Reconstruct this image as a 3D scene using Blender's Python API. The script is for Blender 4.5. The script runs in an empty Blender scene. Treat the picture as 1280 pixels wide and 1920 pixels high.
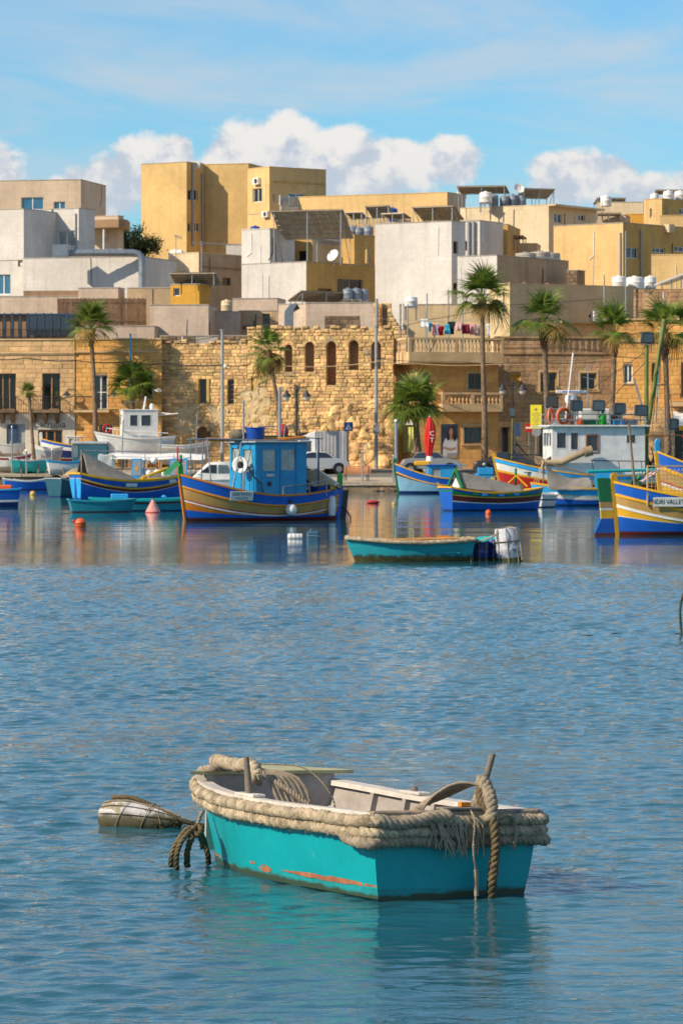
import bpy, bmesh, math, random
import numpy as np
from mathutils import Vector, Matrix, noise
R = math.radians
random.seed(7)
SC = bpy.context.scene
COL = SC.collection
# ---------------------------------------------------------------- camera
F, YH, H = 6900.0, 838.0, 2.7          # focal length and horizon in photo pixels, camera height above the water
cd = bpy.data.cameras.new('camera'); cam = bpy.data.objects.new('camera', cd); COL.objects.link(cam)
cam.location = (0, 0, H); cam.rotation_euler = (R(90), 0, 0)
cd.sensor_fit = 'VERTICAL'; cd.sensor_height = 36; cd.lens = F/1920*36; cd.shift_y = -(960-YH)/1920
cd.clip_start = 0.5; cd.clip_end = 20000
cd.dof.use_dof = True; cd.dof.focus_distance = 22.4; cd.dof.aperture_fstop = 17
SC.camera = cam
# ---------------------------------------------------------------- sun, sky, exposure
SUN_EL, SUN_AZ = R(34), R(208)          # azimuth of the sun measured from +X, counter-clockwise
sdir = Vector((math.cos(SUN_AZ)*math.cos(SUN_EL), math.sin(SUN_AZ)*math.cos(SUN_EL), math.sin(SUN_EL)))
sl = bpy.data.lights.new('sun', 'SUN'); sl.energy = 3.85; sl.angle = R(0.53); sl.color = (1, .85, .65)
so = bpy.data.objects.new('sun', sl); COL.objects.link(so); so.rotation_euler = (-sdir).to_track_quat('-Z', 'Y').to_euler()
SC.view_settings.view_transform = 'Standard'; SC.view_settings.look = 'None'
SC.view_settings.gamma = 1; SC.view_settings.exposure = 0.55; SC.view_settings.use_curve_mapping = False
SC.cycles.max_bounces = 5; SC.cycles.use_adaptive_sampling = True; SC.cycles.adaptive_threshold = .025; SC.cycles.transparent_max_bounces = 8; SC.cycles.caustics_reflective = False; SC.cycles.caustics_refractive = False
SC.cycles.use_denoising = True
W = bpy.data.worlds.new('World'); SC.world = W; W.use_nodes = True

class G:
    """tiny node-graph helper"""
    def __init__(s, tree): s.t = tree; s.n = tree.nodes; s.l = tree.links
    def new(s, typ, **kw):
        n = s.n.new(typ)
        for k, v in kw.items(): setattr(n, k, v)
        return n
    def put(s, sock, v):
        if isinstance(v, bpy.types.NodeSocket): s.l.new(v, sock)
        elif v is not None: sock.default_value = v
    def m(s, op, a, b=None, c=None, clamp=False):
        n = s.new('ShaderNodeMath', operation=op, use_clamp=clamp)
        for i, v in enumerate((a, b, c)): s.put(n.inputs[i], v)
        return n.outputs[0]
    def v(s, op, a, b=None):
        n = s.new('ShaderNodeVectorMath', operation=op); s.put(n.inputs[0], a); s.put(n.inputs[1], b)
        return n.outputs['Value'] if op in ('LENGTH', 'DOT_PRODUCT') else n.outputs[0]
    def noise(s, vec, scale=1, detail=5, rough=.55, dist=0):
        n = s.new('ShaderNodeTexNoise'); s.put(n.inputs['Vector'], vec); s.put(n.inputs['Scale'], scale)
        n.inputs['Detail'].default_value = detail; n.inputs['Roughness'].default_value = rough; n.inputs['Distortion'].default_value = dist
        return n.outputs['Fac']
    def rng(s, v, a, b, c=0., d=1., smooth=True):
        n = s.new('ShaderNodeMapRange', interpolation_type='SMOOTHSTEP' if smooth else 'LINEAR')
        for i, x in enumerate((v, a, b, c, d)): s.put(n.inputs[i], x)
        return n.outputs[0]
    def mix(s, f, a, b, blend='MIX'):
        n = s.new('ShaderNodeMix', data_type='RGBA', blend_type=blend)
        s.put(n.inputs[0], f); s.put(n.inputs[6], a); s.put(n.inputs[7], b)
        return n.outputs[2]
    def xyz(s, v):
        n = s.new('ShaderNodeSeparateXYZ'); s.put(n.inputs[0], v); return n.outputs
    def cxyz(s, x, y, z=0.):
        n = s.new('ShaderNodeCombineXYZ')
        for i, q in enumerate((x, y, z)): s.put(n.inputs[i], q)
        return n.outputs[0]
def c4(c): return (c[0], c[1], c[2], 1.0)

def sky():
    g = G(W.node_tree); g.n.clear()
    out = g.new('ShaderNodeOutputWorld'); bg = g.new('ShaderNodeBackground'); bg.inputs[1].default_value = .08
    g.l.new(bg.outputs[0], out.inputs[0])
    st = g.new('ShaderNodeTexSky', sky_type='NISHITA'); st.sun_disc = False
    st.sun_elevation = SUN_EL; st.sun_rotation = math.pi/2 - SUN_AZ
    st.air_density = 1.0; st.dust_density = .25; st.ozone_density = 2.5; st.altitude = 0
    d = g.new('ShaderNodeTexCoord').outputs['Generated']
    x, y, z = g.xyz(d)
    az = g.m('MULTIPLY', g.m('ARCTAN2', x, y), 57.2958); el = g.m('MULTIPLY', g.m('ARCSINE', z), 57.2958)
    skyc = g.mix(1., st.outputs[0], c4((.53, .94, 1.18)), 'MULTIPLY')
    deg = 57.2958/F
    p = g.cxyz(az, el)
    # thin high cloud, streaked, all round the sky
    s1 = g.noise(g.cxyz(g.m('ADD', g.m('MULTIPLY', az, .16), g.m('MULTIPLY', el, .25)), g.m('MULTIPLY', el, .75), 3.1), 1, 7, .6, .5)
    s2 = g.noise(g.cxyz(g.m('MULTIPLY', az, .05), g.m('MULTIPLY', el, .28), 8.), 1, 4, .5)
    cir = g.m('MULTIPLY', g.m('ADD', .08, g.m('MULTIPLY', g.rng(s1, .36, .70), .9)), g.rng(s2, .30, .54))
    col = g.mix(g.m('MULTIPLY', cir, .85, clamp=True), skyc, c4((4.9, 5.5, 6.1)))
    # cumulus banks: billows given as ellipses in azimuth and elevation, edges broken by noise
    wob = g.m('SUBTRACT', g.noise(g.v('MULTIPLY', p, (1, 1.15, 1)), 1.7, 10, .58, .2), .5)
    wob2 = g.m('SUBTRACT', g.noise(g.v('ADD', p, (-.16, .13, 0)), 1.7, 10, .58, .2), .5)
    bl = [(-25, 325, 80, 80), (150, 375, 75, 70), (215, 350, 70, 70), (295, 325, 85, 88), (250, 300, 45, 45), (325, 290, 50, 45), (450, 300, 90, 85), (540, 290, 100, 88),
          (640, 300, 110, 75), (740, 310, 110, 60), (840, 300, 75, 55), (560, 345, 300, 60), (1080, 335, 100, 62), (1040, 320, 60, 40), (1150, 330, 50, 45),
          (1225, 380, 75, 60), (1330, 350, 90, 60), (-160, 330, 120, 70), (1500, 360, 140, 70)]
    best = None; bs = None
    for (cx, cy, rx, ry) in bl:
        q = g.v('MULTIPLY', g.v('SUBTRACT', p, ((cx-640)*deg, (YH-cy)*deg, 0)), (1/(rx*deg), 1/(ry*deg), 0))
        f = g.m('SUBTRACT', 1., g.v('LENGTH', q))
        best = f if best is None else g.m('SMOOTH_MAX', best, f, .25)
    # further banks of the same kind over the rest of the horizon
    aw = g.m('ABSOLUTE', az)
    far = g.m('SUBTRACT', g.m('ADD', g.noise(g.cxyz(g.m('MULTIPLY', x, 9.), g.m('MULTIPLY', y, 9.), 0.), 1, 3), g.noise(g.v('MULTIPLY', d, (1, 1, 1.6)), 11, 4)), g.m('ADD', .86, g.m('MULTIPLY', g.m('ABSOLUTE', g.m('SUBTRACT', el, 6.)), .035)))
    far = g.m('SUBTRACT', g.m('MULTIPLY', far, 3.), g.rng(aw, 9., 14., 3., 0.))
    best = g.m('MAXIMUM', best, far)
    dens = g.m('ADD', best, g.m('MULTIPLY', wob, 1.05))
    dens2 = g.m('ADD', best, g.m('MULTIPLY', wob2, 1.05))
    a = g.m('MULTIPLY', g.rng(dens, .02, .32), g.rng(el, 1.5, 4.6, .55, 1.))
    lit = g.m('ADD', g.m('MULTIPLY', g.m('SUBTRACT', dens, dens2), 1.4), g.m('ADD', .27, g.m('MULTIPLY', g.m('SUBTRACT', el, 3.7), .26)), clamp=True)
    low = g.rng(el, 2.2, 5.2)
    cc = g.mix(g.rng(lit, .18, .62), c4((4.6, 5.1, 5.9)), c4((7.6, 7.3, 7.0)))
    cc = g.mix(g.m('MULTIPLY', g.m('SUBTRACT', 1., low), .45), cc, c4((5.0, 5.5, 6.0)))
    col = g.mix(g.m('MULTIPLY', a, .97), col, cc)
    g.l.new(col, bg.inputs[0])
sky()

# ---------------------------------------------------------------- materials
MATS = {}
def mat(n, col=(.5, .5, .5), rough=.7, var=.12, sc=1.5, streak=0., bump=0., bsc=25., metal=0., spec=.5, island=0., chip=None, chipn=.62, chsc=6., trans=0., hue=0., grime=None):
    if n in MATS: return MATS[n]
    m = bpy.data.materials.new(n); m.use_nodes = True; MATS[n] = m
    g = G(m.node_tree); b = g.n['Principled BSDF']
    pos = g.new('ShaderNodeNewGeometry')
    P_ = pos.outputs['Position']
    c = c4(col)
    f = g.rng(g.noise(P_, sc, 6, .6), .3, .7, 1-var, 1+var)
    f = g.m('MULTIPLY', f, g.rng(g.noise(P_, sc*7, 3), .3, .7, 1-var*.5, 1+var*.5))
    if island:
        oi = g.new('ShaderNodeObjectInfo')
        r = g.m('FRACT', g.m('ADD', pos.outputs['Random Per Island'], oi.outputs['Random']))
        f = g.m('MULTIPLY', f, g.m('ADD', 1-island, g.m('MULTIPLY', r, 2*island)))
    if streak:
        w = g.noise(g.v('MULTIPLY', P_, (1.6, 1.6, .12)), 1.0, 6, .65)
        f = g.m('MULTIPLY', f, g.rng(w, .48, .75, 1., 1-streak))
    if n.startswith('stucco') or n == 'plaster_white':     # block joints under the paint, patched render, rain marks below the parapets
        T = g.v('CROSS_PRODUCT', pos.outputs['Normal'], (0, 0, 1)); u_ = g.v('DOT_PRODUCT', P_, T)
        br = g.new('ShaderNodeTexBrick'); g.l.new(g.cxyz(u_, g.xyz(P_)[2]), br.inputs['Vector']); br.inputs['Scale'].default_value = 1.; br.inputs['Brick Width'].default_value = .62; br.inputs['Row Height'].default_value = .31; br.inputs['Mortar Size'].default_value = .012; br.inputs['Mortar Smooth'].default_value = .6
        br.inputs['Color1'].default_value = (1, 1, 1, 1); br.inputs['Color2'].default_value = (.95, .95, .95, 1); br.inputs['Mortar'].default_value = (.84, .84, .84, 1)
        bw_ = g.new('ShaderNodeRGBToBW'); g.l.new(br.outputs[0], bw_.inputs[0])
        f = g.m('MULTIPLY', f, g.m('ADD', 1., g.m('MULTIPLY', g.m('SUBTRACT', bw_.outputs[0], 1.), g.rng(g.noise(P_, .5, 3), .35, .6, .25, 1.))))
        f = g.m('MULTIPLY', f, g.rng(g.noise(g.v('MULTIPLY', P_, (1., 1., .6)), .22, 5, .6, .6), .42, .62, .92, 1.03))
        f = g.m('MULTIPLY', f, g.rng(g.noise(g.v('MULTIPLY', P_, (3.2, 3.2, .10)), 1., 4, .6), .55, .75, 1., .87))
    cc = g.v('SCALE', c[:3]); sn = cc.node; g.put(sn.inputs[3], f)
    if hue or island:
        hs = g.new('ShaderNodeHueSaturation'); g.l.new(cc, hs.inputs['Color'])
        hs.inputs['Saturation'].default_value = 1
        g.put(hs.inputs['Hue'], g.rng(g.noise(P_, sc*2.3, 2), .3, .7, .5-hue, .5+hue)); cc = hs.outputs[0]
    if chip:
        k = g.rng(g.noise(P_, chsc, 8, .7), chipn, chipn+.05)
        cc = g.mix(k, cc, c4(chip))
    if grime:     # weed and dirt at the waterline: (colour, height)
        zz = g.m('ADD', g.xyz(P_)[2], g.m('MULTIPLY', g.m('SUBTRACT', g.noise(P_, 9, 5), .5), grime[1]*1.2))
        cc = g.mix(g.rng(zz, grime[1]*.5, grime[1], .95, 0.), cc, c4(grime[0]))
    g.l.new(cc, b.inputs['Base Color'])
    b.inputs['Roughness'].default_value = rough; b.inputs['Metallic'].default_value = metal
    b.inputs['Specular IOR Level'].default_value = spec
    if bump:
        bn = g.new('ShaderNodeBump'); bn.inputs['Strength'].default_value = 1; bn.inputs['Distance'].default_value = bump
        g.l.new(g.noise(P_, bsc, 6, .6), bn.inputs['Height']); g.l.new(bn.outputs[0], b.inputs['Normal'])
    if trans:
        tr = g.new('ShaderNodeBsdfTranslucent'); g.l.new(cc, tr.inputs[0]); ms = g.new('ShaderNodeMixShader'); ms.inputs[0].default_value = trans
        g.l.new(b.outputs[0], ms.inputs[1]); g.l.new(tr.outputs[0], ms.inputs[2]); g.l.new(ms.outputs[0], g.n['Material Output'].inputs[0])
    return m
def paint(n, col, wear=(.45, .42, .38), wn=.68, rough=.45, **k): return mat(n, col, rough, .09, 2.5, streak=.12, chip=wear, chipn=wn, chsc=5., **k)
# buildings
mat('stucco_yellow', (.62, .42, .17), .9, .08, .35, .12, .004, 30)
mat('stucco_yellow2', (.68, .46, .20), .9, .08, .35, .14, .004, 30)
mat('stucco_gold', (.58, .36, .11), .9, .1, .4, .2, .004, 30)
mat('stucco_orange', (.62, .33, .04), .85, .1, .6, .2, .004, 30)
mat('stucco_white', (.63, .59, .54), .9, .08, .5, .16, .004, 30)
mat('stucco_cream', (.68, .55, .36), .9, .08, .4, .14, .004, 30)
mat('stucco_palecream', (.66, .50, .28), .9, .08, .4, .16, .004, 30)
mat('stucco_pink', (.60, .47, .36), .9, .12, .5, .25, .005, 30)
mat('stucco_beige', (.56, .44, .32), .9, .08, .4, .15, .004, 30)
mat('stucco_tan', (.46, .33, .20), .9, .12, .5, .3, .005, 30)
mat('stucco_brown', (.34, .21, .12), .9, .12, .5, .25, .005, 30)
mat('plaster_white', (.64, .57, .47), .9, .1, .6, .25, .005, 30)
mat('limestone', (.64, .41, .20), .95, .16, 1.1, .12, .012, 16, island=.14, hue=.006)
mat('limestone_old', (.69, .45, .20), .97, .30, .9, .22, .03, 12, island=.30, hue=.012, chip=(.40, .30, .18), chipn=.58, chsc=.7)
mat('limestone_grey', (.43, .27, .145), .97, .22, .7, .45, .015, 14, island=.12, hue=.01, chip=(.16, .12, .08), chipn=.6, chsc=.5)
mat('limestone_orange', (.70, .375, .115), .95, .12, .8, .1, .01, 16, island=.1, hue=.006)
mat('mortar', (.48, .31, .15), .98, .25, 1.2, .2, .02, 20)
mat('dark_stone', (.22, .15, .09), .97, .3, 1.0, .4, .02, 14, island=.25)
mat('trim', (.62, .42, .22), .9, .12, 1.2, .2, .006, 20)
mat('concrete', (.40, .36, .31), .95, .18, .8, .3, .006, 18)
mat('quay_stone', (.44, .36, .26), .95, .2, .7, 0, .01, 14)
mat('asphalt', (.17, .155, .14), .95, .18, .8, 0, .004, 60)
mat('hill', (.30, .24, .15), 1, .3, .08, 0, .05, 2)
mat('glass', (.025, .035, .05), .06, .2, .5, spec=.7)
mat('glass_blue', (.03, .12, .22), .06, .2, .5, spec=.8)
mat('glass_pale', (.30, .34, .33), .1, .25, 1.5, spec=.8)
mat('glass_dark', (.012, .012, .014), .12, .2, .5)
mat('frame_white', (.78, .77, .74), .4, .05, 3)
mat('frame_brown', (.30, .13, .045), .6, .2, 4, .2)
mat('wood_orange', (.45, .22, .06), .6, .2, 4, .2)
mat('frame_yellow', (.62, .40, .12), .7, .15, 4, .2)
mat('iron', (.03, .032, .035), .6, .2, 4)
mat('steel', (.36, .37, .38), .4, .15, 4, metal=.7)
mat('grey_paint', (.30, .31, .32), .6, .1, 4)
mat('duct', (.27, .30, .33), .42, .12, 3, metal=.6)
mat('lamp_glass', (.62, .58, .50), .25, .05, 4)
mat('panel_dark', (.06, .045, .035), .35, .15, 3)
mat('panel_under', (.42, .34, .24), .7, .15, 2)
mat('tank_white', (.78, .76, .72), .5, .06, 3, .1)
mat('tank_grey', (.22, .25, .29), .5, .08, 3, .1)
mat('bamboo', (.17, .095, .05), .9, .3, 3, .3, .01, 30)
mat('blue_post', (.03, .075, .16), .5, .1, 4)
mat('bark', (.20, .135, .085), .95, .35, 5, 0, .03, 14)
mat('palm_boot', (.13, .065, .03), .95, .4, 5, 0, .03, 12)
mat('leaf', (.15, .215, .032), .5, .4, 1.6, spec=.35, trans=.35, hue=.03, island=.25)
mat('leaf_dark', (.026, .048, .017), .6, .4, 1.4, spec=.3, trans=.2, hue=.02, island=.3)
mat('leaf_dry', (.30, .20, .05), .8, .3, 2, trans=.3, hue=.03, island=.25)
mat('red_cloth', (.55, .006, .006), .7, .12, 2, .1, .006, 8)
mat('tarp_grey', (.25, .225, .19), .9, .15, 1.5, .2, .02, 6)
mat('tarp_tan', (.36, .27, .16), .9, .15, 1.5, .2, .02, 6)
mat('rubber', (.02, .02, .021), .8, .2, 4)
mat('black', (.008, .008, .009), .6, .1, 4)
mat('net', (.17, .14, .10), .95, .3, 6, 0, .03, 20)
mat('bucket_blue', (.012, .07, .35), .4, .1, 3)
# boat paint
mat('grime_none')
WL = ((.025, .03, .012), .055)
paint('b_blue', (.008, .11, .52)); paint('b_blue2', (.006, .10, .46)); paint('b_sky', (.03, .36, .72)); paint('b_cabin', (.012, .27, .52))
paint('b_pale', (.22, .42, .58)); paint('b_yellow', (.78, .41, .02)); paint('b_brown', (.50, .29, .09)); paint('b_maroon', (.12, .014, .014))
paint('b_red', (.48, .02, .015)); paint('b_white', (.74, .73, .70)); paint('b_green', (.008, .17, .055)); paint('b_lime', (.02, .36, .035))
paint('b_teal', (.02, .26, .35)); paint('b_turq', (.01, .40, .42)); paint('b_grey', (.33, .37, .40)); paint('b_navy', (.005, .02, .13))
paint('b_inside', (.42, .38, .33)); paint('b_darkteal', (.02, .10, .14)); paint('b_orange', (.65, .20, .01))
# ---------------------------------------------------------------- geometry helpers
def P(px, py, Y): return Vector(((px-640)/F*Y, Y, H-(py-YH)/F*Y))
def PX(px, Y): return (px-640)/F*Y
def GY(py, z=0.): return (H-z)*F/(py-YH)
def ZP(py, Y): return H-(py-YH)/F*Y
class MB:
    def __init__(s): s.v = []; s.f = []; s.mi = []; s.m = 0
    def face(s, pts):
        n = len(s.v); s.v += [tuple(p) for p in pts]; s.f.append(tuple(range(n, n+len(pts)))); s.mi.append(s.m); return s
    def add(s, vs, fs):
        n = len(s.v); s.v += [tuple(p) for p in vs]
        for f in fs: s.f.append(tuple(n+i for i in f)); s.mi.append(s.m)
        return s
    def box(s, x0, x1, y0, y1, z0, z1, M=None):
        vs = [Vector((x, y, z)) for z in (z0, z1) for y in (y0, y1) for x in (x0, x1)]
        if M is not None: vs = [M @ v for v in vs]
        return s.add(vs, [(0, 2, 3, 1), (4, 5, 7, 6), (0, 1, 5, 4), (2, 6, 7, 3), (0, 4, 6, 2), (1, 3, 7, 5)])
    def obox(s, c, U, V, Wv, a, b, d):
        """box centred on c with half sizes a,b,d along unit vectors"""
        c = Vector(c); vs = [c+U*(x*a)+V*(y*b)+Wv*(z*d) for z in (-1, 1) for y in (-1, 1) for x in (-1, 1)]
        return s.add(vs, [(0, 2, 3, 1), (4, 5, 7, 6), (0, 1, 5, 4), (2, 6, 7, 3), (0, 4, 6, 2), (1, 3, 7, 5)])
    def bar(s, a, b, w, h=None):
        a, b = Vector(a), Vector(b); d = (b-a); L = d.length
        if L < 1e-6: return s
        d /= L; up = Vector((0, 0, 1)) if abs(d.z) < .95 else Vector((1, 0, 0))
        U = d.cross(up).normalized(); V = U.cross(d)
        return s.obox((a+b)/2, d, U, V, L/2, w/2, (h or w)/2)
    def tube(s, path, r, n=8, cap=True, closed=False):
        path = [Vector(p) for p in path]; k = len(path)
        rs = r if hasattr(r, '__len__') else [r]*k
        T = []
        for i in range(k):
            a = path[(i-1) % k] if closed else path[max(i-1, 0)]; b = path[(i+1) % k] if closed else path[min(i+1, k-1)]
            t = b-a; T.append(t.normalized() if t.length > 1e-9 else Vector((0, 0, 1)))
        up = Vector((0, 0, 1)) if abs(T[0].z) < .9 else Vector((1, 0, 0))
        U = T[0].cross(up).normalized(); vs = []
        for i in range(k):
            U = (U-T[i]*U.dot(T[i])).normalized(); V = T[i].cross(U)
            vs += [path[i]+(U*math.cos(j*2*math.pi/n)+V*math.sin(j*2*math.pi/n))*rs[i] for j in range(n)]
        fs = []
        for i in range(k if closed else k-1):
            i2 = (i+1) % k
            fs += [(i*n+j, i*n+(j+1) % n, i2*n+(j+1) % n, i2*n+j) for j in range(n)]
        if cap and not closed: fs += [tuple(range(n))[::-1], tuple((k-1)*n+j for j in range(n))]
        return s.add(vs, fs)
    def lathe(s, prof, n=16, at=(0, 0, 0), M=None):
        at = Vector(at); vs = []; fs = []; k = len(prof)
        for (r, z) in prof:
            vs += [Vector((r*math.cos(j*2*math.pi/n), r*math.sin(j*2*math.pi/n), z)) for j in range(n)]
        vs = [((M @ v) if M is not None else v)+at for v in vs]
        for i in range(k-1): fs += [(i*n+j, i*n+(j+1) % n, (i+1)*n+(j+1) % n, (i+1)*n+j) for j in range(n)]
        if prof[0][0] > 1e-4: fs.append(tuple(range(n))[::-1])
        if prof[-1][0] > 1e-4: fs.append(tuple((k-1)*n+j for j in range(n)))
        return s.add(vs, fs)
    def prism(s, poly, z0, z1):
        n = len(poly); vs = [(p[0], p[1], z0) for p in poly]+[(p[0], p[1], z1) for p in poly]
        return s.add(vs, [tuple(range(n))[::-1], tuple(range(n, 2*n))]+[(i, (i+1) % n, n+(i+1) % n, n+i) for i in range(n)])
    def extr(s, poly, d):
        """planar polygon of 3-D points extruded by vector d"""
        d = Vector(d); n = len(poly); vs = [Vector(p) for p in poly]; vs += [p+d for p in vs]
        return s.add(vs, [tuple(range(n)), tuple(range(n, 2*n))[::-1]]+[(i, n+i, n+(i+1) % n, (i+1) % n) for i in range(n)])
    def grid(s, rows):
        k = len(rows[0]); vs = [p for r in rows for p in r]
        return s.add(vs, [(i*k+j, i*k+j+1, (i+1)*k+j+1, (i+1)*k+j) for i in range(len(rows)-1) for j in range(k-1)])
    def sph(s, c, r, n=12, sq=(1, 1, 1)):
        prof = [(math.sin(math.pi*i/(n//2))*1.0, -math.cos(math.pi*i/(n//2))) for i in range(n//2+1)]
        prof[0] = (0, -1); prof[-1] = (0, 1)
        return s.lathe([(a, b) for a, b in prof], n, c, Matrix.Diagonal((r*sq[0], r*sq[1], r*sq[2])))
    def build(s, name, mats, parent=None, smooth=False, world=False, bevel=0):
        me = bpy.data.meshes.new(name)
        vs = s.v
        if world and parent is not None:
            o = wloc(parent); vs = [(v[0]-o.x, v[1]-o.y, v[2]-o.z) for v in vs]
        me.from_pydata(vs, [], s.f)
        if isinstance(mats, str): mats = [mats]
        for m in mats: me.materials.append(MATS[m])
        if len(mats) > 1: me.polygons.foreach_set('material_index', s.mi)
        bm = bmesh.new(); bm.from_mesh(me)
        if smooth: bmesh.ops.remove_doubles(bm, verts=bm.verts, dist=1e-5)
        bmesh.ops.recalc_face_normals(bm, faces=bm.faces)
        if bevel: bmesh.ops.bevel(bm, geom=bm.edges[:], offset=bevel, segments=1, affect='EDGES')
        bm.to_mesh(me); bm.free()
        if smooth:
            me.polygons.foreach_set('use_smooth', [True]*len(me.polygons))
            if smooth != 2:
                try: me.set_sharp_from_angle(angle=R(45))
                except Exception: pass
        return link(name, me, parent)
def link(name, data, parent=None):
    o = bpy.data.objects.new(name, data); COL.objects.link(o); o.parent = parent; return o
def wloc(o):
    v = Vector((0, 0, 0))
    while o is not None: v += o.location; o = o.parent
    return v
def tag(o, label=None, cat=None, group=None, kind=None):
    for k, x in (('label', label), ('category', cat), ('group', group), ('kind', kind)):
        if x: o[k] = x
    return o
def thing(name, label, cat, loc=(0, 0, 0), rz=0., group=None):
    o = link(name, None); o.location = loc; o.rotation_euler = (0, 0, rz); o.empty_display_size = .2
    return tag(o, label, cat, group)
def copy_tree(o, parent=None):
    c = o.copy(); COL.objects.link(c); c.parent = parent
    for ch in [q for q in bpy.data.objects if q.parent == o]: copy_tree(ch, c)
    return c
def sub(root):
    """matrix-free local builder: returns a function mapping local to world is not needed, parts are built in the root frame"""
    return root
def text(s, size, M, mat_, parent, name='lettering', ext=.004, sx=1., spacing=1.):
    cu = bpy.data.curves.new(name, 'FONT'); cu.body = s; cu.size = size; cu.extrude = ext; cu.align_x = 'CENTER'; cu.align_y = 'CENTER'; cu.space_character = spacing
    cu.resolution_u = 3
    tmp = bpy.data.objects.new('tmp', cu); COL.objects.link(tmp); bpy.context.view_layer.update()
    me = bpy.data.meshes.new_from_object(tmp.evaluated_get(bpy.context.evaluated_depsgraph_get())); bpy.data.objects.remove(tmp); bpy.data.curves.remove(cu)
    me.transform(M @ Matrix.Diagonal((sx, 1, 1, 1))); me.materials.clear(); me.materials.append(MATS[mat_]); return link(name, me, parent)
def frame_M(O, U, N):
    """matrix whose x = U (right), y = up, z = N (out of the face)"""
    U = Vector(U).normalized(); N = Vector(N).normalized(); V = N.cross(U)
    M = Matrix((U, V, N)).transposed().to_4x4(); M.translation = Vector(O); return M

# ---------------------------------------------------------------- facades
class Face:
    """vertical wall plane: base point O, unit direction U to the right as seen from outside, width w, from z0 to z1"""
    def __init__(s, O, U, w, z0, z1):
        s.O = Vector((O[0], O[1], 0)); s.U = Vector((U[0], U[1], 0)).normalized(); s.w = w; s.z0 = z0; s.z1 = z1
        s.N = Vector((s.U.y, -s.U.x, 0)); s.holes = []
    def uz(s, px, py):
        kx = (px-640)/F; U = s.U; O = s.O
        u = (kx*O.y-O.x)/(U.x-kx*U.y); t = O.y+u*U.y
        return u, H-(py-YH)/F*t
    def at(s, u, z, n=0.): return s.O+s.U*u+Vector((0, 0, z))+s.N*n
    def px(s, px, py, n=0.): return s.at(*s.uz(px, py), n)
    def rect(s, r):
        a = s.uz(r[0], r[1]); b = s.uz(r[2], r[3]); return (a[0], b[0], b[1], a[1])   # u0,u1,z0,z1
    def sheet(s, mb, depth=.18, n=0.):
        us = sorted({0, s.w, *[max(0, min(s.w, q)) for h in s.holes for q in h[:2]]}); zs = sorted({s.z0, s.z1, *[max(s.z0, min(s.z1, q)) for h in s.holes for q in h[2:4]]})
        for i in range(len(us)-1):
            for j in range(len(zs)-1):
                uc, zc = (us[i]+us[i+1])/2, (zs[j]+zs[j+1])/2
                if any(h[0] < uc < h[1] and h[2] < zc < h[3] for h in s.holes): continue
                mb.face([s.at(us[i], zs[j], n), s.at(us[i+1], zs[j], n), s.at(us[i+1], zs[j+1], n), s.at(us[i], zs[j+1], n)])
        for h in s.holes:
            a, b, c, d = h
            for q in (((a, c), (b, c)), ((b, c), (b, d)), ((b, d), (a, d)), ((a, d), (a, c))):
                mb.face([s.at(*q[0], n), s.at(*q[1], n), s.at(*q[1], n-depth), s.at(*q[0], n-depth)])
    def fbox(s, mb, u0, u1, z0, z1, n0, n1):
        c = s.at((u0+u1)/2, (z0+z1)/2, (n0+n1)/2); mb.obox(c, s.U, Vector((0, 0, 1)), s.N, abs(u1-u0)/2, abs(z1-z0)/2, abs(n1-n0)/2)
    def window(s, root, r, glass='glass', frame='frame_white', cols=2, rows=1, depth=.18, fw=.06, sill=None, name='window', surround=None, curtain=None):
        """r in photo pixels; punches a hole and adds a window part with frame, pane and sill"""
        h = s.rect(r); s.holes.append(h); u0, u1, z0, z1 = h
        mb = MB(); d0, d1 = -depth-.02, -depth+.05
        s.fbox(mb, u0, u0+fw, z0, z1, d0, d1); s.fbox(mb, u1-fw, u1, z0, z1, d0, d1)
        s.fbox(mb, u0+fw, u1-fw, z0, z0+fw, d0, d1); s.fbox(mb, u0+fw, u1-fw, z1-fw, z1, d0, d1)
        for i in range(1, cols):
            c = u0+(u1-u0)*i/cols; s.fbox(mb, c-fw*.6, c+fw*.6, z0+fw, z1-fw, d0, d1-.005)
        for i in range(1, rows):
            c = z0+(z1-z0)*i/rows; s.fbox(mb, u0+fw, u1-fw, c-fw*.4, c+fw*.4, d0, d1-.01)
        w = mb.build(name, frame, root, world=True)
        for i in range(cols):
            a = u0+(u1-u0)*i/cols; b = u0+(u1-u0)*(i+1)/cols
            MB().face([s.at(a+.01, z0, -depth-.005), s.at(b-.01, z0, -depth-.005), s.at(b-.01, z1, -depth-.005), s.at(a+.01, z1, -depth-.005)]).build('pane', glass, w, world=True)
        if sill:
            q = MB(); s.fbox(q, u0-.08, u1+.08, z0-.09, z0-.003, .0, .1); q.build('sill', sill, w, world=True)
        if surround:
            q = MB(); e = .14
            s.fbox(q, u0-e, u0-.003, z0, z1, .0, .05); s.fbox(q, u1+.003, u1+e, z0, z1, .0, .05); s.fbox(q, u0-e, u1+e, z1+.003, z1+e, .0, .06); s.fbox(q, u0-e-.05, u1+e+.05, z0-.12, z0-.003, 0., .1)
            q.build('surround', surround, w, world=True)
        return w
class House: pass
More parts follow.
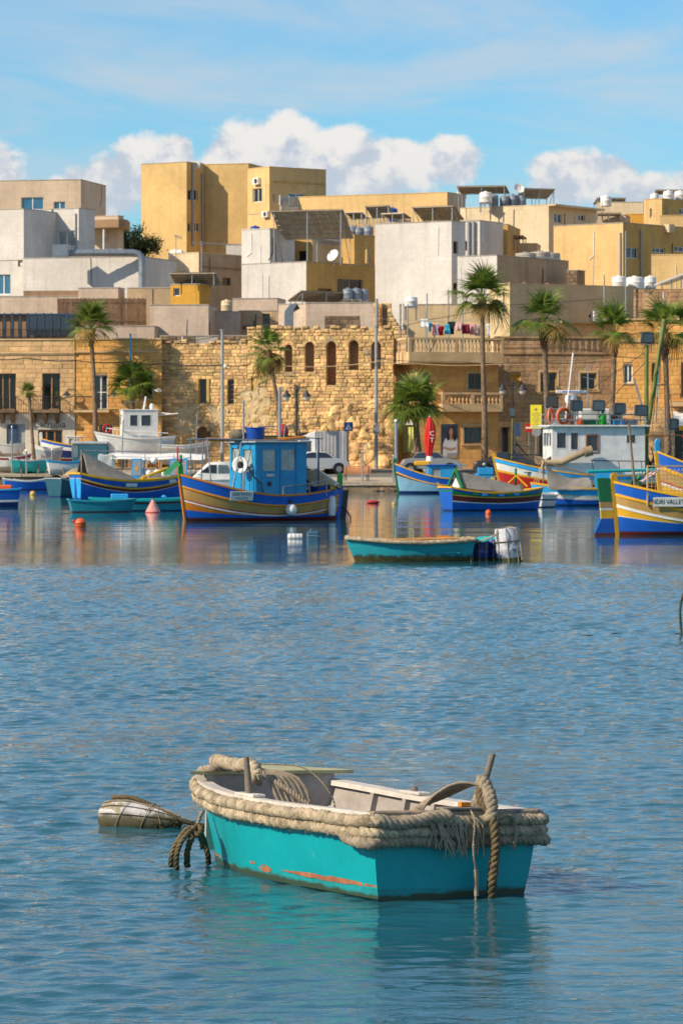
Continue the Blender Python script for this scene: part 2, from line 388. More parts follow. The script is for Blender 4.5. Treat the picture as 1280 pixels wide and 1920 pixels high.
def house(name, label, cx, Y, lx, rx, top, m, th=37, wins=(), base=None, mr=None, dl=8., dr=8., par=.5, cat='house', group=None, roof='concrete'):
    """flat-roofed block seen at its corner: photo column cx at depth Y, left face to column lx, right face to rx, roof line at row top"""
    t = R(th); X = PX(cx, Y); ct, st = math.cos(t), math.sin(t)
    if lx is None: A = dl
    else: k = (lx-640)/F; A = (X-k*Y)/(ct+k*st)
    if rx is None: B = dr
    else: k = (rx-640)/F; B = (k*Y-X)/(st-k*ct)
    z1 = ZP(top, Y); z0 = (terrain(Y)-1.5) if base is None else base
    ho = House(); ho.root = r = thing(name, label, cat, (X, Y, z0), 0, group)
    C = Vector((X, Y, 0)); Lp = C+Vector((-ct, st, 0))*A; Rp = C+Vector((st, ct, 0))*B; Fp = Lp+Vector((st, ct, 0))*B
    ho.L = Face(Lp, (ct, -st), A, z0, z1); ho.R = Face(C, (st, ct), B, z0, z1); ho.z1 = z1; ho.z0 = z0; ho.C = C; ho.Lp = Lp; ho.Rp = Rp; ho.Fp = Fp
    for w in wins:
        kw = dict(w[2]) if len(w) > 2 else {}
        getattr(ho, w[0]).window(r, w[1], **kw)
    ho.m = m; ho.mr = mr; ho.par = par; ho.A = A; ho.B = B; ho.roofm = roof
    return ho
def finish(ho):
    r = ho.root; a = MB(); ho.L.sheet(a); ho.m2 = ho.mr or ho.m
    if ho.mr: b = MB()
    else: b = a
    ho.R.sheet(b)
    q = [ho.Lp, ho.Fp, ho.Rp]; z0, z1 = ho.z0, ho.z1
    for i in range(2): a.face([q[i]+Vector((0, 0, z0)), q[i+1]+Vector((0, 0, z0)), q[i+1]+Vector((0, 0, z1)), q[i]+Vector((0, 0, z1))])
    ctr = (ho.Lp+ho.Rp)/2; ring = [ho.Lp, ho.C, ho.Rp, ho.Fp]
    inn = [p+(ctr-p).normalized()*.3 for p in ring]
    for i in range(4):
        j = (i+1) % 4; Z = Vector((0, 0, z1)); zl = Vector((0, 0, z1-ho.par))
        a.face([ring[i]+Z, ring[j]+Z, inn[j]+Z, inn[i]+Z]); a.face([inn[i]+Z, inn[j]+Z, inn[j]+zl, inn[i]+zl])
    a.build('wall', ho.m, r, world=True)
    if ho.mr: b.build('side_wall', ho.mr, r, world=True)
    MB().face([p+Vector((0, 0, z1-ho.par)) for p in ring]).build('roof', ho.roofm, r, world=True)
    cp = MB(); rnd = random.Random(int(ho.C.x*31+ho.C.y*7))
    for f in (ho.L, ho.R): f.fbox(cp, -.02, f.w+.02, z1+.002, z1+.06, -.24, .035)
    cp.build('coping', 'concrete' if rnd.random() < .6 else ho.m, r, world=True)
    for f in (ho.L, ho.R):          # cables and pipes clipped to the walls
        if f.w < 2.5: continue
        for _ in range(rnd.choice((0, 1, 1, 2))):
            u = rnd.uniform(.08, .92)*f.w; zz = z1-rnd.uniform(0, 1.5); pts = [f.at(u, zz, .03), f.at(u+rnd.uniform(-.1, .1), zz-rnd.uniform(1.2, 2.5), .03)]
            if any(h[0]-.1 < u < h[1]+.1 for h in f.holes): continue
            pts.append(f.at(u+rnd.choice((0, .6, -.5)), pts[-1].z-rnd.uniform(.2, .8), .03)); MB().tube(pts, rnd.choice((.02, .025, .04)), 5).build('wall_cable', rnd.choice(('iron', 'grey_paint', 'frame_white')), r, world=True)
    return ho
def terrain(Y):
    if Y < 244: return .5+(max(Y, 224)-224)/20*.7
    return 1.2+max(0, min(Y, 420)-252)*.115
# ---------------------------------------------------------------- masonry
ROUGH = []
def rough_blocks():
    for k in range(10):
        rnd = random.Random(k); vs = []; j = .045
        for (x, z) in ((-.5, -.5), (.5, -.5), (.5, .5), (-.5, .5)): vs.append((x, 0, z))
        for (x, z) in ((-.5, -.5), (.5, -.5), (.5, .5), (-.5, .5)):
            vs.append((x*(1-rnd.random()*j*3), -.75-rnd.random()*.12, z*(1-rnd.random()*j*4)))
        for (x, z) in ((-.32, -.28), (.32, -.28), (.32, .28), (-.32, .28)):
            vs.append((x+rnd.uniform(-.06, .06), -1-rnd.random()*.15, z+rnd.uniform(-.06, .06)))
        fs = [(4, 0, 1, 5), (5, 1, 2, 6), (6, 2, 3, 7), (7, 3, 0, 4), (8, 4, 5, 9), (9, 5, 6, 10), (10, 6, 7, 11), (11, 7, 4, 8), (8, 9, 10, 11)]
        ROUGH.append((vs, [f[::-1] for f in fs]))
rough_blocks()
def masonry(face, root, m, bw, bh, jit=.25, proud=(.03, .07), region=None, holes=(), nsep=0, name='stone', seed=1, gap=.018, hj=.15, skip=None, cj=0.):
    """courses of individual blocks on a Face; the nsep largest become parts, the rest one joined part"""
    rnd = random.Random(seed); u0, u1, z0, z1 = region or (0, face.w, face.z0, face.z1)
    hs = list(face.holes)+list(holes); out = []; z = z0; odd = 0
    while z < z1-.05:
        h = min(bh*rnd.uniform(1-hj, 1+hj), z1-z)
        if z1-z-h < bh*.4: h = z1-z
        u = u0-(bw*.5 if odd else 0)*rnd.uniform(.6, 1.2); odd ^= 1
        while u < u1:
            w = bw*rnd.uniform(1-jit, 1+jit*1.6); segs = [(max(u, u0), min(u+w, u1))]
            for hh in hs:
                if hh[2] < z+h*.6 and hh[3] > z+h*.4:
                    ns = []
                    for (a, b) in segs:
                        if hh[1] <= a or hh[0] >= b: ns.append((a, b)); continue
                        if a < hh[0]: ns.append((a, hh[0]))
                        if b > hh[1]: ns.append((hh[1], b))
                    segs = ns
            for (a, b) in segs:
                if b-a > .08 and not (skip and skip((a+b)/2, z+h/2)):
                    out.append(((a+b)/2, z+h/2, b-a-gap, h-gap, rnd.uniform(*proud), rnd.randrange(len(ROUGH)), rnd.random() < .5, rnd.uniform(-cj, cj)))
            u += w
        z += h
    out.sort(key=lambda q: -q[2]*q[3]); ang = math.atan2(face.U.y, face.U.x)
    for q in out[:nsep]:
        vs, fs = ROUGH[q[5]]; key = f'{name}_{q[5]}_{m}'
        me = bpy.data.meshes.get(key)
        if me is None:
            me = bpy.data.meshes.new(key); me.from_pydata(vs, [], fs); me.materials.append(MATS[m])
        o = link(name, me, root); o.location = face.at(q[0], q[1])-wloc(root); o.rotation_euler = (0, q[7], ang); o.scale = (q[2]*(-1 if q[6] else 1), q[4], q[3])
    mb = MB(); U = face.U; N = face.N
    for q in out[nsep:]:
        vs, fs = ROUGH[q[5]]; sx = q[2]*(-1 if q[6] else 1); c = face.at(q[0], q[1]); r_ = q[7]
        mb.add([c+U*(v[0]*sx+v[2]*q[3]*r_)+Vector((0, 0, v[2]*q[3]-v[0]*sx*r_))-N*(v[1]*q[4]) for v in vs], fs)
    if mb.v:
        o = mb.build('stonework' if nsep else 'block_courses', m, root, world=True); o['kind'] = 'stuff'
    return out
def baluster_mesh(h, r):
    key = f'baluster_{h:.2f}_{r:.2f}'; me = bpy.data.meshes.get(key)
    if me: return me
    prof = [(r*.9, 0), (r*.9, h*.08), (r*.5, h*.12), (r*1.0, h*.36), (r*.85, h*.5), (r*.45, h*.78), (r*.8, h*.92), (r*.8, h)]
    o = MB().lathe(prof, 8).build(key, 'trim', None, smooth=True); me = o.data; bpy.data.objects.remove(o); return me
def rail(face, root, u0, u1, z0, z1, n, step=.11, m='iron', name='railing'):
    mb = MB(); face.fbox(mb, u0, u1, z1-.04, z1, n-.02, n+.02); face.fbox(mb, u0, u1, z0, z0+.03, n-.015, n+.015)
    k = max(2, int((u1-u0)/step))
    for i in range(k+1):
        u = u0+(u1-u0)*i/k; face.fbox(mb, u-.01, u+.01, z0, z1-.04, n-.01, n+.01)
    return mb.build(name, m, root, world=True)
# ---------------------------------------------------------------- water
def water_material():
    m = bpy.data.materials.new('sea_water'); m.use_nodes = True; MATS['water'] = m
    g = G(m.node_tree); b = g.n['Principled BSDF']
    P_ = g.new('ShaderNodeNewGeometry').outputs['Position']; x, y, z = g.xyz(P_)
    g.l.new(g.mix(g.rng(g.noise(P_, .15, 3), .35, .65), c4((.012, .090, .125)), c4((.018, .112, .15))), b.inputs['Base Color'])
    b.inputs['Roughness'].default_value = .035; b.inputs['IOR'].default_value = 1.333
    lee = g.m('ADD', y, g.m('MULTIPLY', g.m('SUBTRACT', g.noise(g.cxyz(g.m('MULTIPLY', x, .12), g.m('MULTIPLY', y, .12)), 1, 3), .5), 9.))
    z1 = g.rng(lee, 82, 86, 1., 0.); z2 = g.rng(lee, 92, 112, 1., 0.)      # wind ruffles the open water, the boats lie in a lee
    zone = g.m('ADD', g.m('ADD', g.m('MULTIPLY', z1, .42), g.m('MULTIPLY', z2, .05)), .014)
    pat = g.rng(g.noise(g.v('MULTIPLY', P_, (.35, .12, 0)), 1, 4), .35, .65, .65, 1.25)
    n1 = g.noise(g.v('MULTIPLY', P_, (1., 1.5, 1)), 5.5, 4, .6, .3); n2 = g.noise(g.v('MULTIPLY', P_, (.45, 1.7, 1)), 1.7, 3, .5)
    q = g.v('LENGTH', g.v('MULTIPLY', g.v('SUBTRACT', P_, (.3, 20.4, 0)), (.62, .45, 0))); zone = g.m('MULTIPLY', zone, g.rng(q, .3, 1.6, .45, 1.))
    h = g.m('MULTIPLY', g.m('ADD', g.m('MULTIPLY', n1, .034), g.m('MULTIPLY', n2, .07)), g.m('MULTIPLY', zone, pat))
    n3 = g.noise(g.v('MULTIPLY', P_, (.05, .2, 0)), 1, 4, .6); h = g.m('ADD', h, g.m('MULTIPLY', n3, .04))
    bn = g.new('ShaderNodeBump'); bn.inputs['Distance'].default_value = 1.; bn.inputs['Strength'].default_value = 1.
    g.l.new(h, bn.inputs['Height']); g.l.new(bn.outputs[0], b.inputs['Normal'])
water_material()
def water():
    Ks = np.linspace(-.15, .15, 330); n = 1500
    Ys = 9*np.exp(np.linspace(0, math.log(96/9), n))
    X = Ks[None, :]*Ys[:, None]; Y = np.repeat(Ys[:, None], len(Ks), 1); Z = np.zeros_like(X)
    rs = np.random.RandomState(3); dxl = Y*.30/330*2.6
    for i in range(70):
        lam = .11*(.62/.11)**(rs.rand()); th = rs.normal(R(-100), .75); k = 2*math.pi/lam
        amp = lam*.0037*(1.0 if lam < .4 else .7)
        ph = k*(X*math.cos(th)+Y*math.sin(th))+rs.rand()*6.28
        ph = ph+.8*np.sin(X*rs.uniform(.2, .9)+Y*rs.uniform(.1, .5)+rs.rand()*6)
        Z += amp*np.sin(ph)*np.clip((lam-dxl)/dxl+.6, 0, 1)
    patch = (.76+.40*np.clip((Y-26)/30, 0, 1))*1.+.30*np.sin(X*.55+Y*.21+1)*np.sin(Y*.16-X*.2)+.18*np.sin(X*1.3-Y*.5)
    lee = np.clip((84.5+1.6*np.sin(X*.5)+1.2*np.sin(X*1.3+1)+.7*np.sin(X*3.1)-Y)/3.5, 0, 1)*.93+.07
    calm = 1-.62*np.exp(-(((X-.3)/1.5)**2+((Y-20.4)/2.0)**2))          # sheltered water round the moored boat
    edge = np.clip((.15-np.abs(X/Y))/.008, 0, 1)*np.clip((Ys-9)[:, None]/.4, 0, 1)*np.clip((96-Ys)[:, None]/4, 0, 1)
    Z *= patch*lee*edge*calm
    k = len(Ks); vs = np.stack([X, Y, Z], -1).reshape(-1, 3)
    i = np.arange(n-1)[:, None]*k+np.arange(k-1)[None, :]
    fs = np.stack([i, i+1, i+1+k, i+k], -1).reshape(-1, 4)
    me = bpy.data.meshes.new('water'); me.vertices.add(len(vs)); me.vertices.foreach_set('co', vs.ravel())
    me.loops.add(fs.size); me.loops.foreach_set('vertex_index', fs.ravel()); me.polygons.add(len(fs))
    me.polygons.foreach_set('loop_start', np.arange(len(fs))*4); me.polygons.foreach_set('use_smooth', np.ones(len(fs), bool)); me.update()
    me.materials.append(MATS['water'])
    tag(link('water', me), kind='structure')
    mb = MB(); a = .15
    mb.face([(-3000, 96, 0), (3000, 96, 0), (3000, 224.6, 0), (-3000, 224.6, 0)]); mb.face([(-3000, 224.6, 0), (-9.8, 224.6, 0), (-9.8, 236.4, 0), (-3000, 236.4, 0)])
    mb.face([(-3000, -300, 0), (3000, -300, 0), (3000, 9, 0), (-3000, 9, 0)])
    for s in (-1, 1): mb.face([(s*9*a, 9, 0), (s*3000, 9, 0), (s*3000, 96, 0), (s*96*a, 96, 0)])
    tag(mb.build('water', 'water'), kind='structure')
water()
# ---------------------------------------------------------------- ground, quay, road
def ground():
    ys = [224.2, 226, 228, 232, 236, 240, 244, 248, 252, 262, 280, 300, 330, 360, 400, 420, 600, 1200, 6000]
    mb = MB(); mb.grid([[(x, y, terrain(y)) for x in (-10, 0, 20, 60, 400, 3000)] for y in ys]); mb.grid([[(x, y, terrain(y)) for x in (-3000, -400, -60, -20, -10)] for y in ys if y >= 236])
    g = mb.build('ground', 'hill'); tag(g, kind='structure')
    def strip(name, y0, y1, m, dz, x0=-10): 
        mb = MB(); mb.grid([[(x, y, terrain(y)+dz) for x in (x0, -5, 0, 20, 120)] for y in np.linspace(y0, y1, 4)]); return tag(mb.build(name, m), kind='structure')
    strip('promenade', 225.1, 232, 'quay_stone', .006); strip('road', 232, 239.6, 'asphalt', .006); strip('hard_standing', 236.6, 239.6, 'quay_stone', .003, -120)
    pv = MB()
    pv.grid([[(x, 239.6, terrain(239.6)-.1), (x, 239.6, terrain(239.6)+.12), (x, 243.8, terrain(243.8)+.12), (x, 250, terrain(250)+.12)] for x in (-120, -20, 0, 20, 120)])
    tag(pv.build('pavement', 'quay_stone'), kind='structure')
    qw = MB(); qw.box(-10, 120, 224.3, 225.4, -2, .36); qw.box(-120, -10, 236, 237, -2, .8); qw.box(-10.4, -9.6, 225, 236.4, -2, .62); q = tag(qw.build('quay_wall', 'dark_stone'), kind='structure')
    mb = MB(); mb.box(-.5, .5, -.5, .5, -.5, .5); me = mb.build('kerbstone', 'quay_stone', q, bevel=.02).data
    first = [o for o in bpy.data.objects if o.name.startswith('kerbstone')][0]; bpy.data.objects.remove(first)
    x = -26.; rnd = random.Random(4)
    while x < 23:
        w = rnd.uniform(.9, 1.5); o = link('kerbstone', me, q); lf = x+w/2 < -10; o.location = (x+w/2, (236.4 if lf else 224.75)+rnd.uniform(-.02, .02), (.87 if lf else .44)+rnd.uniform(-.01, .01)); o.scale = (w-.015, 1.1, .17); x += w
    # stones lying at the foot of the quay
    rnd = random.Random(12)
    for i in range(16):
        Y = 223.6+rnd.random()*.6; b = MB(); b.sph((0, 0, 0), rnd.uniform(.16, .3), 8, (1.3, 1, .7)); b.v = [tuple(Vector(v)*(1+.35*noise.noise(Vector(v)*5+Vector((i*3, 0, 0))))) for v in b.v]
        o = b.build('quay_rock', 'dark_stone'); o.location = (PX(705+i*3.4+rnd.uniform(-2, 2), Y), Y, rnd.uniform(0, .1)); tag(o, 'dark wet rock at the foot of the quay beside the pale blue boat', 'rock', 'rocks at the foot of the quay')
ground()
def GT(py, dz=0.):
    """depth of the ground seen at photo row py"""
    a, b = 224., 500.
    for _ in range(50):
        c = (a+b)/2
        if YH+(H-terrain(c)-dz)*F/c > py: a = c
        else: b = c
    return a
# ---------------------------------------------------------------- seafront
def seafront():
    gz = 1.0
    # --- cream house with the restaurant
    X0 = PX(-40, 246.5); U = Vector((.996, -.087, 0))
    f = Face((X0, 246.5), U, 1, gz, ZP(638, 246.3)); f.w = f.uz(141, 700)[0]
    r = thing('restaurant_house', 'cream limestone house with two wooden balcony doors above a restaurant', 'house', (X0, 246.5, gz))
    f.window(r, (-8, 700, 30, 768), 'glass_dark', 'wood_orange', 3, 1, .3); f.window(r, (80, 699, 113, 768), 'glass_dark', 'wood_orange', 2, 1, .3)
    f.window(r, (72, 806, 118, 872), 'glass_dark', 'frame_brown', 3, 1, .15, .09, name='door'); f.window(r, (13, 795, 48, 842), 'grey_paint', 'grey_paint', 1, 1, .1)
    f.window(r, (-30, 806, -12, 872), 'glass_dark', 'frame_brown', 2, 1, .15, .09, name='door')
    mb = MB(); f.sheet(mb, .3, -.02)
    mb.face([f.at(f.w, gz, -.02), f.at(f.w, gz, -.02)-f.N*9, f.at(f.w, f.z1, -.02)-f.N*9, f.at(f.w, f.z1, -.02)])
    mb.face([f.at(0, f.z1, -.02), f.at(f.w, f.z1, -.02), f.at(f.w, f.z1, -9), f.at(0, f.z1, -9)]); mb.build('wall', 'mortar', r, world=True)
    zs = f.uz(70, 776)[1]
    masonry(f, r, 'limestone', .62, .30, .15, (.018, .024), (0, f.w, zs, f.z1-.02), seed=3, hj=.03, gap=.01)
    mb = MB(); save = f.z1, f.z0; f.z1 = zs; f.sheet(mb, .3, .02); f.z1, f.z0 = save; mb.build('ground_floor_plaster', 'plaster_white', r, world=True)
    mb = MB(); zc = f.uz(70, 663)[1]; f.fbox(mb, -.2, f.w, zc, zc+.12, 0, .14); f.fbox(mb, -.2, f.w, zc-.1, zc-.003, 0, .08); f.fbox(mb, -.1, f.w, f.z1+.002, f.z1+.1, -.3, .1); mb.build('cornice', 'trim', r, world=True)
    for (a, b) in ((-20, 33), (58, 116)):
        ua = f.uz(a, 770)[0]; ub = f.uz(b, 770)[0]; z = f.uz(70, 774)[1]
        mb = MB(); f.fbox(mb, ua, ub, z, z+.16, .02, .95); bal = mb.build('balcony', 'dark_stone', r, world=True)
        rail(f, bal, ua+.04, ub-.04, z+.17, z+1.1, .9); k = 3
        for s in (ua+.05, ub-.05):
            mb = MB(); mb.bar(f.at(s, z+1.08, .03), f.at(s, z+1.08, .9), .035)
            for q in range(1, 8): mb.bar(f.at(s, z+.17, q*.11), f.at(s, z+1.08, q*.11), .018)
            mb.build('side_railing', 'iron', bal, world=True)
        for q in range(k):
            u = ua+.25+(ub-ua-.5)*q/(k-1); mb = MB(); mb.extr([f.at(u-.12, z-.002, .03), f.at(u-.12, z-.002, .8), f.at(u-.12, z-.25, .7), f.at(u-.12, z-.55, .25), f.at(u-.12, z-.7, .03)], f.U*.24); mb.build('corbel', 'dark_stone', bal, world=True)
    sg = MB(); u0, z0 = f.uz(66, 806); u1, z1 = f.uz(121, 786); f.fbox(sg, u0, u1, z0+.03, z1, .02, .06)
    so_ = thing('shop_sign', 'pale restaurant name board above the brown wooden doors', 'sign', f.at((u0+u1)/2, z0, .06)); sg.build('board', 'plaster_white', so_, world=True)
    c = f.at((u0+u1)/2, z1-.34, .066)-wloc(so_); text('Carrubia', .66, frame_M(c, f.U, f.N), 'iron', so_, sx=.92)
    mb = MB()
    rnd = random.Random(1); u = u0+.12
    while u < u1-.15: w = rnd.uniform(.03, .1); f.fbox(mb, u, u+w, z0+.1, z0+.16, .061, .066); u += w+.03
    mb.build('small_print', 'grey_paint', so_, world=True)
    sh = thing('window_shutter', 'blue wooden shutter leaning on the grey panel of the restaurant house', 'shutter', f.px(25, 827, .0)); u0, u1, z0, z1 = f.rect((17, 797, 33, 827)); mb = MB(); f.fbox(mb, u0, u1, z0, z1, .0, .07)
    for q in range(12): zz = z0+.08+(z1-z0-.16)*q/12; f.fbox(mb, u0+.07, u1-.07, zz, zz+.04, .07, .09)
    mb.build('leaf', 'blue_post', sh, world=True); fp = f.px(112, 760, .6); pot = thing('potted_plant', 'small yellow green plant in a pot on the cream house balcony', 'plant', fp)
    MB().lathe([(.1, 0), (.15, .25)], 10).build('pot', 'frame_brown', pot); lf = MB(); rnd = random.Random(5)
    for q in range(60):
        a = Vector((rnd.gauss(0, .12), rnd.gauss(0, .12), rnd.uniform(.25, .95))); e = Vector((rnd.uniform(-1, 1), rnd.uniform(-1, 1), rnd.uniform(-.4, 1))).normalized()*.12; s_ = e.cross(Vector((rnd.random(), rnd.random(), 1))).normalized()*.03; lf.face([a-s_, a+s_, a+e])
    lf.build('foliage', 'leaf', pot)
    wall_lamp(f, 128, 742, 'black wall lamp on the joint of the cream and orange houses')
    # --- orange house
    X0 = PX(141, 246.0); f = Face((X0, 246.), U, 1, gz, ZP(637, 246.)); f.w = f.uz(304, 700)[0]
    r = thing('orange_stone_house', 'orange limestone house with white glazed balcony door, left of the ruined wall', 'house', (X0, 246., gz))
    f.window(r, (176, 703, 202, 768), 'glass', 'frame_white', 2, 2, .25, .07, name='balcony_door'); f.window(r, (268, 703, 286, 748), 'glass_dark', 'frame_white', 1, 1, .25, surround='trim'); f.window(r, (186, 795, 212, 872), 'glass_dark', 'frame_white', 2, 1, .2, name='door'); f.window(r, (232, 800, 280, 872), 'grey_paint', 'grey_paint', 1, 1, .2, name='garage_door')
    mb = MB(); f.sheet(mb, .3, -.02); mb.face([f.at(0, f.z1, -.02), f.at(f.w, f.z1, -.02), f.at(f.w, f.z1, -9), f.at(0, f.z1, -9)]); mb.build('wall', 'mortar', r, world=True)
    masonry(f, r, 'limestone_orange', .6, .29, .15, (.018, .026), (0, f.w, gz, f.z1-.02), seed=9, hj=.03, gap=.012)
    mb = MB(); zc = f.uz(200, 661)[1]; f.fbox(mb, 0, f.w, zc, zc+.12, 0, .14); f.fbox(mb, 0, f.w, f.z1+.002, f.z1+.1, -.3, .1); mb.build('cornice', 'trim', r, world=True)
    ua, ub = f.uz(143, 770)[0], f.uz(208, 770)[0]; z = f.uz(170, 772)[1]; mb = MB(); f.fbox(mb, ua, ub, z-.05, z+.12, .02, .8); bal = mb.build('balcony', 'trim', r, world=True); rail(f, bal, ua+.04, ub-.04, z+.13, z+1.05, .75)
    wall_lamp(f, 216, 741, 'black wall lamp on the orange limestone house behind the short palm')
    # --- ruined wall, each stone its own block
    A = Vector((PX(303, 246.4), 246.4, 0)); B = Vector((PX(738, 243.4), 243.4, 0)); U2 = (B-A).normalized(); w = (B-A).length
    f = Face(A, U2, w, gz, ZP(645, 246)); r = thing('ruined_wall', 'old golden limestone wall with arched openings and eroded lower stones', 'wall', A+Vector((0, 0, gz)))
    for (q, fr) in (((373, 709, 388, 757), 'frame_yellow'), ((427, 712, 439, 758), 'frame_brown'), ((472, 708, 484, 757), 'frame_yellow'), ((560, 810, 577, 830), 'frame_brown'), ((616, 800, 632, 812), 'frame_brown')): f.window(r, q, 'glass_dark', fr, 1, 5 if fr == 'frame_brown' else 1, .22)
    # open shutters of the first window
    for s in ((367, 373), (388, 393)):
        u0, u1, z0, z1 = f.rect((s[0], 709, s[1], 757)); mb = MB(); f.fbox(mb, u0, u1, z0, z1, .06, .12)
        for q in range(10): zz = z0+.08+(z1-z0-.16)*q/10; f.fbox(mb, u0+.04, u1-.04, zz, zz+.05, .12, .14)
        mb.build('shutter', 'frame_yellow', r, world=True)
    u0, u1, z0, z1 = f.rect((472, 708, 484, 757)); mb = MB(); f.fbox(mb, u0+.02, u1-.02, z0+.02, z1-.02, -.12, -.05); mb.build('shutter', 'frame_yellow', r, world=True)
    ar = []
    for q in ((534, 646, 548, 697), (572, 641, 589, 697), (612, 640, 630, 722), (654, 638, 672, 694), (696, 640, 714, 692), (366, 800, 396, 822)):
        h = f.rect(q); f.holes.append(h); ar.append(h)
    ztop2 = ZP(617, 244.6); us = f.uz(464, 640)[0]; ut = f.uz(704, 600)[0]; zt3 = ZP(570, 243.8)
    f1 = Face(A, U2, us, gz, ZP(644, 246)); f1.holes = [h for h in f.holes if h[0] < us]
    f2 = Face(A+U2*us, U2, w-us, gz, ztop2); f2.holes = [(h[0]-us, h[1]-us, h[2], h[3]) for h in f.holes if h[0] >= us]
    mb = MB(); f1.sheet(mb, .5); f2.sheet(mb, .5)
    for g_ in (f1, f2): mb.face([g_.at(0, g_.z1), g_.at(g_.w, g_.z1), g_.at(g_.w, g_.z1, -.6), g_.at(0, g_.z1, -.6)])
    mb.face([f2.at(0, f1.z1), f2.at(0, f2.z1), f2.at(0, f2.z1, -.6), f2.at(0, f1.z1, -.6)])
    # backing rooms behind the openings
    mb.build('rubble_core', 'mortar', r, world=True)
    for h in ar:
        u0, u1, z0, z1 = h; c = (u0+u1)/2; rad = (u1-u0)/2; zs_ = z1-rad
        bk = MB(); f.fbox(bk, u0-.1, u1+.1, z0-.1, z1+.1, -.75, -.6); bk.build('opening_back', 'frame_brown' if z1-z0 > 2.5 else 'stucco_brown', r, world=True)
        mb = MB(); n = 10
        for s in range(n):      # arch stones fill the corners of the square opening
            a0, a1 = math.pi*s/n, math.pi*(s+1)/n
            p = [(c+rad*math.cos(a0), zs_+rad*math.sin(a0)), (c+rad*math.cos(a1), zs_+rad*math.sin(a1))]
            o_ = []
            for (aa) in (a1, a0):
                k = max(abs(math.cos(aa)), abs(math.sin(aa)), 1e-6); o_.append((c+(rad+.001)/k*math.cos(aa), min(z1, zs_+rad/k*math.sin(aa))))
            mb.extr([f.at(*p[0], .03), f.at(*p[1], .03), f.at(*o_[0], .03), f.at(*o_[1], .03)], -f.N*.4)
        mb.build('arch_head', 'limestone_old', r, world=True)
        for s in range(9):      # voussoirs round the arch
            a0, a1 = math.pi*s/9+.02, math.pi*(s+1)/9-.02; e = MB()
            e.extr([f.at(c+q*math.cos(a), zs_+q*math.sin(a), .09) for (q, a) in ((rad+.01, a0), (rad+.2, a0), (rad+.2, a1), (rad+.01, a1))], -f.N*.1); e.build('voussoir', 'limestone_old', r, world=True)
    masonry(f1, r, 'limestone_old', .36, .225, .35, (.02, .065), None, nsep=100, seed=5, gap=.022, cj=.03, hj=.2)
    masonry(f2, r, 'limestone_old', .37, .235, .4, (.02, .10), None, nsep=200, seed=6, gap=.02, cj=.05, hj=.25)
    # loose top stones
    rnd = random.Random(8)
    for (g_, n) in ((f1, 16), (f2, 18)):
        for i in range(n):
            if rnd.random() < .3: continue
            u = g_.w*(i+rnd.random()*.6)/n; vs, fs = ROUGH[i % 10]; b = MB(); ww, hh = rnd.uniform(.35, .6), rnd.uniform(.12, .3)
            b.add([g_.at(u+v[0]*ww, g_.z1+hh/2+v[2]*hh, -.1-v[1]*.25) for v in vs], fs); g_.fbox(b, u-ww*.46, u+ww*.46, g_.z1, g_.z1+hh*.9, -.4, .08); b.build('coping_stone', 'limestone_old', r, world=True)
    # pale plaster left on the wall and rocky bulges at its foot
    for (a, b, q, d, k) in ((457, 505, 731, 800, 0), (330, 370, 760, 815, 1), (395, 425, 765, 800, 2)):
        u0, u1, z0, z1 = f.rect((a, q, b, d)); mb = MB(); n = 16
        mb.grid([[f.at(u0+(u1-u0)*i/n+.42*noise.noise(Vector((i*.23, j*.31, k*7.3))), z0+(z1-z0)*j/n+.6*noise.noise(Vector((j*.2, i*.27, k*3.1))), .055+.05*noise.noise(Vector((i*.7, j*.7, k)))) for i in range(n+1)] for j in range(n+1)]); mb.build('plaster_patch', 'stucco_palecream', r, world=True, smooth=2)
    rnd = random.Random(3)
    for i in range(60):
        u, z = f.uz(rnd.uniform(575, 733), 878-rnd.random()**1.4*120); s_ = rnd.uniform(.2, .5); b = MB(); b.sph((0, 0, 0), 1, 10); d = Vector((i*1.7, 0, 0))
        b.v = [tuple(f.at(u, z, .02)+(f.U*v[0]*s_*rnd.uniform(.98, 1.02)+Vector((0, 0, v[2]*s_*1.1))+f.N*v[1]*.2)*(1+.5*noise.noise(Vector(v)*1.6+d))) for v in b.v]; b.build('eroded_stone', 'limestone_old', r, world=True)
    # --- crumbling gable end with its door, behind the wall
    Y = 247.; g3 = Face((PX(700, Y), Y), (1, -.05), 1, ZP(640, Y), ZP(568, Y)); g3.w = g3.uz(768, 600)[0]
    gr = thing('ruined_gable', 'broken stone gable with a brown door above the golden wall', 'ruin', g3.at(0, g3.z0-.3))
    hh = g3.rect((713, 576, 724, 610)); ud = g3.uz(723, 570)[0]
    masonry(g3, gr, 'limestone_old', .42, .3, .3, (.05, .12), (0, g3.w, g3.z0-.5, g3.z1), holes=[hh], seed=15, cj=.04, skip=lambda u, z: u > ud+(g3.z1-z)*.72)
    mb = MB(); mb.extr([g3.at(.1, g3.z0-.6), g3.at(g3.w, g3.z0-.6), g3.at(g3.w, g3.z0), g3.at(ud, g3.z1-.1), g3.at(.1, g3.z1-.1)], -g3.N*.5); mb.build('rubble_core', 'mortar', gr, world=True)
    mb = MB(); g3.fbox(mb, hh[0], hh[1], hh[2], hh[3], .0, .06); g3.fbox(mb, (hh[0]+hh[1])/2-.02, (hh[0]+hh[1])/2+.02, hh[2], hh[3], .06, .08); mb.build('door', 'frame_brown', gr, world=True)
    # --- balcony house
    ho = house('balcony_house', 'sandy stone house with two balustraded balconies and hanging washing', 782, 242.2, 736, 933, 668, 'trim', 75, base=gz, par=.05)
    r = ho.root; L, Rr = ho.L, ho.R
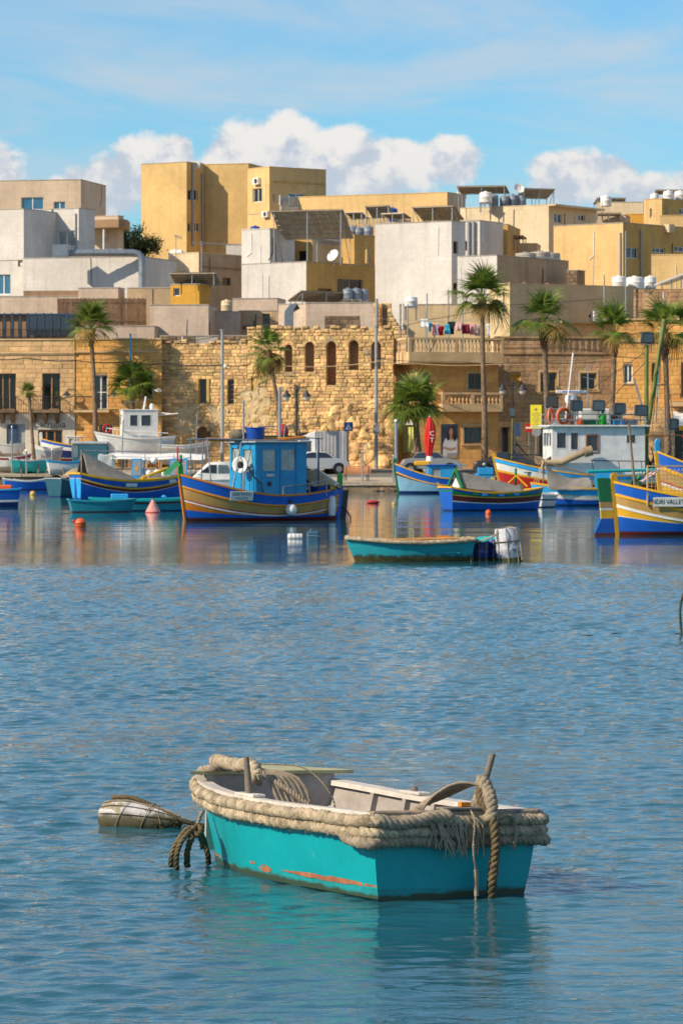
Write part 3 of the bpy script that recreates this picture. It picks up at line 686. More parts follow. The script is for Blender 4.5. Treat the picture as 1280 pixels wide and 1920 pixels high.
    Rr.window(r, (877, 700, 903, 730), 'glass_dark', 'frame_brown', 2, 1, .2, surround='trim'); Rr.window(r, (869, 799, 903, 832), 'glass', 'frame_brown', 2, 1, .2, surround='trim'); Rr.window(r, (786, 700, 806, 770), 'glass_dark', 'frame_brown', 1, 1, .3, name='balcony_door')
    for i in range(4): L.window(r, (738+i*11, 703, 745+i*11, 722), 'glass_dark', 'trim', 1, 1, .15, .03)
    for fc in (L, Rr): masonry(fc, r, 'limestone_orange', .62, .3, .15, (.012, .018), (0, fc.w, gz, fc.z1), seed=21, hj=.03, gap=.01)
    finish(ho)
    for (zt, zb, zs_, out, lpx, tag_) in ((634, 661, 681, 1.1, 735, 'upper'), (736, 757, 772, .9, None, 'lower')):
        mb = MB(); za, zb_, zc = Rr.uz(850, zt)[1], Rr.uz(850, zb)[1], Rr.uz(850, zs_)[1]
        u0 = -.9 if lpx else Rr.uz(822, 750)[0]; u1 = Rr.w+.05
        Rr.fbox(mb, u0, u1, zc, zb_, -.2 if lpx else .02, out)
        if lpx: L.fbox(mb, -1.2, L.w-.2, zc, zb_-.004, .02, 1.)
        bal = mb.build('balcony', 'trim', r, world=True)
        mb = MB(); Rr.fbox(mb, u0, u1, za-.14, za, out-.22, out)
        if lpx: L.fbox(mb, -1.2, L.w+out-.35, za-.141, za-.002, .78, .98)
        else: Rr.fbox(mb, u0, u0+.2, za-.141, za-.002, .02, out-.23)
        mb.build('handrail', 'trim', bal, world=True)
        bmz = baluster_mesh(za-.14-zb_, .085)
        n = int((u1-u0-.2)/.24)
        for i in range(n):
            o = link('baluster', bmz, bal); o.location = Rr.at(u0+.15+(u1-u0-.3)*i/(n-1), zb_, out-.11)-wloc(bal)
        if lpx:
            for i in range(22): o = link('baluster', bmz, bal); o.location = L.at(-1.1+(L.w+out+.7)*i/22, zb_, .88)-wloc(bal)
        for u in (u0+.08, (u0+u1)/2, u1-.1):
            mb = MB(); Rr.fbox(mb, u-.1, u+.1, zb_, za-.145, out-.21, out-.01); mb.build('pier', 'trim', bal, world=True)
    roofz = ho.z1
    # shop front with its awning wall
    mat('shop_green', (.52, .53, .14), .7, .1, 2); mat('shop_orange', (.75, .36, .04), .7, .1, 2)
    mb = MB(); L.fbox(mb, L.uz(757, 820)[0], L.w-.02, L.uz(760, 848)[1], L.uz(760, 800)[1], .02, .1); mb.build('roller_shutter', 'shop_green', r, world=True)
    mb = MB(); L.fbox(mb, L.uz(745, 820)[0], L.uz(756, 820)[0], gz, L.uz(760, 804)[1], .02, .16); mb.build('pilaster', 'shop_orange', r, world=True)
    mb = MB(); L.fbox(mb, 0, L.w-.02, L.uz(760, 797)[1], L.uz(760, 790)[1], .02, .3); mb.build('shop_canopy', 'frame_white', r, world=True)
    # poster: printed banner fixed to the wall, a figure in a white shirt on dark blue
    u0, u1, z0, z1 = Rr.rect((826, 795, 857, 858)); po = thing('wall_banner', 'tall printed banner of a woman in a white shirt on the balcony house', 'banner', Rr.at((u0+u1)/2, z0, .03))
    mat('print_blue', (.03, .05, .09), .5, .3, 2); mat('print_skin', (.42, .24, .15), .5, .1, 4); mat('print_hair', (.035, .018, .012), .5, .2, 5); mat('print_shirt', (.62, .60, .60), .5, .1, 3); mat('print_grey', (.30, .29, .29), .5, .1, 3)
    def flat(pts, m, n, nm): 
        mb = MB(); mb.extr([Rr.at(u0+(u1-u0)*a, z0+(z1-z0)*b, n) for a, b in pts], -Rr.N*.004); mb.build(nm, m, po, world=True)
    ell = lambda cx, cy, rx, ry, n=18: [(cx+rx*math.cos(i*2*math.pi/n), cy+ry*math.sin(i*2*math.pi/n)) for i in range(n)]
    mb = MB(); Rr.fbox(mb, u0, u1, z0, z1, .022, .05); mb.build('sheet', 'print_blue', po, world=True)
    flat([(.1, .0), (.12, .4), (.25, .56), (.45, .62), (.75, .62), (.98, .54), (.98, 0)], 'print_shirt', .056, 'printed_shirt')
    flat(ell(.6, .74, .25, .2), 'print_hair', .060, 'printed_hair'); flat(ell(.42, .62, .1, .12), 'print_hair', .0605, 'printed_hair'); flat(ell(.82, .62, .1, .13), 'print_hair', .061, 'printed_hair')
    flat([(.52, .52), (.68, .52), (.66, .7), (.54, .7)], 'print_skin', .065, 'printed_neck'); flat(ell(.6, .77, .115, .11), 'print_skin', .0695, 'printed_face')
    flat([(.12, .27), (.6, .2), (.9, .26), (.9, .32), (.6, .28), (.14, .33)], 'print_skin', .062, 'printed_arm'); flat([(.35, 0), (.98, 0), (.98, .14), (.35, .14)], 'print_grey', .062, 'printed_skirt')
    for (a, b) in ((.54, .8), (.66, .8)): flat(ell(a, b, .022, .01, 8), 'print_hair', .074, 'printed_eye')
    flat(ell(.6, .715, .04, .012, 8), 'red_cloth', .074, 'printed_mouth')
    wall_lamp(L, 728, 735, 'black wall lamp at the corner of the ruined wall and balcony house')
    # washing on the terrace
    Yt = 242.6; zl = ZP(603, Yt); cols = [('wash_white', (.75, .77, .78)), ('wash_sky', (.10, .45, .65)), ('wash_orange', (.75, .40, .08)), ('wash_pink', (.65, .30, .36)), ('wash_lilac', (.55, .45, .62)), ('wash_red', (.55, .015, .03)), ('wash_cyan', (.05, .42, .62)), ('wash_black', (.01, .01, .02)), ('wash_rose', (.62, .38, .40)), ('wash_maroon', (.23, .01, .04)), ('wash_cream', (.62, .52, .42))]
    for n_, c_ in cols: mat(n_, c_, .9, .1, 3)
    items = [(788, 803, 598, 614, 0, 'pale white towel'), (803, 809, 604, 622, 1, 'pale blue vest'), (806, 814, 605, 612, 2, 'small orange cloth'), (809, 817, 606, 628, 3, 'striped pink towel'), (815, 822, 606, 629, 4, 'lilac shirt'), (820, 833, 611, 629, 5, 'bright red shirt'), (832, 843, 608, 627, 6, 'cyan towel'), (838, 853, 603, 627, 7, 'black shirt'), (854, 866, 605, 620, 8, 'dusty rose towel'), (865, 880, 608, 626, 9, 'maroon towel'), (881, 892, 608, 628, 3, 'pink patterned towel'), (890, 901, 608, 630, 10, 'cream cloth'), (911, 919, 607, 630, 0, 'white printed shirt')]
    for i, (a, b, t_, bt, k, nm) in enumerate(items):
        Yi = Yt+i*.13 % .5+i*.05; n = 7; mb = MB()
        rows = []
        for j in range(n+1):
            fz = j/n; rows.append([Vector((PX(a+(b-a)*q/6, Yi)+.03*math.sin(i*2+q+fz*3), Yi+.06*math.sin(q*1.9+i)*fz+.03*math.sin(fz*5+i), ZP(t_+(bt-t_)*fz, Yi)+.02*math.sin(q*2+i)*fz)) for q in range(7)])
        if 'shirt' in nm or 'vest' in nm:
            w_ = PX(b, Yi)-PX(a, Yi)
            rows = [[p+Vector(((p.x-PX((a+b)/2, Yi))*(.0 if j < 3 else -.3), 0, 0)) for p in row] for j, row in enumerate(rows)]
        mb.grid(rows); o = mb.build('laundry', cols[k][0], None, smooth=2); tag(o, nm+' hung on the terrace washing line', 'laundry', None)
        sm = o.modifiers.new('thick', 'SOLIDIFY'); sm.thickness = .012
    for j in range(2):
        ln = MB(); ln.tube([(PX(700+q*25, Yt+j*.4), Yt+j*.4, ZP(603-abs(q-5)*1.2, Yt)) for q in range(11)], .012, 5)
        if j == 0: tag(ln.build('washing_line', 'grey_paint'), 'thin washing line above the balustraded terrace', 'washing line')
    # poles on the terrace
    for (px, t_, b_, rr) in ((764, 572, 640, .05), (750, 572, 642, .07), (800, 552, 640, .04), (840, 545, 640, .05), (867, 570, 632, .04), (797, 583, 610, .03)):
        Yp = 244.6; mb = MB(); z0_ = roofz-.06; mb.tube([(PX(px, Yp), Yp, z0_), (PX(px, Yp), Yp, ZP(t_, Yp))], rr, 8); mb.sph((PX(px, Yp), Yp, ZP(t_, Yp)), rr*1.4, 8); tag(mb.build('terrace_pole', 'grey_paint'), 'slim grey pole standing on the washing terrace', 'pole', 'poles on the washing terrace')
    # --- stained dark house
    Y = 246.; f = Face((PX(926, Y), Y), (.985, .10), 1, gz, ZP(634, 246.)); f.w = f.uz(1149, 700)[0]
    r = thing('stained_house', 'dark weathered stone house with streaked parapet and two shuttered windows', 'house', f.at(0, gz))
    for q in ((1012, 698, 1043, 735), (1087, 699, 1117, 731)): f.window(r, q, 'glass_dark', 'frame_yellow', 2, 1, .22, .08, sill='dark_stone', surround='trim')
    f.window(r, (955, 700, 976, 722), 'stucco_orange', 'trim', 1, 1, .2); f.window(r, (1010, 800, 1030, 860), 'glass_dark', 'frame_brown', 2, 1, .2); f.window(r, (940, 800, 952, 872), 'glass_dark', 'frame_brown', 1, 1, .2, name='door')
    f.window(r, (1070, 790, 1110, 872), 'frame_brown', 'frame_brown', 2, 1, .2, name='door')
    mb = MB(); f.sheet(mb, .3, -.02); mb.face([f.at(0, f.z1, -.02), f.at(f.w, f.z1, -.02), f.at(f.w, f.z1, -7), f.at(0, f.z1, -7)]); mb.build('wall', 'dark_stone', r, world=True)
    zs_ = f.uz(1000, 790)[1]
    masonry(f, r, 'limestone_grey', .6, .3, .12, (.018, .024), (0, f.w, zs_, f.z1), seed=31, hj=.03, gap=.01); masonry(f, r, 'limestone', .6, .3, .12, (.018, .024), (0, f.w, gz, zs_-.01), seed=32, hj=.03, gap=.01)
    mb = MB(); f.fbox(mb, 0, f.w, f.z1+.002, f.z1+.12, -.3, .12); f.fbox(mb, 0, f.w, f.uz(1000, 664)[1], f.uz(1000, 660)[1], 0, .12); mb.build('cornice', 'limestone_grey', r, world=True)
    rnd = random.Random(2); a = 1020
    while a < 1146:          # dark weathered strips of the parapet
        u = f.uz(a, 640)[0]; mb = MB(); f.fbox(mb, u, u+.2, f.uz(1000, 660)[1], f.z1-.05, .02, .045); mb.build('parapet_slot', 'dark_stone', r, world=True); a += rnd.uniform(9, 13)
    # --- sunlit orange house at the right
    Y = 246.2; f = Face((PX(1149, Y), Y), (.996, -.09), 1, gz, ZP(600, 246.)); f.w = f.uz(1330, 700)[0]
    r = thing('sunlit_orange_house', 'bright orange stone house with white window, behind the fishing boat masts', 'house', f.at(0, gz))
    f.window(r, (1168, 683, 1185, 718), 'glass', 'frame_white', 2, 1, .2, .08, sill='trim'); f.window(r, (1221, 681, 1238, 718), 'frame_brown', 'frame_brown', 2, 1, .2, sill='trim'); f.window(r, (1276, 680, 1300, 745), 'frame_brown', 'frame_brown', 2, 1, .2); f.window(r, (1262, 800, 1300, 872), 'glass_dark', 'frame_white', 2, 1, .2, name='door'); f.window(r, (1170, 800, 1200, 872), 'glass_dark', 'frame_brown', 2, 1, .2, name='door')
    mb = MB(); f.sheet(mb, .3, -.02); mb.face([f.at(0, f.z1, -.02), f.at(f.w, f.z1, -.02), f.at(f.w, f.z1, -7), f.at(0, f.z1, -7)]); mb.face([f.at(0, gz, -.02), f.at(0, gz, -7), f.at(0, f.z1, -7), f.at(0, f.z1, -.02)]); mb.build('wall', 'mortar', r, world=True)
    zs_ = f.uz(1200, 764)[1]
    masonry(f, r, 'limestone_orange', .6, .3, .12, (.018, .024), (0, f.w, zs_, f.z1), seed=41, hj=.03, gap=.01); masonry(f, r, 'limestone', .6, .3, .12, (.018, .03), (0, f.w, gz, zs_-.01), seed=42, hj=.03, gap=.01)
    mb = MB(); f.fbox(mb, 0, f.w, f.z1+.002, f.z1+.12, -.3, .12); f.fbox(mb, 0, f.w, f.uz(1200, 641)[1], f.uz(1200, 636)[1], 0, .12); mb.build('cornice', 'trim', r, world=True)
    ua, ub = f.uz(1256, 760)[0], f.uz(1325, 760)[0]; z0, z1 = f.uz(1260, 762)[1], f.uz(1260, 754)[1]
    mb = MB(); f.fbox(mb, ua, ub, z0, z1, .02, .9); bal = mb.build('balcony', 'trim', r, world=True); rail(f, bal, ua+.05, ub, z1, z1+.5, .85)
    ua, ub = f.uz(1260, 790)[0], f.uz(1325, 790)[0]; z = f.uz(1260, 790)[1]
    aw = thing('shop_awning', 'white scalloped shop awning under the right-hand balcony', 'awning', f.at((ua+ub)/2, z, .05)); mb = MB()
    for i in range(8):
        a0, a1 = i/8*math.pi/2, (i+1)/8*math.pi/2
        mb.face([f.at(ua, z+.75*math.cos(a0)-.1, .05+.9*math.sin(a0)), f.at(ub, z+.75*math.cos(a0)-.1, .05+.9*math.sin(a0)), f.at(ub, z+.75*math.cos(a1)-.1, .05+.9*math.sin(a1)), f.at(ua, z+.75*math.cos(a1)-.1, .05+.9*math.sin(a1))])
    f.fbox(mb, ua, ub, z-.3, z-.1, .93, .96); mb.build('canopy', 'frame_white', aw, world=True); mb = MB(); f.fbox(mb, f.uz(1272, 800)[0], ub, z-.6, z-.32, .4, .5); mb.build('valance', 'b_yellow', aw, world=True)
def wall_lamp(f, px, py, label):
    u, z = f.uz(px, py); w = wloc; r = thing('wall_lamp', label, 'lamp', f.at(u, z-.1, .6)); mb = MB()
    mb.tube([f.at(u+.5, z+.35, .02), f.at(u+.45, z+.4, .3), f.at(u+.2, z+.42, .55), f.at(u, z+.36, .6)], .03, 6); mb.build('bracket', 'iron', r, world=True)
    MB().lathe([(.04, .3), (.09, .28), (.12, .2), (.27, .06), (.27, .03), (0.0, .06)], 14, f.at(u, z, .6)).build('shade', 'iron', r, world=True, smooth=True)
    MB().lathe([(.19, .04), (.17, -.08), (.0, -.16)], 12, f.at(u, z, .6)).build('globe', 'lamp_glass', r, world=True, smooth=True)
seafront()
# ---------------------------------------------------------------- town behind the seafront
def ac_unit(face, px, py, w, label):
    u, z = face.uz(px, py); s = w/2; r = thing('air_conditioner', label, 'air conditioner', face.at(u, z-s*.7, .02)); mb = MB(); face.fbox(mb, u-s, u+s, z-s*.7, z+s*.7, .04, .36); mb.build('casing', 'frame_white', r, world=True)
    mb = MB(); M = frame_M(face.at(u+s*.2, z, .362), face.U, face.N); mb.lathe([(s*.55, 0), (s*.55, .012), (s*.45, .015), (0, .006)], 16, M.translation, M.to_3x3()); mb.build('fan_grille', 'iron', r, world=True)
    mb = MB()
    for q in (-.6, .6): face.fbox(mb, u+q*s-.02, u+q*s+.02, z-s*.75, z-s*.703, .0, .36)
    mb.build('bracket', 'steel', r, world=True)
def solar(cx, cy, Y, w, d, tilt, yaw, zbase, label, cat='solar panel', nx=4, under='panel_under', group=None):
    """panel on a steel rack: centre at photo point, width w, slope length d, tilt up towards its back edge, yaw about z"""
    c = P(cx, cy, Y); r = thing('solar_panel', label, cat, (c.x, c.y, zbase), yaw, group); hc = c.z-zbase; t = R(-tilt); ct, st = math.cos(t), math.sin(t)
    U = Vector((1, 0, 0)); V = Vector((0, ct, st)); N = Vector((0, -st, ct)); C = Vector((0, 0, hc))
    for i in range(nx):
        mb = MB(); mb.obox(C+U*(-w/2+w*(i+.5)/nx)+N*.03, U, V, N, w/nx/2-.015, d/2, .02); p_ = mb.build('panel', 'panel_dark', r); mb = MB(); mb.obox(C+U*(-w/2+w*(i+.5)/nx)+N*.002, U, V, N, w/nx/2-.02, d/2-.01, .006); mb.build('backing', under, p_)
    mb = MB()
    for s in (-.46, -.15, .15, .46): mb.bar(C+V*(-d/2)+U*(w*s), C+V*(d/2)+U*(w*s), .06)
    for k in range(7): mb.bar(C+V*(-d/2+d*k/6)-U*(w/2)-N*.04, C+V*(-d/2+d*k/6)+U*(w/2)-N*.04, .05)
    mb.build('rail', under, r)
    mb = MB()
    for s in (-.46, 0, .46):
        for q in (-.45, .45):
            p = C+U*(w*s)+V*(d*q)
            mb.bar(p, (p.x, p.y, 0), .06)
        mb.bar(C+U*(w*s)-V*(d*.45), (w*s, V.y*d*.45, 0), .04)
    mb.build('leg', 'steel', r); return r
def tank(cx, py, Y, w, h, zb, label, m='tank_white', lying=False, group='rooftop water tanks'):
    X = PX(cx, Y); zt = ZP(py, Y); r = thing('water_tank', label, 'water tank', (X, Y, zb), 0, group); rr = w/2; z0 = zt-h-zb
    mb = MB()
    if lying:
        M = Matrix.Rotation(R(90), 3, 'Y') @ Matrix.Rotation(0, 3, 'Z'); mb.lathe([(0, -h*.02), (rr*.6, 0), (rr, .14*h), (rr, .86*h), (rr*.6, h), (0, 1.02*h)], 18, (-h/2, 0, zt-zb-rr), Rz(90) @ M if False else M)
    else: mb.lathe([(rr*.86, z0), (rr, z0+h*.06), (rr, z0+h*.5), (rr*1.03, z0+h*.52), (rr*1.03, z0+h*.56), (rr, z0+h*.58), (rr*.98, z0+h*.9), (rr*.75, z0+h*.97), (rr*.3, z0+h)], 18)
    mb.build('tank', m, r, smooth=True)
    if z0 > .05 and not lying:
        mb = MB(); mb.box(-rr, rr, -rr, rr, z0-.08, z0); [mb.box(a-.05, a+.05, b-.05, b+.05, 0, z0-.08) for a in (-rr*.8, rr*.8) for b in (-rr*.8, rr*.8)]; mb.build('stand', 'steel', r)
    if lying:
        mb = MB(); [mb.box(a-.05, a+.05, -rr*.8, rr*.8, 0, zt-zb-rr*1.6) for a in (-h*.3, h*.3)]; mb.build('cradle', 'steel', r)
    mb = MB(); mb.lathe([(rr*.3, 0), (rr*.28, .06), (0, .08)], 12, (0, 0, (zt-zb) if not lying else zt-zb-.03)); mb.build('lid', m, r, smooth=True); return r
def dish(cx, cy, Y, d, yaw, zb, label):
    c = P(cx, cy, Y); r = thing('satellite_dish', label, 'satellite dish', (c.x, c.y, zb), 0); h = c.z-zb
    M = (Matrix.Rotation(yaw, 3, 'Z') @ Matrix.Rotation(R(62), 3, 'X')); rr = d/2
    mb = MB(); mb.lathe([(rr*q, .18*rr*q*q*2-.0) for q in (0, .3, .6, .85, 1)]+[(rr*.98, .36*rr+.02), (rr*.6, .15*rr+.02), (0, .03)], 20, (0, 0, h), M); mb.build('reflector', 'tank_white', r, smooth=True)
    mb = MB(); mb.bar(M @ Vector((0, -rr*.9, .3*rr))+Vector((0, 0, h)), M @ Vector((0, 0, rr*1.1))+Vector((0, 0, h)), .03); mb.obox(M @ Vector((0, 0, rr*1.1))+Vector((0, 0, h)), Vector((1, 0, 0)), Vector((0, 1, 0)), Vector((0, 0, 1)), .05, .05, .08); mb.build('feed_arm', 'grey_paint', r)
    mb = MB(); mb.tube([(0, .1, 0), (0, .1, h-.05)], .04, 8); mb.build('mast', 'steel', r)
def pole(px, t, b, Y, rr, label, m='grey_paint', cat='pole', name='pole', group=None, lean=0.):
    mb = MB(); mb.tube([(PX(px, Y), Y, ZP(b, Y)), (PX(px+lean, Y), Y, ZP(t, Y))], [rr, rr*.8], 10); return tag(mb.build(name, m), label, cat, group)
def aerial(px, t, b, Y, label, w=1.2, zb=None):
    zt = ZP(t, Y); z0 = ZP(b, Y) if zb is None else zb; X = PX(px, Y); r = thing('television_aerial', label, 'aerial', (X, Y, z0)); h = zt-z0
    MB().tube([(0, 0, 0), (0, 0, h)], .035, 6).build('mast', 'steel', r); mb = MB(); mb.bar((-w*.2, 0, h-.1), (w*.8, .2, h-.25), .04)
    for k in range(7): p = Vector((-w*.2+w*k/6, .2*k/6, h-.1-.15*k/6)); mb.bar(p-Vector((0, .4, 0)), p+Vector((.0, .4, 0)), .02); mb.bar(p-Vector((0, 0, .18)), p+Vector((0, 0, .18)), .02)
    mb.build('antenna', 'steel', r)
def pipe(face, px, t, b, label, rr=.06, m='grey_paint', root=None):
    mb = MB(); mb.tube([face.px(px, b, rr+.02), face.px(px, t, rr+.02)], rr, 8)
    mb.build('drain_pipe', m, root, world=True)
W2 = dict(frame='frame_white', glass='glass')
def town():
    Wd = dict(glass='glass_dark', frame='frame_brown', cols=1); Wg = dict(glass='glass', cols=2); Wp = dict(glass='glass_pale', cols=2); Wb = dict(glass='glass_blue', cols=2)
    # left group -------------------------------------------------
    h = house('beige_flat_house', 'beige flat-roofed house with two white windows above the white house', 152, 318, -40, None, 337, 'stucco_beige', 12, [('L', (40, 370, 82, 393), Wb), ('L', (101, 378, 123, 393), Wb)]); finish(h)
    h = house('white_terraced_house', 'white stepped house with sliding windows and grey drain pipes', 148, 292, 44, 178, 391, 'stucco_white', 30, [('L', (108, 433, 141, 461), Wp), ('L', (48, 434, 73, 463), Wp)]); finish(h)
    pipe(h.L, 99, 392, 480, '', root=h.root); pipe(h.L, 143, 400, 470, '', root=h.root); ac_unit(h.L, 84, 476, .9, 'white air conditioner under the pale sliding window')
    hw = house('white_end_house', 'plain white house block at the left edge of the terraced house', 45, 288.5, -60, None, 392, 'stucco_white', 26); finish(hw)
    h2 = house('low_white_annex', 'low white annex with a tall blue glazed door', 48, 283, -60, None, 488, 'stucco_white', 24, [('L', (34, 484+4, 43, 500), Wd), ('L', (-20, 515, 20, 552), dict(glass='glass_blue', cols=3))], dr=3.2); finish(h2)
    h3 = house('long_white_wall_house', 'long low whitewashed house carrying the grey air duct', 262, 279, 44, None, 481, 'stucco_white', 18, par=.3); finish(h3)
    # duct along the roof
    Y = 278.4; dk = thing('air_duct', 'fat grey metal duct running over the long white house', 'duct', P(190, 482, Y)); q = [P(x, y, Y) for x, y in ((128, 475), (160, 474), (250, 474), (260, 476), (266, 484), (267, 500), (267, 548))]
    MB().tube(q, .27, 12).build('duct_pipe', 'duct', dk, world=True, smooth=True)
    for x in (175, 205, 235): MB().lathe([(.30, -.04), (.30, .04)], 14, P(x, 474, Y), Matrix.Rotation(R(90), 3, 'Y')).build('joint_ring', 'duct', dk, world=True)
    MB().lathe([(.30, -.04), (.30, .04)], 14, P(267, 512, Y)).build('joint_ring', 'duct', dk, world=True)
    a = P(115, 470, Y); mb = MB(); mb.box(a.x-.62, a.x+.62, Y-.5, Y+.6, a.z-.5, a.z+.45); mb.box(a.x-.55, a.x+.55, Y-.52, Y-.501, a.z-.4, a.z+.35); mb.build('fan_box', 'duct', dk, world=True)
    h = house('brown_modern_house', 'brown house with rounded overhanging roof slab beside the dark trees', 222, 312, 150, 232, 405, 'stucco_beige', 25, base=None); finish(h)
    c = P(205, 420, 311); sl_ = MB(); sl_.prism([(c.x-3, c.y), (c.x+.9, c.y-1.6), (c.x+1.4, c.y-1.3), (c.x+1.6, c.y-.6), (c.x+1.6, c.y+3), (c.x-3, c.y+3)], ZP(428, 311), ZP(413, 311)); sl_.build('roof_slab', 'stucco_brown', h.root, world=True)
    h = house('white_parapet_house', 'small white parapet wall house under the brown rounded roof', 230, 300, 176, None, 468, 'stucco_white', 10, par=.3, dr=4); finish(h); pole(195, 430, 470, 299.6, .09, 'short white vent pipe on the white parapet house', 'tank_white')
    h = house('grey_base_house', 'long pale grey wall house above the dark glazed terrace', 150, 268, -60, None, 556, 'stucco_pink', 6, par=.3, dr=6); finish(h)
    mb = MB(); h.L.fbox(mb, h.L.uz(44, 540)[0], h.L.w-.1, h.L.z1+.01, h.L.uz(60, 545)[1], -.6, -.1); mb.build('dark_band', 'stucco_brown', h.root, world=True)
    # glazed terrace with blue posts
    f = Face((PX(-50, 259), 259), (.998, -.03), 1, ZP(637, 259), ZP(588, 259)); f.w = f.uz(141, 600)[0]
    r = thing('glazed_terrace', 'dark glazed roof terrace with slim blue posts', 'terrace', f.at(0, f.z0)); mb = MB(); f.fbox(mb, 0, f.w, f.z0, f.z1, -2.5, -.3); mb.build('back_wall', 'stucco_brown', r, world=True)
    for i in range(14):
        u = f.w*i/13; mb = MB(); f.fbox(mb, u-.05, u+.05, f.z0, f.z1+.05, -.05, .05); mb.build('post', 'blue_post', r, world=True)
        if i < 13 and i > 6: mb = MB(); f.fbox(mb, u+.07, u+f.w/13-.07, f.z0+.3, f.z1-.1, -.02, .0); mb.build('pane', 'glass', r, world=True)
    mb = MB(); f.fbox(mb, 0, f.w, f.z1-.08, f.z1, -.3, .05); mb.build('roof_rail', 'blue_post', r, world=True); rail(f, r, 0, f.w, f.z0, f.z0+.75, .1, .13)
    h = house('terrace_wall', 'low pale terrace wall above the seafront cornice', 290, 257, 141, None, 612, 'stucco_pink', 4, par=.3, base=5, dr=4, cat='wall'); finish(h)
    # bamboo screen
    f = Face((PX(108, 262), 262), (.998, -.03), 1, ZP(611, 262), ZP(559, 262)); f.w = f.uz(275, 580)[0]; r = thing('bamboo_screen', 'dark brown bamboo screen fence on the roof terrace', 'fence', f.at(0, f.z0)); k = 60
    for i in range(k):
        u = f.w*i/k; mb = MB(); f.fbox(mb, u, u+f.w/k-.012, f.z0, f.z1-.03*math.sin(i*2.3)-.02*(i % 3), -.02+.02*math.sin(i*1.7), .03+.02*math.sin(i*1.7)); mb.build('cane', 'bamboo', r, world=True)
    mb = MB()
    for z in (f.z0+.3, f.z1-.3): f.fbox(mb, 0, f.w, z-.03, z+.03, .055, .08)
    mb.build('binding_rail', 'bamboo', r, world=True)
    h = house('tan_block_house', 'low tan stucco block behind the bamboo screen', 320, 266, 239, None, 540, 'stucco_tan', 10, dr=4); finish(h)
    h = house('small_tan_house', 'small tan rooftop block between the white wall and bamboo', 222, 267, 147, None, 540, 'stucco_pink', 10, dr=2); finish(h)
    h = house('peach_house', 'streaked peach plaster house under the orange rooftop shed', 391, 259, 281, None, 572, 'stucco_pink', 6, par=.12, dr=4.5); finish(h); zr = h.z1-.12
    # orange shed
    sh = house('orange_shed', 'orange rooftop shed with a small window under a solar panel', 374, 258.6+1.2, 320, 393, 533, 'stucco_orange', 20, [('L', (325, 540, 337, 555), dict(glass='glass', cols=1))], base=zr, par=.05, cat='shed'); finish(sh)
    mb = MB(); sh.L.fbox(mb, sh.L.uz(345, 560)[0], sh.L.uz(372, 560)[0], zr+.05, zr+.18, 0, .15); mb.build('ledge', 'stucco_gold', sh.root, world=True)
    solar(366, 523, 260.6, 3.4, 2.4, 18, R(-10), sh.z1-.1, 'brown solar panel tilted on the orange shed roof')
    aerial(378, 452, 540, 262, 'tall thin television aerial behind the orange shed', 3.2, zb=sh.z1-.1); aerial(330, 440, 500, 296, 'thin whip aerial on the beige house', .6, zb=None)
    h = house('concrete_annex', 'small concrete annex with pale tanks behind the peach house', 450, 262, 392, None, 585, 'stucco_pink', 8, par=.4, dr=3); finish(h)
    tank(425, 563, 264, .8, .8, h.z1-.4, 'cream water tank on the concrete annex, behind the cable clutter', 'stucco_cream')
    h = house('old_parapet_house', 'broken concrete parapet behind the left part of the golden wall', 470, 250.5, 300, None, 630, 'concrete', 5, par=.3, dr=3, cat='wall'); finish(h)
    masonry(h.L, h.root, 'dark_stone', .5, .3, .3, (.02, .08), (0, h.L.w, h.z1-1.2, h.z1), seed=51, skip=lambda u, z: noise.noise(Vector((u*.5, z, 3))) < -.1)
    # big yellow block -------------------------------------------
    h = house('yellow_apartment_block', 'tall yellow apartment block with narrow windows and drain pipes', 350, 352, 265, 382, 304, 'stucco_yellow', 32, [('R', (349+3, 355, 361, 376), dict(glass='glass', cols=1)), ('R', (363, 355, 371, 376), dict(glass='glass', cols=1)), ('R', (352, 417, 359, 435), dict(glass='glass', cols=1)), ('R', (365, 417, 375, 435), dict(glass='glass', cols=2))], cat='building'); 
    for x, t in ((360, 305), (378, 325)): pipe(h.R, x, t, 462, '', .09, root=h.root)
    mb = MB(); c = h.L.at(h.L.w-.2, h.z1+.0, -1.5); mb.box(c.x-1.6, c.x+.6, c.y, c.y+2, h.z1-.5, h.z1+.22); mb.build('roof_hatch', 'tank_white', h.root, world=True); finish(h)
    h = house('yellow_middle_block', 'middle wing of the tall yellow apartment block, windowless', 466, 353.5, 380, None, 307, 'stucco_yellow', 16, cat='building'); finish(h)
    h = house('yellow_balcony_block', 'yellow apartment wing with glass balcony and air conditioners', 505, 349, 464, 611, 313, 'stucco_yellow2', 53, [('L', (474, 354, 491, 378), Wg), ('R', (508+4, 364, 516, 379), dict(cols=1)), ('R', (540, 362, 572, 390), dict(glass='glass_blue', cols=2))], cat='building')
    mb = MB(); h.R.fbox(mb, h.R.uz(512, 340)[0], h.R.w-.05, h.R.uz(512, 342)[1], h.R.uz(512, 339)[1], 0, .06); mb.build('string_course', 'stucco_gold', h.root, world=True)
    ac_unit(h.L, 484, 340, .9, 'white air conditioner high on the yellow balcony wing'); finish(h)
    h2 = house('yellow_lower_wing', 'lower yellow wing carrying the glazed balcony', 526, 343, 466, 640, 398, 'stucco_yellow2', 50, par=.15, mr='stucco_beige', cat='building'); finish(h2); ac_unit(h2.L, 501, 399+3, .8, 'white air conditioner on the lower yellow wing below the balcony')
    mb = MB(); f = h2.R; f.fbox(mb, 0, f.uz(628, 380)[0], f.uz(560, 399)[1], f.uz(560, 388)[1], -.1, .02); mb.build('balcony_wall', 'stucco_white', h2.root, world=True)
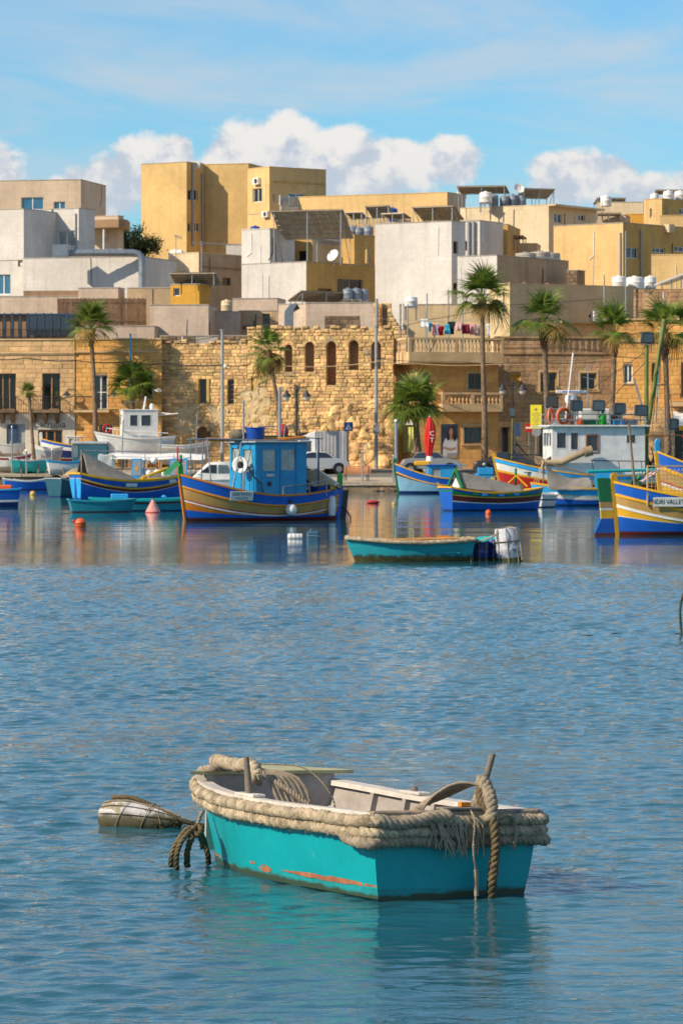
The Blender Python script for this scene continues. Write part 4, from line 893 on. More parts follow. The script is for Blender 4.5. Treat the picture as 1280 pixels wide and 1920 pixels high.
    for i in range(6):
        u0 = f.uz(525+i*17, 380)[0]; u1 = f.uz(525+(i+1)*17, 380)[0]; mb = MB(); f.fbox(mb, u0+.04, u1-.04, f.uz(560, 389)[1]+.12, f.uz(560, 384)[1]+.75, -.06, -.03); mb.build('balcony_pane', 'glass_pale', h2.root, world=True)
        mb = MB(); f.fbox(mb, u0-.03, u0+.03, f.uz(560, 389)[1]+.1, f.uz(560, 384)[1]+.8, -.08, -.0); mb.build('balcony_post', 'frame_white', h2.root, world=True)
    tank(478, 424, 338, .9, .9, ZP(436, 338), 'small blue barrel on the white corner house roof', 'bucket_blue')
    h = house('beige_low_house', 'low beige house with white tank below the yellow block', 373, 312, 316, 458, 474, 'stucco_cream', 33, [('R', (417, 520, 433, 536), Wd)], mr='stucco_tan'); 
    mb = MB(); h.R.fbox(mb, 0, h.R.w, h.R.uz(400, 503)[1], h.R.uz(400, 500)[1], 0, .08); mb.build('string_course', 'stucco_brown', h.root, world=True); finish(h)
    tank(331, 468, 314, .95, 1.25, h.z1-.5, 'white lying water tank on the beige house', 'tank_white', lying=True); pole(297, 500, 535, 301, .1, 'short yellow chimney pipe on the cream wall', 'stucco_yellow')
    h = house('cream_wall_house', 'pale cream wall house in front of the tall yellow block', 318, 305, 255, None, 505, 'stucco_palecream', 12, dr=6); finish(h)
    h = house('white_strip_house', 'white rooftop strip between the beige house and the corner house', 462, 322, 424, None, 459, 'stucco_white', 8, dr=6); finish(h)
    # white and yellow corner house --------------------------------
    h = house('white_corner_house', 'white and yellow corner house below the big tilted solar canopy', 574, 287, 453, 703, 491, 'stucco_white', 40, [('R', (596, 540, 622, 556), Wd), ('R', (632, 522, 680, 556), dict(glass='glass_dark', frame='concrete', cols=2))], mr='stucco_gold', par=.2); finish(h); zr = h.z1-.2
    up = house('white_upper_block', 'white upper storey block at the left of the corner house terrace', 506, 290.6, 453, None, 429, 'stucco_white', 40, base=zr-.02, par=.2, dr=3); finish(up)
    u2 = house('gold_terrace_room', 'gold terrace room with two dark doors under the solar canopy', 586, 293.5, 507, 640, 442, 'stucco_gold', 24, [('L', (527, 469, 544, 490), Wd), ('L', (559, 470, 574, 490), Wd)], base=zr-.02, mr='stucco_cream', par=.15); finish(u2)
    u3 = house('gold_stair_block', 'gold roof block with vent pipe behind the satellite dish', 664, 294, 640, 702, 441, 'stucco_gold', 40, base=zr-.02); finish(u3); pole(687, 455, 494, 290.5, .12, 'yellow vent pipe with black cap on the corner house', 'stucco_yellow')
    solar(585, 421, 290, 6.0, 3.4, 38, R(-18), zr, 'big tilted solar canopy over the corner house terrace', nx=8)
    dish(626, 481, 288.6, 1.05, R(-40), zr, 'white satellite dish on the corner house terrace')
    f = u2.R; rail(f, u2.root, f.uz(592, 450)[0], f.uz(636, 450)[0], f.uz(600, 458)[1], f.uz(600, 446)[1], .3, .1, 'steel')
    for i, x in enumerate((660, 672, 690)): tank(x, 424+i % 2*2, 299, .85, .95, u3.z1-.5, 'grey round water tank in the row beside the white cube house', 'tank_grey')
    # long yellow house with solar roofs ----------------------------
    h = house('long_yellow_house', 'long plain yellow house behind the rooftop solar panels', 838, 338, 560, 872, 361, 'stucco_yellow2', 25, mr='stucco_beige'); finish(h)
    h = house('yellow_parapet_house', 'low yellow parapet house in front of the long yellow house', 742, 322, 640, None, 408, 'stucco_yellow2', 14, dr=6); finish(h)
    for i, (x, y, w, d, tl, yw) in enumerate(((668, 404, 1.6, 1.4, 20, -25), (713, 397, 2.4, 1.6, 35, -30), (742, 405, 2.2, 1.4, 15, -30), (820, 400, 4.0, 2.2, 28, -30))): solar(x, y, 318-i*3, w, d, tl, R(yw), h.z1-2, ('small solar panel at the left end of the yellow parapet', 'steep solar panel beside the blue tank', 'low solar panel between the steep one and the white cube house', 'wide solar panel over the white cube house roof')[i])
    tank(735, 390, 319.5, .95, 1.2, h.z1-.5, 'blue water tank between the rooftop solar panels', 'bucket_blue')
    # white cube house -----------------------------------------------
    h = house('white_cube_house', 'big plain white cube house with one narrow shaded side', 846, 283, 703, 872, 415, 'stucco_white', 33, [('R', (849, 452, 858, 476), Wd), ('R', (849, 530, 858, 552), Wd)]); finish(h)
    h = house('white_pipe_house', 'white house with two fat drain pipes beside the cube house', 899, 292, 868, None, 414, 'stucco_white', 30, [('L', (853+17, 452, 876, 470), Wd)], dr=4); pipe(h.L, 880, 416, 480, '', .14, root=h.root); pipe(h.L, 889, 416, 480, '', .14, root=h.root); finish(h)
    h = house('gold_side_house', 'gold house wall with a white paned window beside the pipes', 951, 296, 897, None, 421, 'stucco_gold', 10, [('L', (916, 450, 934, 478), dict(glass='glass_pale', cols=2))]); finish(h); solar(966, 445, 300, 1.6, 1.0, 10, R(-20), ZP(470, 300), 'tiny solar panel behind the gold side house', nx=2)
    h = house('low_cream_wall_house', 'low cream parapet behind the gold side house', 1005, 303, 950, None, 457, 'stucco_palecream', 8, dr=4); finish(h)
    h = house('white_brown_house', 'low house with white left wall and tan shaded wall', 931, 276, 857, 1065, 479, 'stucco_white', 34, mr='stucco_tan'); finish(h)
    for i, x in enumerate((985, 1012, 1030)): tank(x, 474-i % 2*2, 282+i*2, 1.6, .45, h.z1-.6, 'grey heap shaped tank cover on the tan walled house', 'concrete', group='tank covers on the tan walled house')
    h = house('rubble_pier', 'small rubble stone pier between tan house and yellow house', 1082, 281, 1062, None, 507, 'dark_stone', 20, dr=2, cat='wall'); masonry(h.L, h.root, 'dark_stone', .4, .3, .3, (.03, .08), (0, h.L.w, h.z1-3, h.z1), seed=61); finish(h)
    h = house('cream_corner_house', 'broad cream house with one plain side behind the tall palms', 955, 256, 914, 1192, 532, 'stucco_palecream', 58, [('R', (1103, 590, 1108, 596), Wd)], par=.25); 
    for q in (957, 984, 1028): mb = MB(); u = h.R.uz(q, 533)[0]; h.R.fbox(mb, u, u+.55, h.z1-.0, h.z1+.12, -.4, -.0); mb.build('parapet_cap', 'stucco_brown', h.root, world=True)
    mb = MB(); u = h.R.uz(1045, 600)[0]; h.R.fbox(mb, u, h.R.uz(1150, 600)[0], h.R.uz(1060, 606)[1], h.R.uz(1060, 603)[1], 0, .5); mb.build('ledge', 'stucco_palecream', h.root, world=True); finish(h)
    ac_unit(h.R, 1118, 593, 1.0, 'grey air conditioner on the cream corner house')
    pole(1132, 515, 600, 253.5, .06, 'thin grey mast beside the cream corner house', lean=0); pole(1172, 433, 605, 254, .05, 'tall thin grey mast beside the white roof tanks'); pole(1111, 445, 535, 284, .03, 'thin leaning cable mast on the yellow corner house', lean=3)
    ht = h
    h = house('yellow_corner_house', 'large yellow corner house with dark windows behind the white tanks', 1167, 292, 1037, 1300, 418, 'stucco_yellow2', 40, [('R', (1173, 463, 1196, 485), Wg), ('R', (1222, 464, 1246, 475), dict(cols=3)), ('R', (1263, 461, 1290, 473), dict(cols=3))], mr='stucco_gold'); pipe(h.R, 1199, 430, 540, '', .07, root=h.root); pipe(h.L, 1165-2, 436, 540, '', .07, root=h.root)
    b = h.R.px(1249, 428, .1); mb = MB(); h.R.fbox(mb, h.R.uz(1244, 430)[0], h.R.uz(1254, 430)[0], h.R.uz(1249, 436)[1], h.R.uz(1249, 421)[1], 0., .5); mb.build('wall_box', 'stucco_cream', h.root, world=True); finish(h)
    h = house('yellow_front_wing', 'low yellow wing in front of the yellow corner house', 1330, 276, 1220, None, 477, 'stucco_yellow2', 14, dr=5); finish(h)
    for i, (x, w) in enumerate(((1159, 26), (1189, 34), (1218, 22))): tank(x, 518+i % 2*1, 262+i*1.2, w/26.2, 24/26.2, ht.z1-.25, 'large white water tub on the cream roof beside the dark wall', 'tank_white', group='white water tubs on the cream roof')
    h = house('dark_stone_wall_house', 'weathered dark stone wall house at the right above the palms', 1340, 254, 1187, None, 543, 'limestone_grey', 5, dr=4); masonry(h.L, h.root, 'limestone_grey', .6, .32, .15, (.02, .04), (0, h.L.w, 6, h.z1), seed=71, hj=.04, gap=.012); finish(h)
    wt = thing('tilted_roof_sheet', 'white tilted roof sheet on posts above the dark stone wall', 'roof', P(1260, 545, 257)); mb = MB(); mb.extr([P(1225, 536, 257), P(1285, 513, 257), P(1310, 513, 260), P(1250, 534, 260)], (0, 0, .1)); mb.build('sheet', 'tank_white', wt, world=True); mb = MB(); [mb.bar(P(x, 548, 257.4), P(x, y, 257.4), .07) for x, y in ((1240, 531), (1258, 524), (1276, 518))]; mb.build('post', 'steel', wt, world=True)
    # upper right beige house
    h = house('beige_long_house', 'long beige house with flat overhanging roof at the top of the hill', 1028, 332, 862, 1118, 384, 'stucco_cream', 34, [('R', (1038, 400, 1053, 419), dict(cols=2)), ('R', (1083, 402, 1096, 415), dict(cols=2))], mr='stucco_cream')
    mb = MB(); h.R.fbox(mb, -.3, h.R.w, h.R.uz(1060, 390)[1], h.z1+.05, 0, .9); mb.build('roof_overhang', 'stucco_cream', h.root, world=True); finish(h); zr = h.z1-.5
    for i, (x, y, w, d, tl, yw, Y) in enumerate(((905, 356, 4.6, 2.2, 14, -12, 337), (1003, 363, 3.2, 2.0, 22, 20, 338), (1142, 377, 2.8, 1.8, 14, 10, 345))): solar(x, y, Y, w, d, tl, R(yw), zr, ('flat solar roof on posts at the left end of the beige house', 'solar panel on braced posts right of the satellite dish', 'solar panel behind the tall white tank')[i])
    tank(910, 360, 334.5, 1.15, 1.0, zr, 'white bucket shaped water tank on the beige house roof', 'tank_white')
    for i, x in enumerate((925, 945, 961, 977)): tank(x, 365+i % 2*2, 335.5+i*.3, .85, 1.0, zr, ('small grey water tank close behind the white bucket tank on the beige house', 'small grey water tank second along from the white bucket tank', 'small grey water tank just before the satellite dish on the beige house', 'small grey water tank between the satellite dish and the braced solar panel')[i], 'tank_grey', group='grey tanks on the beige house')
    tank(865, 357, 344, .9, .8, ZP(372, 344), 'small white tank at the corner of the long yellow house', 'tank_white')
    dish(971, 355, 336, 1.0, R(20), zr, 'round satellite dish standing on the beige house roof')
    h = house('cream_ridge_house', 'low cream house behind the tall white tank on the ridge', 1205, 340, 1118, None, 379, 'stucco_cream', 10, dr=6); finish(h); tank(1135, 367, 338, 1.0, 1.0, ZP(383, 338), 'tall white tank on the cream ridge house', 'tank_white'); pole(1128, 380, 420, 322, .05, 'thin grey stack below the tall white tank')
    h = house('orange_small_house', 'small orange rooftop room below the cream ridge house', 1206, 326, 1170, None, 402, 'stucco_orange', 12, dr=4); finish(h); h = house('grey_shelter_house', 'grey shaded lean-to beside the small orange rooftop room', 1172, 322, 1120, None, 404, 'stucco_beige', 12, dr=3); finish(h); solar(1140, 402, 321.5, 2.2, 1.2, 5, 0, h.z1-.5, 'low grey sheet shelter on the lean-to beside the orange room', 'shelter', 2)
    h = house('yellow_ridge_house', 'yellow house at the right edge of the ridge with rooftop tanks', 1240, 318, 1206, 1310, 373, 'stucco_yellow2', 38, [('L', (1217, 391, 1221, 408), dict(cols=1)), ('R', (1272, 390, 1288, 403), Wg)], mr='stucco_gold'); finish(h)
    for i, (x, y, w) in enumerate(((1226, 363, .75), (1252, 358, .9), (1274, 358, 1.0))): tank(x, y, 320+i, w, .8, h.z1-.5, 'cream tank on the yellow ridge house', 'tank_white', group='cream tanks on the yellow ridge house')
    solar(1262, 360, 326, 3.4, 1.6, 8, 0, h.z1-.5, 'dark solar panel behind the cream tanks of the yellow ridge house')
    h = house('yellow_ridge_wing', 'front wing of the yellow ridge house with plain parapet', 1330, 308, 1236, None, 404, 'stucco_yellow2', 8, dr=4); finish(h)
    # pink house with hood behind the ruin
    h = house('pink_hood_house', 'pale pink house with a metal duct hood behind the golden wall', 577, 258, 522, None, 570, 'stucco_pink', 30, par=.3, dr=3); finish(h)
    h = house('pink_back_house', 'pale pink house with a bare stone patch behind the arches', 704, 257, 573, None, 568, 'stucco_pink', 4, par=.3, dr=5); f = h.L
    masonry(f, h.root, 'dark_stone', .45, .3, .3, (.02, .05), (f.uz(608, 600)[0], f.uz(675, 600)[0], f.uz(640, 616)[1], f.uz(640, 592)[1]), seed=81); zr = h.z1-.3; finish(h); pole(706, 560, 640, 246.6, .12, 'square grey post at the corner of the pink house', 'grey_paint')
    Y = 254.; hd = thing('duct_hood', 'angled metal duct hood on the pink house', 'duct', P(543, 612, Y)); mb = MB(); mb.extr([P(533, 611, Y), P(550, 611, Y), P(550, 585, Y), P(562, 578, Y), P(556, 568, Y), P(543, 570, Y), P(533, 583, Y)], (0, .8, 0)); mb.build('hood', 'duct', hd, world=True, bevel=.02); mb = MB(); mb.extr([P(549, 583, Y-.02), P(562, 578, Y-.02), P(557, 570, Y-.02)], (0, .01, 0)); mb.build('mouth', 'black', hd, world=True)
    for i, (x, y) in enumerate(((652, 541), (668, 541), (682, 543))): tank(x, y, 262+i*.3, .72, .75, zr, 'grey round water tank on the pink house roof', 'tank_grey', group='grey tanks on the pink house roof')
    solar(600, 556, 262, 4.2, 2.0, 18, R(30), zr, 'dark solar panel lying on the pink house roof'); tank(770, 556, 252, .9, .7, ZP(572, 252)-1, 'white plastic tub on the wall below the cube house', 'tank_white')
    h = house('tan_terrace_house', 'tan terrace wall house below the white cube house', 915, 258, 755, None, 571, 'stucco_palecream', 5, par=.3, dr=5); finish(h)
    h = house('brown_low_house', 'small brown block with iron railing left of the pink house', 527, 262, 448, None, 583, 'stucco_tan', 8, [('L', (492, 588, 506, 609), Wd)], par=.3, dr=4); finish(h); f = h.L; rail(f, h.root, f.uz(464, 600)[0], f.uz(522, 600)[0], f.uz(480, 611)[1], f.uz(480, 596)[1], 1.6, .14)
    h = house('pale_back_house', 'pale wall house behind the brown block', 520, 270, 436, None, 560, 'stucco_pink', 8, par=.3, dr=4); finish(h)
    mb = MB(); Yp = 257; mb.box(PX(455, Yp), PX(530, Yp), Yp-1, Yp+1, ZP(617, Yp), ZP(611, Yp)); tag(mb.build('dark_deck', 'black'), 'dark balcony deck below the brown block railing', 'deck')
    # trees on the ridge
    rnd = random.Random(6)
    for (px, py, w, lab) in ((238, 462, 1.7, 'dark green tree crown beside the brown rounded roof'), (255, 465, 1.5, 'dark green tree crown against the tall yellow block')):
        Y = 335; c = P(px, py, Y); zb = terrain(Y)-.3; r = thing('tree', lab, 'tree', (c.x, c.y, zb)); hh = c.z-zb
        mb = MB(); mb.tube([(0, 0, 0), (.1, 0, hh*.5), (0, 0, hh*.9)], [.25, .2, .1], 8)
        for q in range(6): a = q*1.05; mb.tube([(0, 0, hh*.6), (math.cos(a)*w*.7, math.sin(a)*w*.7, hh+rnd.uniform(-.3, .7))], [.1, .03], 5)
        mb.build('trunk', 'bark', r); mb = MB(); cl = [(Vector((rnd.gauss(0, .5), rnd.gauss(0, .5), rnd.gauss(0, .45)))*w+Vector((0, 0, hh))) for _ in range(16)]
        for q in range(5000):
            p = rnd.choice(cl)+Vector((rnd.gauss(0, .2), rnd.gauss(0, .2), rnd.gauss(0, .2)))*w; e = Vector((rnd.uniform(-1, 1), rnd.uniform(-1, 1), rnd.uniform(-1, 1))).normalized()*.26; s_ = e.cross(Vector((rnd.random(), .3, rnd.random()))).normalized()*.1; mb.face([p-s_, p+e*.5+s_*.5, p+e, p+s_])
        mb.build('crown', 'leaf_dark', r)
town()
# ---------------------------------------------------------------- palms
FR = []
def frond_meshes():
    for k in range(5):
        rnd = random.Random(k+20); mb = MB(); pl = .95; pts = []
        droop = (.15, .45, .8, 1.1, .3)[k]
        for i in range(7): t = i/6; pts.append(Vector((pl*t*math.cos(droop*t*.5), 0, pl*t*.35-droop*.28*t*t)))
        d = (pts[-1]-pts[-2]).normalized(); mb.tube(pts, [.028, .024, .02, .018, .016, .014, .012], 5)
        side = Vector((0, 1, 0)); up = d.cross(side)*-1; n = 26; base = pts[-1]
        for i in range(n):
            a = R(-105+210*i/(n-1)); L = (1.08-.22*abs(a)/2)*rnd.uniform(.85, 1.08)
            dr = d*math.cos(a)+side*math.sin(a)+up*(.12-.25*abs(math.sin(a))); dr.normalize(); wv = dr.cross(up).normalized(); rows = []
            g_ = droop*.35+rnd.uniform(.1, .45)
            for j, (t, w) in enumerate(((0, .012), (.35, .036), (.62, .026), (.82, .014), (1, .002))):
                c = base+dr*(L*t)+Vector((0, 0, -g_*L*(t**2.6)))
                rows.append([c-wv*w+up*.014*(1-t), c, c+wv*w+up*.014*(1-t)])
            mb.grid(rows)
        o = mb.build('frond', 'leaf', None); FR.append(o.data); bpy.data.objects.remove(o)
    for k in range(2):
        me = FR[3-k*1].copy(); me.materials.clear(); me.materials.append(MATS['leaf_dry']); FR.append(me)
frond_meshes()
def palm(label, path, Y, rad, size, n, boot, seed, droopy=.5, dry=2):
    """path: photo points of the trunk from foot to crown"""
    rnd = random.Random(seed); z0 = terrain(Y)+.0; pts = [P(x, y, Y) for x, y in path]; pts[0].z = z0
    r = thing('palm_tree', label, 'palm tree', pts[0], 0, 'palms along the promenade'); loc = [p-pts[0] for p in pts]
    # smooth the trunk line and give it leaf-scar rings
    fine = []
    for i in range(len(loc)-1):
        m_ = max(2, int((loc[i+1]-loc[i]).length/.12))
        for j in range(m_): fine.append(loc[i].lerp(loc[i+1], j/m_))
    fine.append(loc[-1]); N_ = len(fine)
    rr = [rad*(1.25-.45*min(1, i/(N_*.6)))*(1+(.09 if i % 2 else -.05)+.05*math.sin(i*1.3)) for i in range(N_)]
    MB().tube(fine, rr, 10).build('trunk', 'bark', r, smooth=True)
    top = loc[-1]; d = (loc[-1]-loc[-2]).normalized()
    bt = MB(); bl = boot
    for i in range(int(26*max(1, bl))):
        a = i*2.4; h = -bl*rnd.random()**.9; w = rad*(1.15+.75*(1+h/max(bl, .01))); c = top+d*h
        o_ = Vector((math.cos(a), math.sin(a), 0)); t_ = Vector((-math.sin(a), math.cos(a), 0))
        bt.add([c+o_*rad*.7-t_*.09, c+o_*rad*.7+t_*.09, c+o_*w*1.1+t_*.05+Vector((0, 0, .22)), c+o_*w*1.1-t_*.05+Vector((0, 0, .22)), c+o_*rad*.7+Vector((0, 0, .2))], [(0, 1, 2, 3), (0, 3, 4), (1, 4, 2), (3, 2, 4)])
    bt.lathe([(rad*.8, -bl), (rad*1.35, -bl*.6), (rad*1.6, -bl*.15), (rad*1.2, .12), (0.02, .3)], 12, top); bt.build('leaf_base', 'palm_boot', r)
    for i in range(n):
        t = (i+.5)/n; el = R(88)-t**(.9)*R(80+52*droopy)+rnd.uniform(-.12, .12); az = i*2.39996+rnd.uniform(-.45, .45)
        k = 0 if t < .35 else (rnd.choice((1, 4)) if t < .6 else rnd.choice((2, 3, 1)))
        if i >= n-dry: k = rnd.choice((5, 6))
        o = link('frond', FR[k], r); s_ = size*rnd.uniform(.75, 1.15); o.scale = (s_,)*3
        o.rotation_euler = (rnd.uniform(-.3, .3), -el+.15, az); o.location = top+Vector((0, 0, .12))
    return r
Yp = 238.
palm('tall curved palm in front of the orange house left of the white cabin boat', [(180, 884), (179, 780), (176, 700), (172, 640), (171, 622)], 243.6, .17, 1.1, 24, 1.0, 1, .4, 4)
palm('thin young palm with a tiny tuft beside the restaurant doors', [(66, 884), (62, 830), (57, 765), (54, 742)], 242.5, .12, .42, 22, .15, 2, .2, 1)
palm('short bushy palm behind the white cabin boat on land', [(247, 884), (248, 800), (249, 735)], 244.2, .2, 1.12, 24, .5, 3, .15, 0)
palm('leaning palm with a ragged split crown before the golden wall', [(528, 886), (524, 800), (518, 740), (509, 690), (505, 664)], Yp, .15, 1.05, 19, 1.3, 4, 1.1, 3)
palm('stout low palm with a wide full crown beside the red parasol', [(783, 886), (782, 840), (779, 775)], Yp, .27, 1.4, 42, .6, 5, .3, 0)
palm('tallest palm, slim trunk rising past the balcony house', [(908, 886), (908, 780), (905, 690), (904, 620), (903, 566)], Yp, .19, 1.3, 30, .5, 6, .6, 2)
palm('palm with shaggy brown neck before the stained house, beside the double lamp', [(1027, 886), (1026, 780), (1022, 700), (1019, 610)], Yp, .22, 1.4, 19, 1.5, 7, .35, 3)
palm('palm behind the radar mast with shaggy brown neck', [(1146, 886), (1147, 760), (1150, 690), (1151, 632)], Yp, .2, 1.25, 16, 1.3, 8, .25, 2)
palm('palm crossing the green boat mast at the orange house', [(1252, 886), (1250, 780), (1248, 700), (1245, 630)], Yp, .21, 1.35, 18, 1.6, 9, .45, 4)
# ---------------------------------------------------------------- street furniture
def lamp(px, top, Y, label, arms=((-17, 728), (17, 728))):
    z0 = terrain(Y); X = PX(px, Y); r = thing('street_lamp', label, 'street lamp', (X, Y, z0), 0, 'double lamps on the promenade'); h = ZP(top, Y)-z0
    MB().lathe([(.16, 0), (.16, .5), (.1, .6), (.07, .9), (.055, h-.3), (.08, h-.25), (.05, h-.1), (.02, h+.1)], 12).build('post', 'iron', r, smooth=True)
    for s in (-1, 1):
        mb = MB(); mb.tube([(0, 0, h-.35), (s*.2, 0, h-.12), (s*.45, 0, h-.1), (s*.62, 0, h-.16), (s*.64, 0, h-.3)], .028, 6); mb.tube([(0, 0, h-.7), (s*.3, 0, h-.4), (s*.45, 0, h-.12)], .018, 5); mb.build('arm', 'iron', r)
        c = (s*.64, 0, h-.72); sh = MB().lathe([(.03, .45), (.09, .42), (.12, .3), (.3, .1), (.31, .05), (.05, .1)], 16, c).build('shade', 'iron', r, smooth=True)
        MB().lathe([(.22, .08), (.2, -.1), (.12, -.22), (0, -.25)], 14, c).build('globe', 'lamp_glass', sh, smooth=True)
lamp(960, 712, 236, 'black double street lamp before the stained house'); lamp(556, 724, 236, 'black double street lamp before the golden wall')
def sign(px, py, Y, kind, label):
    z0 = terrain(Y); X = PX(px, Y); r = thing('road_sign', label, 'sign', (X, Y, z0)); h = ZP(py, Y)-z0
    MB().tube([(0, .05, 0), (0, .05, h+.3)], .035, 8).build('post', 'steel', r)
    MY = Matrix.Rotation(R(90), 3, 'X')
    if kind == 'walk':
        MB().box(-.3, .3, -.02, .02, h-.3, h+.3).build('plate', 'sign_blue', r); mb = MB(); mb.extr([(-.22, -.024, h-.2), (.22, -.024, h-.2), (0, -.024, h+.22)], (0, .003, 0)); mb.build('triangle', 'frame_white', r); mb = MB(); mb.extr([(-.05, -.028, h-.15), (0, -.028, h+.02), (.06, -.028, h-.15)], (0, .003, 0)); mb.sph((0, -.026, h+.06), .03, 8); mb.build('walking_figure', 'black', r)
    if kind == 'noentry':
        MB().lathe([(.3, -.02), (.3, .02)], 24, (0, 0, h), MY).build('disc', 'sign_red', r); MB().box(-.22, .22, -.026, -.02, h-.06, h+.06).build('bar', 'frame_white', r)
    if kind == 'round': MB().lathe([(.3, -.02), (.3, .02)], 24, (0, 0, h), MY).build('disc', 'grey_paint', r)
    if kind == 'yellow':
        MB().box(-.36, .36, -.02, .02, h-.78, h+.75).build('plate', 'sign_yellow', r); mb = MB(); mb.lathe([(.1, 0), (.1, .004)], 12, (0, -.02, h+.45), MY)
        for q in range(7): w = (.2, .26, .16, .25, .22, .12, .2)[q]; mb.box(-w, w, -.024, -.02, h+.2-q*.12, h+.24-q*.12)
        mb.build('print', 'stucco_tan', r)
    if kind == 'blueplate': MB().box(-.18, .18, -.02, .02, h-.45, h+.4).build('plate', 'blue_post', r)
mat('sign_blue', (.012, .10, .32), .4, .05, 3); mat('sign_yellow', (.85, .72, .03), .5, .06, 3); mat('sign_red', (.55, .015, .015), .4, .05, 3)
sign(653, 800, 241, 'walk', 'blue square pedestrian sign on a thin post by the golden wall'); sign(991, 802, 241, 'noentry', 'round red no entry sign by the stained house'); sign(1004, 781, 236, 'yellow', 'tall yellow printed sign beside the no entry sign')
sign(1005, 810, 240.6, 'round', 'grey back of a round sign below the yellow sign'); sign(969, 804, 241, 'blueplate', 'narrow blue plate sign behind the double lamp')
def bench(px, foot, label):
    Y = GT(foot); z0 = terrain(Y)+.006; r = thing('park_bench', label, 'bench', (PX(px, Y), Y, z0), R(-12))
    for i in range(5): MB().box(-.85, .85, -.25+i*.1, -.17+i*.1, .42, .46).build('seat_slat', 'wood_orange2', r)
    for i in range(4): MB().box(-.85, .85, .27+i*.02, .31+i*.02, .5+i*.11, .59+i*.11).build('back_slat', 'wood_orange2', r)
    for s in (-.7, .7):
        for (a, b) in (((-.2, .42), (-.3, 0)), ((.2, .42), (.34, 0)), ((.24, .4), (.36, .93))): mb = MB(); mb.bar((s, a[0], a[1]), (s, b[0], b[1]), .05); mb.build('leg', 'iron', r)
mat('wood_orange2', (.50, .21, .09), .7, .15, 3)
bench(668, 902, 'orange brown wooden bench on the quay before the golden wall')
def mooring_post(px, t, Y, rr, label):
    z0 = terrain(Y)-.1; mb = MB(); mb.tube([(PX(px, Y), Y, z0), (PX(px, Y), Y, ZP(t, Y))], rr, 8); mb.sph((PX(px, Y), Y, ZP(t, Y)), rr*1.3, 8); tag(mb.build('post', 'steel'), label, 'post')
mooring_post(679, 847, 225.2, .05, 'slim grey post at the quay edge before the bench'); mooring_post(742, 790, 226, .11, 'pale square meter post on the quay beside the pale blue boat'); mooring_post(737, 855, 225, .05, 'thin grey rail post at the quay edge by the rocks')
for (px, t, Y, rr, lab) in ((417, 620, 242, .13, 'tall grey telegraph pole before the shuttered windows'), (705, 612, 242, .13, 'tall grey telegraph pole before the arched wall'), (553-0, 700, 241, .0, ''), (245, 628, 244.9, .07, 'thin blue flag pole behind the short bushy palm')):
    if rr: mb = MB(); z0 = terrain(Y); mb.tube([(PX(px, Y), Y, z0), (PX(px, Y), Y, ZP(t, Y))], [rr, rr*.8], 10); mb.lathe([(rr*1.2, 0), (rr*1.2, .08)], 10, (PX(px, Y), Y, ZP(t, Y)+.0)); tag(mb.build('utility_pole', 'blue_pole' if px == 245 else 'grey_paint') if px != 245 else mb.build('flag_pole', 'b_sky'), lab, 'pole')
cm = MB(); Y = 241.7; cm.sph(P(423, 687, Y), .12, 10); cm.bar(P(418, 685, Y), P(423, 684, Y), .05); tag(cm.build('security_camera', 'frame_white'), 'white camera on the telegraph pole by the shuttered windows', 'camera')
mb = MB(); Y = 241.6; c = P(706, 805, Y); mb.box(c.x-.22, c.x+.22, Y-.15, Y+.1, c.z-.3, c.z+.25); tag(mb.build('meter_box', 'grey_paint'), 'grey meter box fixed to the telegraph pole', 'meter box')
# overhead cables
def cable(pts, Y, label, r_=.025, m='iron', sag=3):
    q = []
    for i in range(len(pts)-1):
        for j in range(8): t = j/8; q.append(P(pts[i][0]+(pts[i+1][0]-pts[i][0])*t, pts[i][1]+(pts[i+1][1]-pts[i][1])*t+sag*4*t*(1-t), Y))
    q.append(P(*pts[-1], Y)); tag(MB().tube(q, r_, 5).build('overhead_cable', m), label, 'cable')
cable([(-30, 672), (50, 671), (141, 676), (245, 678), (303, 682)], 244.2, 'dark cable strung along the cream and orange houses', .035); cable([(303, 681), (417, 684), (470, 683)], 241.9, 'dark cable from the orange house to the telegraph pole', .035); cable([(417, 690), (520, 685), (705, 678)], 241.8, 'pale cable between the two telegraph poles', .03, 'trim', 6); cable([(705, 676), (780, 682), (930, 683), (1040, 676), (1150, 668), (1290, 672)], 240.0, 'pale cable in front of the balcony house', .03, 'trim'); cable([(705, 672), (860, 678), (1000, 680), (1150, 676)], 240.6, 'thin dark cable in front of the balcony house', .02)
cable([(705, 622), (800, 600), (950, 572), (1130, 560)], 244.5, 'dark cable rising from the telegraph pole to the cream house', .02, sag=1); cable([(417, 628), (330, 640), (303, 640)], 243, 'short dark cable at the top of the left telegraph pole', .02); cable([(303, 700), (417, 697)], 242.1, 'lower dark cable left of the telegraph pole', .02, sag=4)
# parasol
Y = 233.; z0 = terrain(Y); r = thing('parasol', 'closed red parasol with white lettering above the pale blue boat', 'parasol', (PX(805, Y), Y, z0)); zt = ZP(782, Y)-z0; zb = ZP(855, Y)-z0
mb = MB(); rows = []
for i in range(15):
    t = i/14; rad = (.06+.24*min(1, t*3.2)**.7)*(1-.42*max(0, t-.6)/.4)*(1-.05*math.sin(t*11)); rows.append([Vector(((rad*(1+.16*math.cos(a*8+t*2)))*math.cos(a)+.04*math.sin(t*5), rad*(1+.16*math.cos(a*8+t*2))*math.sin(a), zt-(zt-zb)*t)) for a in [2*math.pi*j/40 for j in range(41)]])
mb.grid(rows); mb.build('canopy', 'red_cloth', r, smooth=2); MB().tube([(0, 0, 0), (0, 0, zt+.08)], .035, 8).build('pole', 'frame_white', r); MB().lathe([(.28, 0), (.28, .05), (.08, .1), (.06, .3)], 14).build('base', 'concrete', r)
MB().lathe([(.2, zb-.02), (.24, zb-.35), (.1, zb-.4)], 10).build('sleeve', 'frame_white', r, smooth=True)
